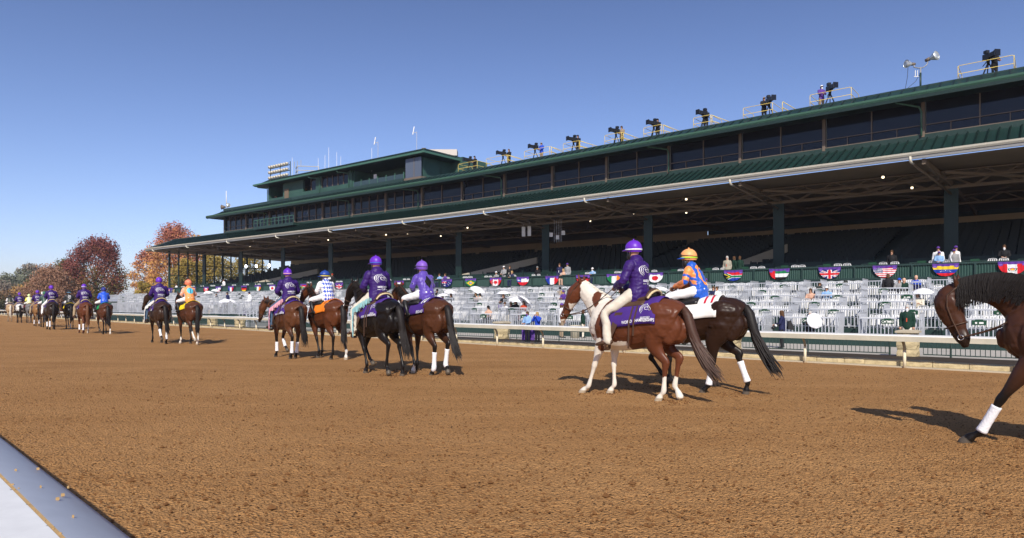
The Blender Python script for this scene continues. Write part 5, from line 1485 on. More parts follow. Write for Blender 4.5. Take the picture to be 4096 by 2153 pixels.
def hat_geo(kind, hea, hf):
    hea = np.array(hea, float); hf = np.array(hf, float); lt = np.cross([0, 0, 1.], hf); up = np.array([0, 0, 1.])
    mb = MB()
    def rings(rows):
        V = []; F = []; n = 18
        for z, a, b, fo in rows:
            for i in range(n):
                q = 2 * math.pi * i / n; V.append(tuple(hea + up * z + lt * a * math.sin(q) + hf * (b * math.cos(q) + fo)))
        for j in range(len(rows) - 1):
            for i in range(n): F.append((j * n + i, j * n + (i + 1) % n, (j + 1) * n + (i + 1) % n, (j + 1) * n + i))
        F.append(tuple((len(rows) - 1) * n + i for i in range(n))); return V, F
    if kind == 'hair': V, F = rings([(-.09, .070, .075, -.035), (-.02, .082, .095, -.018), (.05, .086, .106, -.008), (.10, .078, .095, -.004), (.135, .045, .055, 0), (.145, .01, .01, 0)])
    elif kind == 'long': V, F = rings([(-.30, .085, .035, -.085), (-.15, .095, .075, -.055), (-.03, .088, .098, -.022), (.05, .088, .108, -.008), (.10, .08, .097, -.004), (.135, .045, .055, 0), (.145, .01, .01, 0)])
    elif kind == 'cap': V, F = rings([(.045, .10, .15, .04), (.05, .088, .115, .004), (.09, .084, .104, 0), (.13, .055, .07, 0), (.15, .015, .015, 0)])
    elif kind == 'brim': V, F = rings([(.05, .19, .20, 0), (.055, .19, .20, 0), (.06, .085, .105, 0), (.13, .078, .095, 0), (.16, .05, .06, 0), (.165, .01, .01, 0)])
    elif kind == 'helmet': V, F = rings([(-.035, .098, .116, -.012), (.0, .112, .135, -.004), (.045, .115, .140, 0), (.09, .104, .126, 0), (.125, .080, .098, -.002), (.150, .048, .06, -.004), (.162, .012, .014, -.004)])
    mb.add(V, F, True); return mb
def torus_band(hea, hf, z, a, b, h, m, fo=0, tilt=0):
    hea = np.array(hea, float); hf = np.array(hf, float); lt = np.cross([0, 0, 1.], hf); up = np.array([0, 0, 1.]); V = []; n = 24
    for zz, e in ((z - h / 2, 0), (z - h / 2, .004), (z + h / 2, .004), (z + h / 2, 0)):
        for i in range(n):
            q = 2 * math.pi * i / n; V.append(tuple(hea + up * (zz + tilt * math.cos(q)) + lt * (a + e) * math.sin(q) + hf * ((b + e) * math.cos(q) + fo)))
    F = [(j * n + i, j * n + (i + 1) % n, ((j + 1) % 4) * n + (i + 1) % n, ((j + 1) % 4) * n + i) for j in range(4) for i in range(n)]
    mb = MB().use(m); mb.add(V, F, True); return mb
def cloth(name, c, rough=.75, **k): return mat(name, c, rough, .2, var=.08, vscale=6, **k)
M_JACK = mat('purple_jacket', (.036, .011, .125), .5, .3, var=.08, vscale=5)
M_HELP = mat('purple_helmet', (.13, .025, .46), .4, .4)
M_NAT = cloth('natural_trousers', (.62, .57, .47)); M_JEAN = cloth('blue_jeans', (.07, .12, .19)); M_TAN = cloth('tan_trousers', (.34, .25, .15)); M_WBR = cloth('white_breeches', (.80, .79, .78))
M_PJ = {'pelvis': 0}
def pony_J(hyaw=0, lean=0.0, leg=1.0):
    h = math.radians(hyaw)
    return dict(pelvis=(-.06, 0, 1.70), waist=(-.07 + lean * .3, 0, 1.85), chest=(-.05 + lean * .7, 0, 2.01), shoulder=(-.03 + lean, 0, 2.15), neck=(-.005 + lean, 0, 2.235), head=(.03 + lean, 0, 2.37),
                hfwd=(math.cos(h), math.sin(h), 0), hipl=(-.03, .11, 1.68), hipr=(-.03, -.11, 1.68), knl=(.33, .36, 1.37), knr=(.33, -.36, 1.37), anl=(.25, .40, .92), anr=(.25, -.40, .92),
                tol=(.42, .43, .87), tor=(.42, -.43, .87), shl=(-.03 + lean, .20, 2.12), shr=(-.03 + lean, -.20, 2.12), ell=(.04, .29, 1.87), elr=(.02, -.30, 1.88), wrl=(.28, .12, 1.80), wrr=(.30, -.18, 1.78))
def squash(J, k, z0=1.70):
    return {q: (v if q == 'hfwd' else (v[0], v[1], z0 + (v[2] - z0) * k if v[2] > z0 else v[2])) for q, v in J.items()}
def jock_J(hyaw=0):
    h = math.radians(hyaw)
    return squash(dict(pelvis=(-.10, 0, 1.72), waist=(-.075, 0, 1.85), chest=(-.02, 0, 1.99), shoulder=(.03, 0, 2.12), neck=(.06, 0, 2.20), head=(.09, 0, 2.325),
                hfwd=(math.cos(h), math.sin(h), 0), hipl=(-.08, .10, 1.70), hipr=(-.08, -.10, 1.70), knl=(.33, .30, 1.60), knr=(.33, -.30, 1.60), anl=(.10, .34, 1.27), anr=(.10, -.34, 1.27),
                tol=(.25, .36, 1.22), tor=(.25, -.36, 1.22), shl=(.03, .17, 2.09), shr=(.03, -.17, 2.09), ell=(.06, .25, 1.87), elr=(.06, -.25, 1.87), wrl=(.30, .09, 1.79), wrr=(.30, -.09, 1.79)), .88)
def rider(hroot, label, kind, J, shirtm, troum, helm, v=.016, logo=True, band=None, build=1.0, scol=None, goggles=False, mask=True, skin=None, fringe=None, hood=False, shirt_len=.10, visor=None, emblem=None):
    # the person hangs from nothing: same place as the horse, own root at the saddle
    M_ = hroot.matrix_basis if False else Matrix.Translation(hroot.location) @ Matrix.Rotation(hroot.rotation_euler.z, 4, 'Z') @ Matrix.Scale(hroot.scale.x, 4)
    org = Vector((-.05, 0, 1.62)); wl = M_ @ org
    root = empty('person', wl, hroot.rotation_euler.z, hroot.scale.x); tag(root, label, 'person', 'riders in the post parade')
    sh = -org
    near = v < .017
    P_ = human_parts(J, v=v, fold=.013 if near else .009, build=build, loose=.030 if kind == 'pony' else .016, boots='low' if kind == 'pony' else 'tall', shirt_len=shirt_len)
    sk = skin or M_SKIN
    # body incl. hands as one object
    me = P_['body']; V, F = P_['hands']
    bvs = [tuple(q) for q in mverts(me)]; bfs = [tuple(p.vertices) for p in me.polygons]; o0 = len(bvs)
    me2 = bpy.data.meshes.new('rider_body'); me2.from_pydata(bvs + V, [], bfs + [[i + o0 for i in f] for f in F]); me2.update(); me2.polygons.foreach_set('use_smooth', [True] * len(me2.polygons))
    bo = put('body', me2, sk, root, sh)
    sm = P_['shirt']
    if scol: set_cols(sm, np.clip(scol(mverts(sm), J), .002, .9))
    so = put('jacket' if kind == 'pony' else 'silks', sm, shirtm, root, sh)
    put('trousers', P_['trousers'], troum, root, sh)
    for b in P_['boots']: put('boot', b, M_BLKL if kind != 'pony' else M_LEATHER, root, sh)
    hea = np.array(J['head']) + [0, 0, .012]; hf = J['hfwd']
    hb = hat_geo('helmet', hea, hf); hb.use(helm); hb.m = [0] * len(hb.f); ho = hb.build('helmet', parent=root, loc=sh)
    # peak
    hea_ = np.array(hea); hfv = np.array(hf); lt = np.cross([0, 0, 1.], hfv); mb = MB().use(visor or helm); V = []; n = 9
    for q in range(n):
        a = math.radians(-60 + 120 * q / (n - 1)); e = lt * .105 * math.sin(a) + hfv * .130 * math.cos(a); e2 = lt * .125 * math.sin(a) + hfv * .195 * math.cos(a)
        V += [tuple(hea_ + e + [0, 0, .012]), tuple(hea_ + e2 + [0, 0, -.008]), tuple(hea_ + e2 + [0, 0, -.016]), tuple(hea_ + e + [0, 0, -.002])]
    mb.add(V, [(4 * i + j, 4 * i + (j + 1) % 4, 4 * (i + 1) + (j + 1) % 4, 4 * (i + 1) + j) for i in range(n - 1) for j in range(4)], True); mb.build('peak', parent=ho)
    if near or v < .02:
        mb = MB().use(helm); c = hea_ + [0, 0, .165]; vs, fs = tube_geo([tuple(c - [0, 0, .01]), tuple(c + [0, 0, .006])], [.012, .012], [.012, .012], 8, (1, 0, 0), dome=True); mb.add(vs, fs, True); mb.build('button', parent=ho)
    if band: torus_band(hea, hf, .006, .113, .137, .022, band, -.003).build('hat_band', parent=ho)
    if goggles:
        torus_band(hea, hf, .035, .116, .141, .010, M_BLKL, 0, .012).build('goggle_strap', parent=ho)
        mb = MB().use(M_BLKL); c = hea_ + hfv * .135 + [0, 0, .045]
        for sd in (1, -1): vs, fs = tube_geo([tuple(c + lt * .035 * sd - hfv * .01), tuple(c + lt * .035 * sd + hfv * .02)], [.034, .028], [.024, .02], 10, tuple(lt)); mb.add(vs, fs, True)
        mb.build('goggles', parent=ho)
    if mask:
        mb = MB().use(M_BLKL); hh = np.array(J['head']); V, F = [], []
        vs, fs = tube_geo([tuple(hh - [0, 0, .125] + hfv * .05), tuple(hh - [0, 0, .08] + hfv * .055), tuple(hh - [0, 0, .03] + hfv * .062)], [.050, .064, .052], [.046, .058, .046], 12, tuple(lt), dome=True); mb.add(vs, fs, True); mb.build('face_mask', parent=root, loc=sh)
    if near or v < .02:
        mb = MB().use(M_BLKL)
        hh = np.array(J['head'])
        for sd in (1, -1):
            pts = [tuple(hea_ + lt * .105 * sd), tuple(hh + lt * .074 * sd + hfv * .02 - [0, 0, .06]), tuple(hh + hfv * .06 - [0, 0, .128] + lt * .01 * sd)]
            mb.tube(pts, .007, 5, lat=(1, 0, 0))
        mb.build('chin_strap', parent=root, loc=sh)
        for sd in (1, -1):
            mb = MB().use(M_BLKL); c = hh + lt * .030 * sd + hfv * .092 + [0, 0, .012]; vs, fs = tube_geo([tuple(c - hfv * .006), tuple(c + hfv * .004)], [.010, .008], [.006, .005], 8, tuple(lt), dome=True); mb.add(vs, fs, True); mb.build('eye', parent=root, loc=sh)
    # emblem on the back, laid on the real surface
    bvh = None
    def on_back(V, F, zc, m, name, yoff=0.0, dist=.006):
        nonlocal bvh
        if bvh is None: bvh = BVHTree.FromPolygons([tuple(q) for q in mverts(sm)], [tuple(p.vertices) for p in sm.polygons])
        V, F = refine(V, F, .03)
        vs = []; ok = []
        for u, w_ in V:
            hit = bvh.ray_cast(Vector((-1.2, -u + yoff, zc + w_)), Vector((1, 0, 0)))
            if hit[0] is None: vs.append((J['chest'][0] - .15, -u + yoff, zc + w_)); ok.append(False)
            else: vs.append((hit[0].x - dist, hit[0].y, hit[0].z)); ok.append(True)
        mb = MB().use(m); mb.add(vs, [f for f in F if all(ok[i] for i in f)], True); mb.build(name, parent=so)
    if logo: V, F = logo_geo(.28 * build); on_back(V, F, J['chest'][2] + .01, M_PRINT, 'emblem')
    if emblem == 'diamond':
        V = []; F = []; n = 6
        for j in range(2 * n + 1):
            hw = .085 * (1 - abs(j - n) / n); V += [(-hw, (j - n) * .023), (hw, (j - n) * .023)]
        F = [(2 * i, 2 * i + 1, 2 * i + 3, 2 * i + 2) for i in range(2 * n)]; on_back(V, F, 1.96, M_PRINTK, 'diamond_patch')
    if emblem == 'disc':
        V = [(0, 0)]; F = []; n = 20
        for rr in (.5, 1):
            for i in range(n): V.append((.115 * rr * math.cos(6.2832 * i / n), .115 * rr * math.sin(6.2832 * i / n)))
        F = [(0, 1 + i, 1 + (i + 1) % n) for i in range(n)] + [(1 + i, 1 + n + i, 1 + n + (i + 1) % n, 1 + (i + 1) % n) for i in range(n)]
        on_back(V, F, 2.0, mat('sky_blue_print', (.10, .55, .75), .7), 'disc_patch')
        V = [(a, b) for b in [(-.10 + .2 * i / 8) for i in range(9)] for a in (-.010, .010)]; on_back(V, [(2 * i, 2 * i + 1, 2 * i + 3, 2 * i + 2) for i in range(8)], 2.0, M_PRINTK, 'bar_patch', dist=.010)
    if emblem == 'shield':
        out = [(-.07, .08), (0, .10), (.07, .08), (.075, 0), (.045, -.07), (0, -.105), (-.045, -.07), (-.075, 0)]; inn = [(a * .78, b * .78) for a, b in out]
        on_back(out + inn, [(i, (i + 1) % 8, 8 + (i + 1) % 8, 8 + i) for i in range(8)], 1.99, M_PRINT, 'shield_emblem')
        V, F = text_geo('T', .11, bold=.02); on_back(V, F, 1.99, M_PRINT, 'shield_letter')
    if emblem == 'oval':
        V = []; n = 28
        for i in range(n):
            q = 2 * math.pi * i / n
            for k in (1, .72): V.append((.105 * k * math.cos(q), .17 * (k + .02) * math.sin(q)))
        on_back(V, [(2 * i, 2 * i + 1, (2 * i + 3) % (2 * n), (2 * i + 2) % (2 * n)) for i in range(n)], 1.97, mat('orange_print', (.88, .30, .07), .6), 'oval_patch')
    if fringe:
        mb = MB().use(fringe); r = random.Random(3)
        for sd, k in ((1, 'l'), (-1, 'r')):
            H_, K_, A_ = (np.array(J[q + k]) for q in ('hip', 'kn', 'an'))
            for i in range(70):
                f_ = i / 69; p = H_ + (K_ - H_) * min(1, f_ / .42) if f_ < .42 else K_ + (A_ - K_) * ((f_ - .42) / .58)
                p = p + np.array([-.05 - .02 * (f_ > .42), .075 * sd, .02]); e = p + np.array([-.07 + r.uniform(-.03, .02), .03 * sd, -.13 + r.uniform(-.03, .03)])
                mb.bar(tuple(p), tuple(e), .011, .008)
        mb.build('chap_fringe', parent=root, loc=sh)
    return root
M_SILK = mat('silks', (.5, .5, .5), .42, .4, attr='Col', sheen=.2)
# --------- colours
BAY = (.10, .038, .016); CHEST = (.115, .036, .016); DBAY = (.028, .013, .008); BLACKC = (.009, .007, .0065); PTS = (.010, .008, .007)
def paint_first(P_, c, H):
    n1 = vnoise(P_, 1.6, 21); n2 = vnoise(P_, 4.0, 22)
    white = np.array((.74, .68, .58))
    x, y, z = P_[:, 0], P_[:, 1], P_[:, 2]
    hx_, hz_ = H[1][0], H[1][2]
    neckz = (x > .40) & (x + (z - 1.3) * .45 > .56 + .04 * n1) & (z > 1.12 + .05 * n1)
    head = (x > H[0][0] - .03 + (H[0][2] - z) * .18 + .02 * n2)
    w1 = neckz & ~head
    patch = ((x - .70) ** 2 / .005 + (z - 1.60) ** 2 / .020 < 1 + .4 * n2)
    w1 &= ~patch
    chest = (x > .62) & (z < 1.25) & (z > .85) & (n1 + .4 * n2 > .0)
    jaw = head & (y * 0 + n2 * .03 + (z - (H[3][2])) < .02) & (x < H[3][0] - .03)
    leg = (z < .93 + .05 * n2) & (x > .0) & (z < .98)
    spot = (((x - .52) ** 2 + (z - .80) ** 2) < .0035) & (y > 0)
    c[w1 | chest | jaw | (leg & ~spot)] = white
    hl = (z < .40 + .03 * n2) & (x < 0); c[hl] = white
    c[z < .07] = (.42, .34, .24)
    return c
def appaloosa(P_, c, H):
    n1 = vnoise(P_, 3.0, 31) + .5 * vnoise(P_, 8, 32); w = (P_[:, 2] > 1.02 + .08 * vnoise(P_, 2, 3)) & (P_[:, 0] < -.15) & (n1 > -.35); c[w] = (.68, .66, .62); return c
HD = 135
H_ = {}
# nearest pair
H_['p1'] = horse((1.98, 10.98, 0), HD + 2, 'brown and white paint horse with white mane and legs, nearest whole horse', CHEST, None, M_HAIRB, manem=M_HAIRW, mside=-1, nthick=1.14, bulk=1.15, neck='normal', fl='fwd', fr='vert', hl='mid', hr='flex', paint=paint_first, vox=.013,
                 tail=(.60, .0), cloth=(M_CLOTHP, 'badge', 92), nhair=150, gait_seed=1)
H_['r1'] = horse((3.13, 11.75, 0), HD + 8, 'dark bay racehorse beside the paint horse with red 11 on a white cloth', DBAY, PTS, M_HAIRK, 'normal', 'lift', 'vert', 'fwd', 'back', bands={'hl': 1, 'hr': 1}, vox=.013,
                 tail=(.50, .0), cloth=(M_CLOTHW, ('11', M_PRINTR, None), 88), saddle='race', nhair=150, gait_seed=2, scale=1.02)
H_['p2'] = horse((-2.95, 14.85, 0), HD - 4, 'black lead horse of the second pair with head turned left', BLACKC, PTS, M_HAIRK, 'high', 'back', 'lift', 'flex', 'back', vox=.015, tail=(.16, -.14),
                 cloth=(M_CLOTHP, 'badge', 88), nhair=110, gait_seed=3, scale=1.01, turn=2)
H_['r2'] = horse((-1.92, 14.9, 0), HD - 6, 'bay racehorse with white hind bandages and number 10 on a purple cloth', (.075, .028, .013), PTS, M_HAIRK, 'normal', 'back', 'vert', 'mid', 'flex', socks={'fl': .35}, bands={'hl': 2, 'hr': 2}, vox=.015, tail=(.26, -.10),
                 cloth=(M_CLOTHP, ('10', M_PRINT, 'IRELAND'), 82), saddle='race', nhair=110, gait_seed=4, scale=1.02)
H_['p3'] = horse((-6.35, 19.35, 0), HD - 5, 'bay lead horse of the third pair with lowered head and four white bandages', (.105, .040, .018), PTS, M_HAIRK, 'low', 'vert', 'lift', 'mid', 'fwd', bands={'fl': 1, 'fr': 1, 'hl': 1, 'hr': 1}, vox=.018, tail=(.06, -.10),
                 cloth=(M_CLOTHP, 'badge', 88), nhair=80, gait_seed=5, scale=1.0, turn=22)
H_['r3'] = horse((-5.22, 19.2, 0), HD - 2, 'bright bay racehorse of the third pair with an orange cloth', (.10, .032, .013), PTS, M_HAIRK, 'high', 'back', 'vert', 'mid', 'back', socks={'hr': .5}, vox=.018, tail=(.06, .0),
                 cloth=(M_CLOTHO, ('7', M_PRINTK, None), 86), saddle='race', nhair=80, gait_seed=6, scale=1.02, turn=10)
H_['p4'] = horse((-13.85, 26.8, 0), HD - 6, 'dark brown lead horse of the fourth pair with two white hind bandages', (.042, .021, .013), PTS, M_HAIRK, 'normal', 'vert', 'back', 'lift', 'mid', bands={'hl': 1, 'hr': 1}, vox=.022, tail=(.12, -.10),
                 cloth=(M_CLOTHP, 'badge', 86), nhair=60, gait_seed=7, scale=1.02, turn=20)
H_['r4'] = horse((-12.35, 26.1, 0), HD - 2, 'bay racehorse with white hind socks carrying the jockey in orange', (.08, .029, .014), PTS, M_HAIRK, 'normal', 'vert', 'back', 'lift', 'mid', socks={'hl': .7, 'hr': .7, 'fl': .5}, vox=.022, tail=(.02, .0),
                 cloth=(M_CLOTHY, ('5', M_PRINTK, None), 80), saddle='race', nhair=60, gait_seed=8, scale=1.02)
H_['r5'] = horse((-21.1, 35.3, 0), HD - 4, 'bay racehorse with green cloth and white bridle, at the rear of the far group', (.085, .03, .015), PTS, M_HAIRK, 'high', 'lift', 'back', 'mid', 'back', socks={'hr': .5}, vox=.026, tail=(.10, -.05),
                 cloth=(M_CLOTHG, ('3', M_PRINT, None), 84), saddle='race', nhair=36, gait_seed=9, scale=1.0, turn=15)
H_['p5'] = horse((-22.75, 36.3, 0), HD - 4, 'chestnut lead horse with bandaged legs in the far group', CHEST, None, M_HAIRC, 'normal', 'vert', 'fwd', 'mid', 'fwd', socks={'hr': .8}, bands={'fl': 1, 'hl': 1}, vox=.026, tail=(.05, .0), cloth=(M_CLOTHP, 'badge', 84), nhair=36, gait_seed=10, scale=1.03)
H_['r6'] = horse((-27.5, 42.4, 0), HD - 6, 'black racehorse with yellow cloth in the far group', BLACKC, PTS, M_HAIRK, 'high', 'back', 'vert', 'lift', 'mid', socks={'fr': .6}, vox=.03, cloth=(M_CLOTHY, ('4', M_PRINTK, None), 84), saddle='race', nhair=30, gait_seed=11)
H_['p6'] = horse((-28.08, 41.6, 0), HD - 4, 'near black lead horse with white bandages in the far group', (.03, .018, .013), PTS, M_HAIRK, 'normal', 'vert', 'back', 'mid', 'fwd', bands={'fl': 1, 'hl': 1}, vox=.03, cloth=(M_CLOTHP, 'badge', 84), nhair=30, gait_seed=12, scale=1.06)
H_['r7'] = horse((-31.5, 46.0, 0), HD - 4, 'brown racehorse mostly hidden between two lead horses in the far group', (.07, .03, .015), PTS, M_HAIRK, 'high', vox=.034, saddle='race', nhair=20, gait_seed=13)
H_['p7'] = horse((-33.5, 48.2, 0), HD - 6, 'golden tan lead horse under the hooded purple rider', (.27, .14, .055), (.05, .03, .02), M_HAIRK, 'normal', 'fwd', 'vert', 'mid', 'back', bands={'fl': 1, 'fr': 1}, vox=.034, cloth=(M_CLOTHP, 'badge', 80), nhair=26, gait_seed=14)
H_['r8'] = horse((-40.6, 57.4, 0), HD - 5, 'grey racehorse under the jockey in yellow and blue', (.16, .155, .155), (.05, .05, .05), M_HAIRG, 'normal', 'vert', 'back', 'mid', 'fwd', vox=.036, cloth=(mat('red_cloth', (.5, .02, .02), .7), None, 80), saddle='race', nhair=22, gait_seed=15)
H_['p8'] = horse((-41.34, 57.3, 0), HD - 6, 'black and white spotted lead horse in the far group', (.02, .017, .016), PTS, M_HAIRK, 'low', 'vert', 'back', 'mid', 'fwd', paint=appaloosa, vox=.036, cloth=(M_CLOTHP, None, 80), nhair=22, gait_seed=16)
H_['r9'] = horse((-45.6, 62.0, 0), HD - 6, 'cream horse farthest away in the parade', (.42, .30, .18), (.30, .22, .14), M_HAIRW, 'normal', 'vert', 'back', 'mid', 'fwd', vox=.036, nhair=22, gait_seed=17, cloth=(M_CLOTHP, None, 80))
H_['p0'] = horse((5.78, 6.62, 0), HD - 1, 'dark bay horse cut off by the right edge, arched neck and white foreleg bandage', (.060, .024, .013), PTS, M_HAIRK, 'arched', 'reach', 'back', 'mid', 'fwd', bands={'fl': 1}, vox=.010, cloth=(M_CLOTHP, 'badge', 90), nhair=150, gait_seed=18, scale=1.0, bulk=.6)

M_BANDP = mat('pink_band', (.75, .42, .55), .6)
rider(H_['p1'], 'rider in purple jacket and cream trousers on the brown and white paint horse', 'pony', pony_J(8), M_JACK, M_NAT, M_HELP, v=.013, band=M_PRINT)
rider(H_['p2'], 'rider in purple jacket with turquoise fringed chaps on the black lead horse', 'pony', pony_J(20), M_JACK, M_NAT, M_HELP, v=.014, band=mat('blue_band', (.05, .12, .5), .5), build=1.12, fringe=mat('turquoise_fringe', (.22, .42, .44), .8))
rider(H_['p3'], 'rider in purple jacket and blue jeans with pink fringe, third pair', 'pony', pony_J(0), M_JACK, M_JEAN, M_HELP, v=.016, band=M_BANDP, fringe=mat('pink_fringe', (.62, .30, .36), .8), build=1.05)
rider(H_['p4'], 'rider in purple jacket with white fringe, fourth pair', 'pony', pony_J(0), M_JACK, M_JEAN, M_HELP, v=.02, build=1.12, fringe=mat('white_fringe', (.70, .66, .60), .8))
rider(H_['p5'], 'rider in purple jacket and tan trousers on the chestnut lead horse', 'pony', pony_J(-25), M_JACK, M_TAN, M_HELP, v=.024, band=M_PRINT, build=1.15)
rider(H_['p6'], 'rider in purple jacket and white trousers on the near black lead horse', 'pony', pony_J(20), M_JACK, M_WBR, M_HELP, v=.026, build=1.05)
rider(H_['p7'], 'hooded rider in purple on the golden tan lead horse', 'pony', pony_J(0), M_JACK, M_TAN, M_HELP, v=.028, build=1.05, mask=False)
rider(H_['p8'], 'rider in purple jacket on the spotted lead horse', 'pony', pony_J(0), M_JACK, M_TAN, M_HELP, v=.03, mask=False)
rider(H_['p0'], 'rider in purple just outside the right edge of the picture', 'pony', pony_J(0), M_JACK, M_NAT, M_HELP, v=.03, logo=False)
# jockeys
def sc_blueorange(P_, J):
    B_ = np.array((.012, .10, .52)); O_ = np.array((.88, .30, .07)); c = np.tile(B_, (len(P_), 1))
    for k, sd in (('l', 1), ('r', -1)):
        S_, E_, W_ = (np.array(J[q + k]) for q in ('sh', 'el', 'wr')); arm = (P_[:, 1] * sd > .145)
        t = (P_ - S_) @ (E_ - S_) / ((E_ - S_) @ (E_ - S_)); fore = (P_ - E_) @ (W_ - E_) / ((W_ - E_) @ (W_ - E_))
        arm |= (fore > .05) & (P_[:, 2] < 1.95) & (P_[:, 0] > .06)
        c[arm & (t < .42)] = O_; c[arm & (t >= .42) & (t < .62)] = B_; c[arm & (t >= .62) & (t < .9)] = O_; c[arm & (t >= .9) & (fore < .12)] = B_; c[arm & (fore >= .12)] = (.85, .22, .03)
    return c
def sc_diam(c0, c1, w_=.062, h_=.105):
    def f(P_, J):
        u = P_[:, 1] / w_; v = P_[:, 2] / h_; k = (np.floor((u + v) / 1.0) + np.floor((u - v) / 1.0)) % 2
        c = np.where(k[:, None] > .5, np.array(c0), np.array(c1)); arm = np.abs(P_[:, 1]) > .165 * 1
        c[arm] = c1; return c
    return f
def sc_plain(c0, spots=None, sleeve=None):
    def f(P_, J):
        c = np.tile(np.array(c0, float), (len(P_), 1)); arm = np.abs(P_[:, 1]) > .175
        if sleeve is not None: c[arm] = sleeve
        if spots is not None: c[arm & (vnoise(P_, 3.5, 9) > .35)] = spots
        return c
    return f
def sc_plaid(P_, J):
    k = (np.floor(P_[:, 1] / .07) + np.floor(P_[:, 2] / .07)) % 2; c = np.where(k[:, None] > .5, np.array((.80, .72, .08)), np.array((.55, .72, .78))); c[np.abs(P_[:, 1]) > .17] = (.82, .76, .12); return c
M_HORG = mat('orange_helmet', (.88, .38, .14), .45, .35); M_HBLU = mat('blue_helmet', (.02, .06, .30), .4); M_HPUR2 = mat('lilac_helmet', (.20, .09, .48), .45); M_HBLK = mat('black_helmet', (.015, .015, .017), .45)
rider(H_['r1'], 'jockey in blue and orange silks with an orange helmet and goggles', 'jockey', jock_J(28), M_SILK, M_WBR, M_HORG, v=.012, logo=False, goggles=True, scol=sc_blueorange, build=.92, visor=mat('blue_peak', (.02, .10, .55), .4), emblem='oval', band=mat('lime_band', (.45, .75, .05), .5))
rider(H_['r2'], 'jockey in purple silks with a black diamond on the back', 'jockey', jock_J(15), M_SILK, M_WBR, M_HPUR2, v=.014, logo=False, goggles=True, scol=sc_plain((.10, .055, .36), (.012, .012, .02)), build=.98, emblem='diamond')
rider(H_['r3'], 'jockey in blue and white diamond silks with a blue helmet', 'jockey', jock_J(60), M_SILK, M_WBR, M_HBLU, v=.013, logo=False, goggles=True, scol=sc_diam((.02, .08, .50), (.80, .80, .80)), build=.95, band=mat('yellow_band', (.85, .65, .03), .5))
rider(H_['r4'], 'jockey in orange silks with a pale blue disc on the back', 'jockey', jock_J(30), M_SILK, M_WBR, mat('coral_helmet', (.82, .24, .13), .5), v=.018, logo=False, goggles=True, scol=sc_plain((.90, .32, .09), (.15, .55, .70), (.85, .42, .28)), build=.98, emblem='disc')
rider(H_['r5'], 'jockey in shiny royal blue silks on the horse with the green cloth', 'jockey', jock_J(0), M_SILK, M_WBR, mat('navy_helmet', (.03, .04, .22), .5), v=.022, logo=False, scol=sc_plain((.015, .09, .60)), build=1.02, mask=False)
rider(H_['r6'], 'jockey in black with a white shield on the back', 'jockey', jock_J(20), M_SILK, M_WBR, M_HBLK, v=.024, logo=False, scol=sc_plain((.016, .016, .018)), emblem='shield', band=mat('pale_blue_band', (.2, .45, .7), .5), mask=False)
rider(H_['r7'], 'jockey with a dark green helmet mostly hidden in the far group', 'jockey', jock_J(0), M_SILK, M_WBR, mat('green_helmet', (.04, .16, .09), .5), v=.03, logo=False, scol=sc_plain((.03, .07, .05)), mask=False)
rider(H_['r8'], 'jockey in yellow and pale blue checked silks on the grey horse', 'jockey', jock_J(0), M_SILK, M_WBR, mat('lime_helmet', (.62, .75, .35), .5), v=.028, logo=False, scol=sc_plaid, mask=False)
rider(H_['r9'], 'rider in a dark vest with white sleeves on the farthest horse', 'jockey', jock_J(0), M_SILK, M_WBR, M_HBLK, v=.03, logo=False, scol=sc_plain((.04, .045, .03), None, (.78, .78, .78)), mask=False)
# ================================================================ SPECTATORS
PROTO = {}
def proto(pose):
    if pose in PROTO: return PROTO[pose]
    J = sit_J() if pose == 'sit' else stand_J(arms={'stand': 'down', 'photo': 'up', 'lean': 'fwd', 'turn': 'down'}[pose])
    P_ = human_parts(J, v=.024, fold=.008, loose=.02)
    me = P_['body']; V, F = P_['hands']
    bvs = [tuple(q) for q in mverts(me)]; bfs = [tuple(p.vertices) for p in me.polygons]; o0 = len(bvs)
    me2 = bpy.data.meshes.new('person_body'); me2.from_pydata(bvs + V, [], bfs + [[i + o0 for i in f] for f in F]); me2.update(); me2.polygons.foreach_set('use_smooth', [True] * len(me2.polygons))
    out = {'body': me2, 'shirt': P_['shirt'], 'trousers': P_['trousers'], 'boots': P_['boots']}
    for k in ('hair', 'long', 'cap', 'brim'):
        mb = hat_geo(k, J['head'], (1, 0, 0)); o = mb.build('x'); out[k] = o.data; bpy.data.objects.remove(o)
    hh = np.array(J['head']); mb = MB(); vs, fs = tube_geo([tuple(hh + [.045, 0, -.12]), tuple(hh + [.052, 0, -.07]), tuple(hh + [.058, 0, -.03])], [.045, .058, .048], [.042, .052, .044], 10, (0, 1, 0), dome=True)
    mb.add(vs, fs, True); o = mb.build('x'); out['mask'] = o.data; bpy.data.objects.remove(o)
    mb = MB(); mb.hexa([tuple(np.array(J['chest']) + q) for q in ((.155, -.02, -.2), (.165, -.02, -.2), (.165, .02, -.2), (.155, .02, -.2), (.11, -.015, .12), (.12, -.015, .12), (.12, .015, .12), (.11, .015, .12))])
    o = mb.build('x'); out['tie'] = o.data; bpy.data.objects.remove(o)
    for k, m in list(out.items()):
        for mm in (m if isinstance(m, list) else [m]):
            if len(mm.materials) == 0: mm.materials.append(None)
    PROTO[pose] = out; return out
def pobj(name, me, m, parent):
    o = bpy.data.objects.new(name, me); COL.objects.link(o); o.parent = parent
    if len(me.materials) == 0: me.materials.append(None)
    o.material_slots[0].link = 'OBJECT'; o.material_slots[0].material = m
    return o
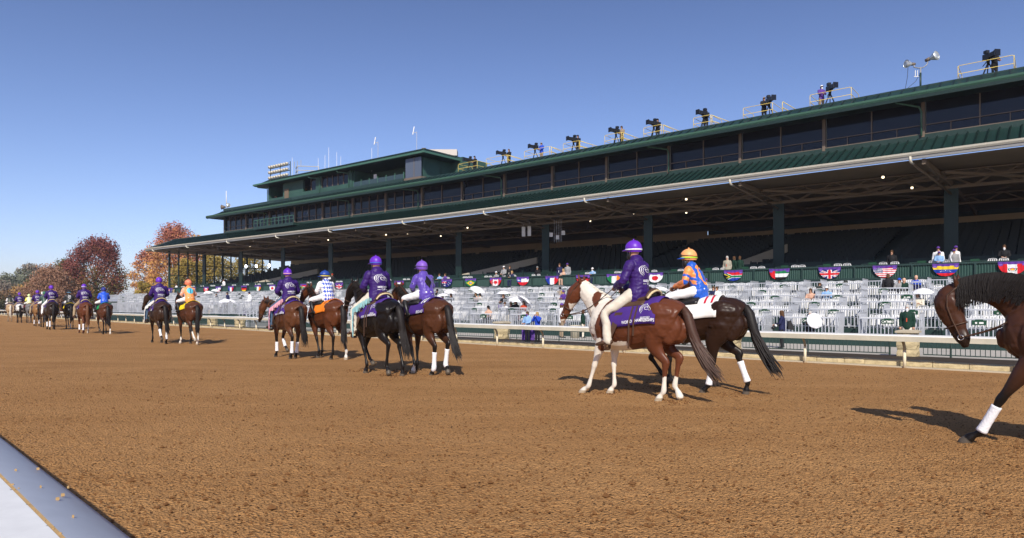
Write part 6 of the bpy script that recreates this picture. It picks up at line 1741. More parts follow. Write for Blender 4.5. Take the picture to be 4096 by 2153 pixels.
PCOL = {'white': (.78, .78, .78), 'blue': (.25, .42, .68), 'navy': (.018, .022, .07), 'black': (.014, .014, .016), 'green': (.009, .034, .022), 'red': (.55, .07, .03), 'purple': (.10, .04, .26),
        'grey': (.28, .28, .28), 'tan': (.36, .27, .17), 'khaki': (.28, .21, .14), 'brown': (.09, .045, .02), 'blond': (.42, .27, .11), 'silver': (.45, .43, .40), 'royal': (.02, .07, .48), 'beige': (.36, .33, .26), 'cream': (.70, .64, .52), 'peach': (.62, .38, .27)}
def pc(c): return cloth(c + '_clothing', PCOL[c])
HEAD_Z = {'sit': 1.34, 'stand': 1.76, 'photo': 1.76, 'lean': 1.76, 'turn': 1.76}
FACE = math.atan2(-.79, -.61)
def person(p, pose, shirt, pants, head, headc, label, rz=None, h=1.0, mask=None, tie=None, group='spectators'):
    pr = proto(pose); r = empty('person', p, FACE if rz is None else rz, h); tag(r, label, 'person', group)
    pobj('body', pr['body'], M_SKIN, r); pobj('shirt', pr['shirt'], pc(shirt), r); pobj('trousers', pr['trousers'], pc(pants), r)
    for b in pr['boots']: pobj('shoe', b, M_BLKL, r)
    if head in ('cap', 'brim'): pobj('hair', pr['hair'], pc('brown'), r).scale = (.995, .995, .995)
    if head in ('cap', 'brim'): pobj('hat', pr[head], pc(headc), r)
    elif head: pobj('hair', pr[head], pc(headc), r)
    if mask: pobj('face_mask', pr['mask'], pc(mask), r)
    if tie: pobj('tie', pr['tie'], pc(tie), r)
    return r
def row_person(xn, yn, *a, **k):
    pose = a[0]; hh = HEAD_Z[pose] * k.get('h', .92); k['h'] = k.get('h', .92)
    p = place_row(xn, yn, hh); return person(p, *a, **k)
def wall_person(xn, yn, *a, dm=.32, **k):     # behind the flag wall: height fixed by the picture
    m = MF + dm; s = sF(xn, m); p = PF(s, m, 0); zt = 1.5 + (1220 - yn) * p.y / FN; k['h'] = k.get('h', .95)
    z = zt - HEAD_Z[a[0]] * k['h']; return person(Vector((p.x, p.y, max(z, 2.86) if z > 2.4 else z)), *a, **k)
def apron_person(xn, yfeet, yhead, *a, **k):
    p = gp(xn, yfeet, -.1); hh = (yfeet - yhead) * p.y / FN; k['h'] = hh / HEAD_Z[a[0]]; return person(p, *a, **k)
S = 'sit'
for a in [
    (1751, 1158, S, 'black', 'black', 'brim', 'black', 'seated person in a wide black hat in the back row, above the second jockey'),
    (1775, 1208, S, 'navy', 'navy', 'cap', 'purple', 'seated person in a purple cap just right of the second bay horse'),
    (1772, 1181, S, 'black', 'black', 'hair', 'brown', 'seated dark haired person under the left small parasol'),
    (1806, 1176, S, 'black', 'black', 'long', 'brown', 'seated dark haired woman under the right small parasol'),
    (1905, 1173, S, 'peach', 'peach', 'long', 'brown', 'seated woman with dark hair left under the tilted parasol'),
    (1922, 1176, S, 'cream', 'cream', 'brim', 'black', 'seated woman with black and cream hat under the tilted parasol'),
    (2016, 1176, S, 'black', 'purple', 'long', 'brown', 'seated woman under the flat parasol'),
    (2022, 1210, S, 'white', 'tan', 'hair', 'brown', 'seated man in white shirt left of the straw hat'),
    (2046, 1212, S, 'black', 'cream', 'brim', 'khaki', 'seated blonde woman in a straw hat and dark top'),
    (2064, 1201, S, 'black', 'black', 'long', 'brown', 'seated woman in black dress holding a parasol'),
    (2097, 1204, S, 'red', 'red', 'long', 'brown', 'seated woman in a rust red dress'),
    (1956, 1224, S, 'peach', 'black', 'brim', 'black', 'seated woman in a wide black hat in the front rows'),
    (2242, 1150, S, 'blond', 'tan', 'brim', 'black', 'blonde woman in sunglasses and dark hat left of the paint horse head'),
    (2256, 1162, S, 'purple', 'purple', 'cap', 'purple', 'person in purple just behind the paint horse head'),
    (3281, 1134, S, 'navy', 'tan', 'hair', 'brown', 'seated man in a navy sweater on the right of the terrace'),
    (3308, 1146, S, 'blue', 'tan', 'cap', 'white', 'seated man in light blue shirt and white and blue cap'),
    (3244, 1156, S, 'peach', 'cream', 'long', 'brown', 'seated woman shading her eyes beside the man in navy'),
    (3598, 1112, S, 'grey', 'tan', 'cap', 'royal', 'seated man in grey with a blue cap'),
    (3617, 1112, S, 'green', 'navy', 'hair', 'peach', 'seated bald man in a green jacket'),
    (3665, 1104, S, 'royal', 'tan', 'hair', 'peach', 'seated man in a blue vest over a white shirt'),
    (3671, 1170, S, 'cream', 'cream', 'long', 'brown', 'seated dark haired woman in cream left of the nearest horse'),
    (3242, 1248, S, 'black', 'black', 'hair', 'silver', 'grey haired person in black behind the round white parasol'),
    (852, 1210, S, 'white', 'tan', 'hair', 'brown', 'seated man in white in the left part, near the jockey in orange'),
    (897, 1208, S, 'navy', 'navy', 'long', 'brown', 'left one of two dark haired people under the low left parasol'),
    (914, 1210, S, 'black', 'black', 'long', 'brown', 'right one of two dark haired people under the low left parasol'),
    (868, 1176, S, 'black', 'black', 'hair', 'brown', 'seated person in black under the Chile flag in the left part'),
    (2856, 1144, S, 'navy', 'black', 'hair', 'brown', 'seated man in dark blue left of the white shirt, right of the blue jockey'),
    (2869, 1146, S, 'white', 'black', 'hair', 'brown', 'seated man in a white shirt right of the blue jockey'),
    (1326, 1192, S, 'navy', 'navy', 'hair', 'silver', 'seated grey haired man in navy right of the diamond silks jockey'),
]: row_person(*a)
row_person(3552, 1098, 'stand', 'black', 'black', 'hair', 'brown', 'man in black shirt standing with his back to the track under the stars and stripes', rz=FACE + math.pi)
row_person(910, 1168, 'stand', 'navy', 'navy', 'cap', 'black', 'man in a navy suit standing in the left part of the terrace', tie='white')
row_person(998, 1168, 'stand', 'white', 'khaki', 'cap', 'navy', 'man in white shirt and dark cap standing on the terrace, left part')
row_person(2822, 1116, 'stand', 'white', 'khaki', 'cap', 'purple', 'man in white shirt and purple cap standing behind the blue and orange jockey', rz=FACE + 2.2)
for a, k in [
    ((3753, 990, 'stand', 'white', 'tan', 'cap', 'purple', 'left man in white shirt and purple cap above the Venezuela flag'), {}),
    ((3822, 988, 'turn', 'white', 'tan', 'cap', 'purple', 'right man in white shirt and purple cap above the Venezuela flag'), dict(rz=FACE + .8)),
    ((3757, 1024, 'lean', 'blue', 'tan', 'cap', 'purple', 'man in pale blue leaning on the wall over the Venezuela flag'), dict(dm=.15, h=.8)),
    ((3816, 1005, 'stand', 'grey', 'grey', 'cap', 'purple', 'person in grey with purple cap in front of the right man in white'), dict(dm=.2, h=.85)),
    ((3567, 1018, 'stand', 'black', 'black', 'hair', 'brown', 'person in dark suit behind the wall left of the men in white'), dict(dm=1.6)),
    ((4017, 996, 'lean', 'black', 'black', 'hair', 'brown', 'person in black with a white mask above the nearest horse mane'), dict(dm=1.2, mask='white')),
    ((2909, 1040, 'stand', 'beige', 'beige', 'hair', 'silver', 'grey haired man in beige jacket and red tie behind the wall'), dict(tie='red')),
    ((2936, 1050, 'stand', 'green', 'black', 'hair', 'brown', 'left person in dark green jacket behind the South Africa flag'), dict(rz=FACE + 2.5, dm=.9)),
    ((2959, 1053, 'stand', 'green', 'black', 'hair', 'brown', 'right person in dark green jacket behind the South Africa flag'), dict(rz=FACE + 3, dm=.9)),
    ((2016, 1081, 'lean', 'grey', 'grey', 'cap', 'white', 'man in grey with a white cap leaning beside the Canada flag'), {}),
    ((2040, 1064, 'stand', 'black', 'black', 'hair', 'brown', 'man in black suit with pale tie behind the wall right of the Canada flag'), dict(tie='cream')),
    ((2050, 1097, 'sit', 'navy', 'navy', 'hair', 'blond', 'seated man in navy suit behind the wall left of the Chile flag'), {}),
    ((2150, 1072, 'stand', 'black', 'black', 'cap', 'grey', 'dark figure in a grey cap standing in the shade under the roof'), dict(dm=2.4)),
    ((2239, 1070, 'stand', 'navy', 'navy', 'hair', 'brown', 'man in a dark suit and white shirt above the France flag'), dict(tie='white')),
    ((2255, 1085, 'sit', 'peach', 'peach', 'long', 'blond', 'fair haired woman right of the man in suit above the France flag'), {}),
    ((2270, 1072, 'stand', 'grey', 'grey', 'cap', 'purple', 'person in grey with a purple cap above the paint horse ears'), {}),
    ((2372, 1077, 'sit', 'blue', 'navy', 'cap', 'white', 'person with a white cap behind the wall left of the purple rider'), dict(mask='white')),
    ((1987, 1103, 'sit', 'grey', 'grey', 'cap', 'white', 'seated person with a white cap behind the Canada flag'), {}),
    ((1760, 1100, 'sit', 'blue', 'navy', 'hair', 'brown', 'seated person in blue above the Australia flag'), {}),
    ((1783, 1100, 'sit', 'purple', 'navy', 'hair', 'brown', 'seated person in purple above the Australia flag'), {}),
    ((1330, 1112, 'stand', 'black', 'black', 'cap', 'red', 'man in black with a dark red cap left of the second pair'), {}),
    ((1312, 1120, 'sit', 'cream', 'cream', 'long', 'brown', 'woman in cream under the parasol behind the wall'), {}),
    ((895, 1120, 'stand', 'white', 'black', 'hair', 'brown', 'figure in white in the shade at the left end of the stand'), dict(dm=1.5)),
    ((707, 1140, 'sit', 'white', 'tan', 'hair', 'brown', 'person in white at the far left end of the wall'), {}),
    ((2745, 1055, 'stand', 'navy', 'navy', 'cap', 'navy', 'person in navy cap behind the wall between the two nearest riders'), dict(dm=1.2)),
]: wall_person(*a, **k)
apron_person(3128, 1394, 1243, 'lean', 'navy', 'black', 'long', 'brown', 'woman photographer in long dark coat walking on the apron', rz=FACE - 1.4)
apron_person(3629, 1392, 1220, 'stand', 'green', 'cream', 'hair', 'silver', 'grey haired man in dark green blazer with red tie on the apron', tie='red', mask='white')
apron_person(2110, 1372, 1246, 'lean', 'blue', 'black', 'hair', 'brown', 'man in light blue shirt leaning on the iron fence', mask='purple')
apron_person(2150, 1372, 1249, 'photo', 'royal', 'black', 'hair', 'blond', 'girl in royal blue T-shirt taking a photograph at the fence')
apron_person(2246, 1352, 1214, 'stand', 'white', 'khaki', 'cap', 'purple', 'man in white shirt and khaki trousers walking away on the apron', rz=FACE + 2.6)
apron_person(2332, 1352, 1240, 'stand', 'green', 'cream', 'hair', 'brown', 'person in a dark green jacket half hidden by the white horse neck', rz=FACE + 2.2)
apron_person(978, 1300, 1230, 'stand', 'purple', 'black', 'hair', 'purple', 'woman in purple standing by the railed stair')
# things held or carried
def at_img(xn, yn, Y): return Vector((tt(xn) * Y, Y, 1.5 - (yn - 1220) * Y / FN))
Yw = gp(3128, 1394, -.1).y
r = empty('telephoto_lens', at_img(3100, 1305, Yw - .25)); tag(r, 'white and black telephoto lens held by the woman photographer', 'camera')
mb = MB().use(M_WHITE); mb.tube([(0, 0, 0), (.05, 0, .035)], .05, 10); mb.build('barrel', parent=r)
mb = MB().use(M_BLACK); mb.tube([(-.11, 0, -.10), (0, 0, 0)], [.058, .05], 10); mb.build('lens_hood', parent=r)
mb = MB().use(M_BLACK); mb.box(.04, .13, -.04, .04, -.01, .09); mb.build('camera_body', parent=r)
mb = MB().use(mat('black_bag', (.015, .015, .016), .6)); c = at_img(3163, 1300, Yw - .1)
mb.hexa([tuple(c + Vector(q)) for q in ((-.13, -.08, -.16), (.10, -.08, -.19), (.10, .08, -.19), (-.13, .08, -.16), (-.10, -.05, .14), (.0, -.05, .16), (.0, .05, .16), (-.10, .05, .14))])
tag(mb.build('shoulder_bag'), 'black shoulder bag on the hip of the woman photographer', 'bag')
p = gp(2300, 1352, -.1); mb = MB().use(mat('bin_tan', (.50, .45, .34), .6, var=.05)); mb.tube([p, p + Vector((0, 0, .55)), p + Vector((0, 0, .58)), p + Vector((0, 0, .62))], [.20, .25, .27, .27], 16)
tag(mb.build('litter_bin'), 'round tan litter bin on the apron by the man in khaki trousers', 'bin')
p = gp(2112, 1366, -.1); mb = MB().use(mat('purple_banner', (.09, .035, .22), .8, var=.5, vscale=22)); mb.box(p.x - .28, p.x + .28, p.y - .45, p.y - .42, -.02, .52); tag(mb.build('purple_banner'), 'purple patterned cloth hanging on the iron fence in front of the man in light blue', 'banner')

# ================================================================ ROOF CAMERAS, RAILINGS, MASTS
def onroof(xn, d, z): return P(s_at(xn, d), d, z)
ZR = 12.36
def tv_camera(p, rz, lab):
    r = empty('television_camera', p, rz); tag(r, lab, 'camera', 'television cameras on the roof')
    t = empty('tripod', (0, 0, 0)); t.parent = r
    for a in (0.5, 2.6, 4.7):
        mb = MB().use(M_BLACK); mb.bar((.03 * math.cos(a), .03 * math.sin(a), .78), (.36 * math.cos(a), .36 * math.sin(a), 0), .05, .05); mb.build('leg', parent=t)
    mb = MB().use(M_BLACK); mb.tube([(0, 0, .70), (0, 0, .95), (0, 0, 1.0)], [.06, .08, .10], 10); mb.build('head', parent=t)
    mb = MB().use(M_BLACK); mb.box(-.26, .12, -.11, .11, 1.0, 1.28); mb.build('camera_body', parent=r)
    mb = MB().use(M_BLACK); mb.hexa([(.12, -.10, 1.03), (.50, -.10, 1.03), (.50, .10, 1.03), (.12, .10, 1.03), (.12, -.10, 1.25), (.50, -.10, 1.25), (.50, .10, 1.25), (.12, .10, 1.25)])
    mb.hexa([(.50, -.12, 1.00), (.60, -.15, .97), (.60, .15, .97), (.50, .12, 1.00), (.50, -.12, 1.27), (.60, -.15, 1.30), (.60, .15, 1.30), (.50, .12, 1.27)]); mb.use(M_GLASSD); mb.box(.602, .61, -.12, .12, 1.0, 1.27); mb.build('lens', parent=r)
    mb = MB().use(M_BLACK); mb.box(-.22, -.02, -.09, .09, 1.33, 1.47); mb.bar((-.12, 0, 1.27), (-.12, 0, 1.34), .04, .04); mb.build('viewfinder', parent=r)
    mb = MB().use(M_BLACK); mb.bar((-.15, .06, .95), (-.55, .16, .82), .03, .03); mb.build('pan_handle', parent=r)
def safety_railing(s0, s1, dk, lab):
    r = empty('safety_railing', P(s0, .15, ZR - .05)); tag(r, lab, 'railing', 'yellow safety railings on the roof'); O = r.location
    def q(s, d, z): return P(s, d, z) - O
    H = .78; Z = ZR - .05
    for (a, b) in (((s0, .15), (s1, .15)), ((s0, .15), (s0, 1.9)), ((s1, .15), (s1, 1.9))):
        mb = MB().use(M_YELLOW); A0, A1 = q(*a, Z), q(*a, Z + H); B0, B1 = q(*b, Z), q(*b, Z + H)
        mb.tube([A0, A1 - Vector((0, 0, .06)), A1 + (B1 - A1).normalized() * .06, B1 + (A1 - B1).normalized() * .06, B1 - Vector((0, 0, .06)), B0],   .016, 6, lat=(0, 0, 1) if False else tuple(N if a[1] == b[1] else U))
        mb.bar(A0.lerp(A1, .5), B0.lerp(B1, .5), .026, .026); mb.build('rail_panel', parent=r)
CAMS = [(1877, 1899, 1833, 1909, 'cap', 'black', 'black'), (2012, 2036, 1945, 2028, 'hair', 'black', 'brown'), (2140, 2166, 2098, 2198, 'cap', 'royal', 'grey'), (2294, 2312, 2253, 2317, 'cap', 'black', 'black'), (2464, 2487, 2419, 2487, 'cap', 'khaki', 'brown'),
        (2615, 2631, 2575, 2645, 'cap', 'black', 'black'), (2815, 2824, 2774, 2843, 'hair', 'black', 'black'), (3077, 3056, 2973, 3090, 'cap', 'black', 'khaki'), (3320, 3286, 3240, 3405, 'cap', 'purple', 'white'), (3953, 3978, 3832, 4056, 'cap', 'black', 'black')]
for i, (cx, px, r0, r1, hk, sh_, hc) in enumerate(CAMS):
    w_ = '%s from the left' % ORD[i]
    rz = FACE if i < 7 else FACE + .75
    tv_camera(onroof(cx, .75, ZR), rz - .35 if i < 7 else rz, 'black television camera on a tripod on the roof, ' + w_)
    person(onroof(px, 1.25, ZR), 'lean', sh_, 'black' if i not in (2, 8) else 'khaki', hk, hc, 'camera operator on the roof, ' + w_, rz=rz, h=.88, group='camera operators on the roof', mask='white' if i in (9, 8) else None)
    safety_railing(s_at(r0, .15), s_at(r1, .15), 0, 'yellow tube safety railing on the roof, ' + w_)
for i, (x0, x1) in enumerate(((2320, 2398), (2493, 2560), (2653, 2724), (2848, 2930), (3130, 3190), (2205, 2250), (2032, 2095))):
    s0, s1 = s_at(x0, .3), s_at(x1, 1.6); r = empty('slanted_railing', P(s0, .3, ZR)); O = r.location
    tag(r, 'slanting yellow railing running back over the roof, %s of seven' % ORD[(0, 1, 2, 3, 4, 5, 6)[i]], 'railing', 'slanting yellow railings')
    A, B = P(s0, .3, ZR + .72) - O, P(s1, 2.6, ZR + .45) - O; mb = MB().use(M_YELLOW)
    mb.tube([P(s0, .3, ZR - .05) - O, A - Vector((0, 0, .05)), A + (B - A).normalized() * .05, B], .022, 6, lat=tuple(N)); mb.bar(A - Vector((0, 0, .36)), B - Vector((0, 0, .30)), .035, .035); mb.build('rail_tube', parent=r)
def horn_lamp(r, c, dr, s):
    dr = Vector(dr).normalized(); mb = MB().use(mat('reflector', (.62, .66, .66), .3, .5, metal=.5))
    mb.tube([c, c + dr * .25 * s, c + dr * .42 * s], [.09 * s, .22 * s, .30 * s], 16, lat=(0, 0, 1), cap=False)
    mb.tube([c + dr * .40 * s, c + dr * .41 * s], [.29 * s, .29 * s], 16, lat=(0, 0, 1)); lamp = mb.build('floodlight', parent=r)
    mb = MB().use(M_BROWN); mb.tube([c - dr * .28 * s, c - dr * .02 * s], [.10 * s, .12 * s], 10, lat=(0, 0, 1)); mb.build('housing', parent=lamp)
p = onroof(3682, .3, ZR - .1); r = empty('light_mast', p); tag(r, 'mast with two round floodlights on curved arms on the roof at the right', 'floodlight mast')
ppm = FN / p.y
mb = MB().use(M_GREEN); mb.tube([(0, 0, 0), (0, 0, .95)], .05, 8); mb.build('pole', parent=r)
hz = (348 - 262) / ppm; mb = MB().use(M_GREY); q = U
ux = lambda px, py: Vector((px / ppm, 0, .1 + (349 - py) / ppm))
mb = MB().use(M_GREY); mb.tube([ux(0, 349), ux(0, 262)], .04, 8); mb.tube([tuple(v) for v in (ux(-27, 250), ux(-26, 262), ux(-8, 266), ux(10, 264), ux(24, 254), ux(30, 240))], .03, 6, lat=(0, 1, 0)); mb.build('arm', parent=r)
horn_lamp(r, ux(-36, 250), (-1, -.15, -.02), .72); horn_lamp(r, ux(38, 228), (.45, -.85, .15), .85)
mb = MB().use(M_WHITE)
for dx in (-21, -12): mb.bar(ux(dx, 300), ux(dx, 275), .03, .03)
mb.bar(ux(-26, 300), ux(-8, 300), .03, .03); mb.build('antenna', parent=r)
mb = MB().use(M_BLACK); mb.tube([tuple(v) for v in (ux(-50, 262), ux(-52, 300), ux(-60, 345), ux(-62, 360))], .012, 5, lat=(0, 1, 0)); mb.build('cable', parent=r)
mb = MB().use(M_BLACK); mb.tube([tuple(v) for v in (ux(-2, 290), ux(-20, 320), ux(-50, 345), ux(-55, 352))], .012, 5, lat=(0, 1, 0)); mb.build('cable', parent=r)
p = onroof(908, .3, ZR - .1); r = empty('light_mast', p); tag(r, 'small mast with floodlight, brown horn and whip antenna at the left roof end', 'floodlight mast'); ppm = FN / p.y
ux = lambda px, py: Vector((px / ppm, 0, (836 - py) / ppm))
mb = MB().use(M_GREY); mb.tube([ux(0, 840), ux(0, 812)], .05, 8); mb.bar(ux(-14, 815), ux(6, 815), .06, .06); mb.build('pole', parent=r)
mb = MB().use(M_WHITE); mb.tube([ux(-2, 812), ux(-3, 750)], [.06, .04], 6); mb.build('antenna', parent=r)
horn_lamp(r, ux(3, 810), (.5, -.8, .1), .9)
mb = MB().use(M_BROWN); mb.tube([ux(-6, 815), ux(-22, 815)], [.10, .30], 12, lat=(0, 0, 1)); mb.build('horn', parent=r)
# bank of floodlights on the press box roof
p = P(s_at(1118, 1.6), 1.6, 15.2); r = empty('floodlight_bank', p); tag(r, 'rack of three rows of small floodlights at the left end of the press box roof', 'floodlights'); ppm = FN / p.y
sl, sr_ = s_at(1082, 1.6), s_at(1161, 1.6)
mb = MB().use(M_GREEN)
for s in (sl, sr_, (sl + sr_) / 2): mb.bar(P(s, 1.6, 15.2) - p, P(s, 1.6, 17.0) - p, .08, .08)
for z in (15.45, 16.05, 16.65): mb.bar(P(sl, 1.6, z) - p, P(sr_, 1.6, z) - p, .07, .07)
mb.build('frame', parent=r)
Mf = mat('floodlight_face', (.55, .52, .42), .35, .5)
for z in (15.6, 16.2, 16.8):
    for k in range(8):
        c = P(sl + (sr_ - sl) * (k + .5) / 8, 1.45, z) - p; dr = (-N + Vector((0, 0, -.35))).normalized()
        mb = MB().use(Mf); mb.tube([c - dr * .1, c, c + dr * .22], [.07, .12, .19], 10, lat=(0, 0, 1)); mb.build('floodlight', parent=r)
# antennas and steel frame
for i, (xn, y0, y1, d) in enumerate(((1169, 690, 630, 1.6), (1273, 672, 632, 2.2), (1300, 668, 621, 2.2), (1315, 664, 590, 2.2), (1347, 655, 609, 2.2), (1363, 652, 627, 2.2), (1487, 628, 593, 2.2))):
    p = P(s_at(xn, d), d, 0); zt = 1.5 + (1220 - y1) * p.y / FN; p.z = 15.25
    mb = MB().use(M_WHITE); mb.tube([(0, 0, -.1), (0, 0, (zt - 15.25) * .4), (0, 0, zt - 15.25)], [.024, .02, .014], 6); o = mb.build('whip_antenna', loc=p); tag(o, 'thin white whip antenna on the press box roof, %s from the left' % ORD[i], 'antenna', 'whip antennas')
for xn, y1, lab in ((1512, 597, 'panel antenna on a bent pole on the press box roof, left one'), (1667, 558, 'tilted panel antenna on a pole at the corner of the press box roof')):
    p = P(s_at(xn, 2.0), 2.0, 15.2); zt = 1.5 + (1220 - y1) * p.y / FN - 15.2; r = empty('panel_antenna', p); tag(r, lab, 'antenna')
    mb = MB().use(M_GREY); mb.bar((0, 0, -.05), (0, 0, zt), .04, .04); mb.bar((0, 0, zt - .1), (-.35, 0, zt - .1), .04, .04); mb.build('pole', parent=r)
    mb = MB().use(M_WHITE); mb.bar((-.38, 0, zt - .3), (-.24, 0, zt + .45), .12, .07); mb.build('panel', parent=r)
a0, a1 = s_at(1184, 2), s_at(1275, 3); p = P(a0, 2, 15.25); mb = MB().use(M_GREY)
for (s, d) in ((a0, 2), (a0 + (a1 - a0) * .45, 1.4), (a1, 3), (a0 + .5, 5)): mb.bar(P(s, d, 15.2) - p, P(s, d, 16.3) - p, .07, .07)
for z in (15.8, 16.25):
    mb.bar(P(a0, 2, z) - p, P(a0 + (a1 - a0) * .45, 1.4, z) - p, .09, .09); mb.bar(P(a0 + (a1 - a0) * .45, 1.4, z) - p, P(a1, 3, z) - p, .09, .09)
for f in (0, .2, .45): mb.bar(P(a0 + (a1 - a0) * f, 1.8, 16.25) - p, P(a0 + (a1 - a0) * f, 1.8, 16.95) - p, .05, .05)
o = mb.build('steel_frame', loc=p); tag(o, 'grey steel frame with short poles beside the floodlight rack', 'frame')
p = P(s_at(1700, 3.2), 3.2, 15.2); mb = MB().use(M_BROWN); mb.box(-.3, .1, -.2, .2, 0, .8); mb.use(mat('pale_unit', (.55, .50, .45), .6)); mb.box(.1, 3.1, .2, 1.6, .15, .75); o = mb.build('rooftop_unit', loc=p); tag(o, 'pale rooftop unit and brown box at the right end of the press box roof', 'rooftop unit')
# people at the press box windows
for xn, d, z, c, lab in ((1224, 1.5, 12.5, 'black', 'camera operator at the open press box window'), (1106, 1.6, 12.3, 'black', 'person in the dark press box opening at the left'), (1226, -.05 + .4, 9.9, 'royal', 'left photographer in blue at the open window of the upper storey'), (1239, .35, 9.9, 'white', 'right photographer in white at the open window of the upper storey')):
    person(P(s_at(xn, d), d, z) - Vector((0, 0, .2)), 'photo', c, 'black', 'hair', 'brown', lab, h=.85, rz=FACE)
# hanging loudspeakers under the roof
for i, (xn, yn, lab) in enumerate(((2094, 925, 'left one of two white loudspeakers hanging on rods under the roof'), (2117, 922, 'right one of two white loudspeakers hanging on rods under the roof'))):
    p = P(s_at(xn, 1.0), 1.0, 0); z = 1.5 + (1220 - yn) * p.y / FN; p.z = z; r = empty('loudspeaker', p); tag(r, lab, 'loudspeaker')
    mb = MB().use(M_WHITE); mb.box(-.14, .14, -.12, .12, -.45, .35); mb.build('cabinet', parent=r); mb = MB().use(M_GREY); mb.bar((0, 0, .35), (0, 0, 8.2 - z), .04, .04); mb.build('rod', parent=r)
p = P(s_at(2230, 1.2), 1.2, 0); z = 1.5 + (1220 - 945) * p.y / FN; p.z = z; r = empty('loudspeaker_cluster', p); tag(r, 'cluster of small white loudspeakers hanging on four rods beside a column', 'loudspeaker')
for dx, dz in ((-.5, .1), (0, -.1), (.45, .25)):
    mb = MB().use(M_WHITE); mb.box(dx - .13, dx + .13, -.12, .12, dz - .16, dz + .16); mb.build('cabinet', parent=r)
for dx in (-.25, -.08, .1, .28): mb = MB().use(M_GREY); mb.bar((dx, 0, -.5), (dx, 0, 8.2 - z), .03, .03); mb.build('rod', parent=r)
# bright lamps deep inside at the left end
for i, (xn, yn, lab) in enumerate(((985, 1066, 'left bright round work lamp deep inside the left end of the stand'), (1026, 1065, 'middle bright round work lamp inside the left end of the stand'), (1078, 1062, 'right bright square work lamp inside the left end of the stand'))):
    p = P(s_at(xn, 9), 9, 0); z = 1.5 + (1220 - yn) * p.y / FN; p.z = z; r = empty('work_lamp', p); tag(r, lab, 'lamp', 'work lamps inside the stand')
    mb = MB().use(M_LAMPW); mb.tube([(0, 0, 0), tuple(-N * .08)], .20 if i < 2 else .24, 12 if i < 2 else 4, lat=(0, 0, 1)); mb.build('lamp_head', parent=r)
    mb = MB().use(M_BLACK); mb.bar((0, 0.05, -.2), (0, .05, 4.4 - z), .05, .05); mb.build('stand', parent=r)

# kicked-up clods around the nearest hooves
mb = MB().use(M_CLOD); r_ = random.Random(5)
for k_, n_ in (('p1', 130), ('r1', 110), ('p2', 110), ('r2', 110), ('p0', 130)):
    hr_ = H_[k_]; M_ = Matrix.Translation(hr_.location) @ Matrix.Rotation(hr_.rotation_euler.z, 4, 'Z')
    for i in range(n_):
        lx = r_.choice((-.6, .55, .7, -.8)) + r_.gauss(0, .16); c = M_ @ Vector((lx, r_.gauss(0, .22), .02)); s_ = r_.uniform(.006, .02); vs = []
        for (a, b, e) in ((1, 0, 0), (-1, 0, 0), (0, 1, 0), (0, -1, 0), (0, 0, 1), (0, 0, -1)):
            q_ = s_ * r_.uniform(.6, 1.4); vs.append(c + Vector((a * q_, b * q_, e * q_)))
        mb.add(vs, [(0, 2, 4), (2, 1, 4), (1, 3, 4), (3, 0, 4), (2, 0, 5), (1, 2, 5), (3, 1, 5), (0, 3, 5)])
tag(mb.build('hoof_clods'), 'dark clods kicked up around the hooves of the nearest horses', 'dirt', kind='stuff')
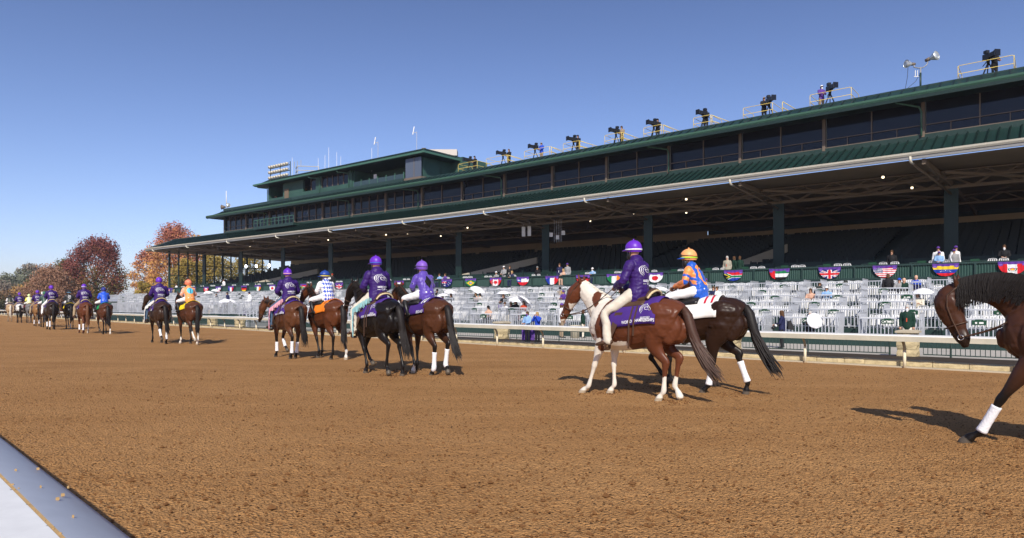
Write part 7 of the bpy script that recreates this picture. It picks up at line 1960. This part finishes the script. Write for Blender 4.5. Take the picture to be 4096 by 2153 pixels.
# ================================================================ TREES
def leafmat(name, c, var=.35):
    m = mat(name, c, .7, .15, var=var, vscale=.9, var2=.25, v2scale=.25)
    n = m.node_tree.nodes; b = n['Principled BSDF']; b.inputs['Subsurface Weight'].default_value = 0
    return m
M_BARK = mat('bark', (.09, .07, .055), .9, .1, var=.3, vscale=6)
def tree(pos, H, R, cols, label, n=6000, trunk=.3, seed=1, leaf=.16, shape='round', z0=.18, gaps=.35, cat='tree', lobes=26, spire=0, name='tree'):
    r = random.Random(seed); rs = np.random.RandomState(seed)
    root = empty(name, pos); tag(root, label, cat, 'autumn trees behind the track')
    # limbs
    mb = MB().use(M_BARK); tips = []
    top = Vector((0, 0, H * .55))
    mb.tube([(0, 0, -.3), (0, 0, H * .2), tuple(Vector((r.uniform(-.2, .2), r.uniform(-.2, .2), H * .42))), tuple(top)], [trunk * .62, trunk * .5, trunk * .36, trunk * .2], 8)
    cl = []
    for i in range(lobes):
        a = i * 2.399 + r.uniform(-.3, .3); q = (i + .5) / lobes; z = H * (z0 + (1 - z0 - .08) * q)
        if shape == 'round': rr = R * math.sin(math.pi * min(.97, max(.12, (q * .84 + .13)))) ** .65
        elif shape == 'open': rr = R * (.55 + .6 * math.sin(math.pi * q)) * r.uniform(.75, 1.1)
        else: rr = R * (1 - q * .75)
        rr *= r.uniform(.45, .80)
        c = Vector((rr * math.cos(a), rr * math.sin(a), z)); cl.append((c, R * r.uniform(.24, .40)))
        st = Vector((0, 0, H * (.15 + .4 * q * r.uniform(.6, 1)))); mid = st.lerp(c, .5) + Vector((0, 0, -H * .03))
        mb.tube([tuple(st), tuple(mid), tuple(c)], [trunk * .16, trunk * .10, trunk * .03], 5)
        for k in range(4):
            e = c + Vector((r.uniform(-1, 1), r.uniform(-1, 1), r.uniform(-.5, 1))) * R * .3; mb.tube([tuple(c), tuple(e)], [trunk * .04, trunk * .01], 3, cap=False)
    for k in range(spire):
        a = r.uniform(0, 6.28); q = r.uniform(.1, .75); c = Vector((R * q * math.cos(a), R * q * math.sin(a), H * (1.0 - .30 * q * q) * r.uniform(.93, 1.04)))
        for kk, (dz_, rr_) in enumerate(((0, .055), (.10, .085), (.22, .12), (.36, .15))): cl.append((c - Vector((0, 0, R * dz_)), R * rr_ * 1.25))
    mb.build('trunk', parent=root)
    w_ = np.array([c[1] ** 2 for c in cl]); w_ /= w_.sum(); pick = rs.choice(len(cl), n, p=w_)
    C0 = np.array([tuple(c[0]) for c in cl]); R0 = np.array([c[1] for c in cl])
    d_ = rs.normal(size=(n, 3)); d_ /= np.linalg.norm(d_, axis=1)[:, None]; rad = R0[pick] * (rs.rand(n) ** .45) * (1 + .25 * rs.normal(size=n) * .5)
    Pp = C0[pick] + d_ * rad[:, None] * np.array([1, 1, .82])
    gapn = vnoise(Pp, .42 / (R / 4), seed) ; keep = gapn > -1.2 + gaps
    Pp = Pp[keep]; m_ = len(Pp)
    u = rs.normal(size=(m_, 3)); u /= np.linalg.norm(u, axis=1)[:, None]; v = np.cross(u, rs.normal(size=(m_, 3))); v /= np.linalg.norm(v, axis=1)[:, None]
    s = leaf * (.6 + .8 * rs.rand(m_))[:, None]
    V = np.stack([Pp - u * s, Pp - v * s * .6, Pp + u * s, Pp + v * s * .6], 1).reshape(-1, 3); F = np.arange(m_ * 4).reshape(-1, 4)
    me = bpy.data.meshes.new('crown'); me.from_pydata(V.tolist(), [], F.tolist()); me.update()
    zz = (Pp[:, 2] / H) + .22 * vnoise(Pp, .25 / (R / 4), seed + 5) + .12 * rs.normal(size=m_)
    nb_ = len(cols); thr = [c[1] for c in cols]; mi = np.zeros(m_, int)
    for k in range(1, nb_): mi[zz > thr[k]] = k
    o = put('crown', me, [leafmat(*c[0]) for c in cols], root); me.polygons.foreach_set('material_index', mi)
    return root
DEEP = ('maroon_leaves', (.19, .065, .055)); RUST = ('rust_leaves', (.27, .11, .055)); OLIVE = ('olive_leaves', (.13, .12, .035)); GOLD = ('golden_leaves', (.58, .33, .09)); ORNG = ('orange_leaves', (.50, .24, .10)); RED = ('red_leaves', (.40, .15, .10)); SAGE = ('sage_leaves', (.17, .18, .12)); YOLV = ('yellow_olive_leaves', (.34, .25, .06)); BRN = ('brown_leaves', (.24, .15, .085)); GREY = ('grey_twig_leaves', (.24, .20, .155))
def tp(xn, Y): return Vector((tt(xn) * Y, Y, -.3))
def th(yn, Y): return 1.8 + (1220 - yn) * Y / FN
tree(tp(385, 125), th(948, 125), 5.9, [(OLIVE, 0), (RUST, .36), (DEEP, .56)], 'big dense maroon and rust tree in the middle of the left background', n=26000, leaf=.15, seed=11, z0=.10, spire=12, lobes=46, gaps=.1, trunk=.6)
tree(tp(268, 135), th(1040, 135), 4.2, [(OLIVE, 0), (OLIVE, .8)], 'green tree tucked against the left side of the maroon tree', n=9000, leaf=.17, seed=12, z0=.05, lobes=26, gaps=.15, spire=3)
tree(tp(205, 118), th(1066, 118), 4.6, [(RUST, 0), (('copper_leaves', (.31, .175, .11)), .3)], 'round copper brown tree left of the maroon tree', n=16000, leaf=.13, seed=13, z0=.05, lobes=40, gaps=.0)
tree(tp(122, 190), th(1052, 190), 5.0, [(SAGE, 0), (GREY, .85)], 'thin sage green tree standing above the others at the left', n=7000, leaf=.24, seed=14, shape='open', gaps=.55, lobes=24)
tree(tp(40, 180), th(1096, 180), 6.0, [(BRN, 0), (SAGE, .5)], 'brown and sage tree at the left edge', n=9000, leaf=.24, seed=15, z0=.05, gaps=.3, lobes=26)
tree(tp(-30, 170), th(1120, 170), 6.0, [(BRN, 0), (GREY, .7)], 'bare-looking brown tree cut by the left edge', n=7000, leaf=.24, seed=16, z0=.05, gaps=.3)
tree(tp(95, 150), th(1150, 150), 5.0, [(BRN, 0), (GOLD, .88)], 'low brown tree with a touch of gold behind the far riders', n=8000, leaf=.2, seed=17, z0=.0, gaps=.1, lobes=26)
tree(tp(150, 160), th(1120, 160), 5.0, [(SAGE, 0), (OLIVE, .6)], 'low dark olive tree behind the copper tree', n=7000, leaf=.2, seed=18, z0=.0, gaps=.1, lobes=26)
for i, xn in enumerate((-60, 20, 110)):
    tree(tp(xn, 128 + i * 4), th(1175, 130), 4.2, [(('dark_hedge_leaves', (.07, .065, .03)), 0), (BRN, .8)], 'low dark bush at the far end of the track, %s from the left' % ORD[i], n=5000, leaf=.18, seed=40 + i, z0=.0, gaps=.0, lobes=22, cat='bush', name='bush')
tree(tp(700, 118), th(888, 118), 5.6, [(GOLD, 0), (ORNG, .40), (RED, .66)], 'tall orange and red tree rising behind the left end of the roof', n=17000, leaf=.15, seed=21, z0=.16, shape='round', spire=6, lobes=40, gaps=.42, trunk=.55)
tree(tp(595, 122), th(985, 122), 3.4, [(GOLD, 0), (ORNG, .45), (RED, .72)], 'slimmer orange tree with red tips left of the roof end', n=8500, leaf=.15, seed=22, z0=.2, shape='open', lobes=24, gaps=.5, spire=3)
tree(tp(800, 128), th(925, 128), 4.0, [(YOLV, 0), (GOLD, .6)], 'golden yellow tree peeping over the left roof edge', n=9000, leaf=.16, seed=23, z0=.1, spire=4, lobes=26, gaps=.4)
tree(tp(760, 112), th(1030, 112), 4.2, [(OLIVE, 0), (YOLV, .5)], 'olive and yellow tree seen through the left mullions of the end screen', n=9000, leaf=.15, seed=24, z0=.03, lobes=26, gaps=.3)
tree(tp(870, 114), th(1010, 114), 4.4, [(OLIVE, 0), (YOLV, .55)], 'olive and yellow tree seen through the middle of the end screen', n=9000, leaf=.15, seed=25, z0=.03, lobes=26, gaps=.3)
tree(tp(985, 125), th(1010, 125), 4.8, [(OLIVE, 0), (YOLV, .7)], 'olive tree seen through the right part of the end screen', n=9000, leaf=.16, seed=26, z0=.03, lobes=26, gaps=.3)
tree(tp(575, 100), th(1118, 100), 1.6, [(OLIVE, 0), (YOLV, .45)], 'small yellow green bush left of the stand', n=4000, leaf=.12, seed=27, z0=.02, lobes=18, gaps=.2, cat='bush', name='bush')
tree(tp(640, 104), th(1130, 104), 2.2, [(YOLV, 0), (GOLD, .5)], 'golden bush between the two riders of the fourth pair', n=5000, leaf=.12, seed=28, z0=.02, lobes=18, gaps=.2, cat='bush', name='bush')
tree(tp(557, 98), th(1172, 98), .9, [(DEEP, 0), (RED, .6)], 'small dark red bush above the head of the fourth lead horse', n=1500, leaf=.09, seed=29, z0=.02, lobes=10, gaps=.1, cat='bush', name='bush')
# tent, hut and fence on the left
p = tp(493, 112); r = empty('tent', p); tag(r, 'blue and white canopy tent left of the stand', 'tent')
mb = MB().use(mat('tent_top', (.22, .27, .36), .7)); mb.add([(-1.7, -1.2, 2.75), (1.7, -1.2, 2.75), (1.7, 1.2, 2.75), (-1.7, 1.2, 2.75), (0, 0, 3.6)], [(0, 1, 4), (1, 2, 4), (2, 3, 4), (3, 0, 4)]); mb.build('roof', parent=r)
mb = MB().use(mat('tent_side', (.04, .07, .22), .7)); mb.box(-1.6, 1.6, -1.1, -1.05, 1.5, 2.7); mb.build('side_panel', parent=r)
for a in (-1.62, 1.62): mb = MB().use(M_WHITE); mb.bar((a, -1.15, 0), (a, -1.15, 2.75), .08, .08); mb.build('leg', parent=r)
p = tp(452, 116); mb = MB().use(mat('hut_grey', (.30, .29, .27), .7, var=.1)); mb.box(-1.9, 1.5, -1, 1, 0, 2.9); mb.use(M_GREY); mb.box(-2.05, 1.65, -1.15, 1.15, 2.9, 3.05); mb.use(M_BROWN); mb.box(-.6, .2, -1.04, -1.0, 0, 2.1); o = mb.build('hut', loc=p); tag(o, 'small grey flat-roofed hut beside the blue tent', 'hut')
p = tp(345, 135)
mb = MB().use(mat('dark_screen', (.02, .025, .03), .6)); mb.bar(tp(380, 105) + Vector((0, 0, 1.75)), tp(560, 96) + Vector((0, 0, 1.9)), .2, 1.1); o = mb.build('dark_barrier'); tag(o, 'dark barrier behind the railings at the far left end of the terrace', 'barrier')
p = tp(175.7, 60); r = empty('signal_post', p); tag(r, 'grey post with a white top above the far riders', 'post'); mb = MB().use(M_GREY); mb.bar((0, 0, 0), (0, 0, 2.6), .12, .12); mb.box(-.25, .25, -.1, .1, 1.9, 2.7); mb.build('box', parent=r); mb = MB().use(M_WHITE); mb.box(-.18, .18, -.1, .1, 2.75, 2.95); mb.build('top', parent=r)

# ================================================================ HAZE
mb = MB(); mb.box(-1600, 1600, -120, 1700, -1.5, 24)
o = mb.build('haze'); tag(o, kind='stuff')
m = bpy.data.materials.new('haze_air'); m.use_nodes = True; n = m.node_tree.nodes
for q in list(n):
    if q.type == 'BSDF_PRINCIPLED': n.remove(q)
pv = n.new('ShaderNodeVolumePrincipled'); pv.inputs['Color'].default_value = (.80, .86, 1, 1); pv.inputs['Density'].default_value = .0003; pv.inputs['Anisotropy'].default_value = .1
m.node_tree.links.new(pv.outputs[0], n['Material Output'].inputs['Volume']); o.data.materials.append(m)
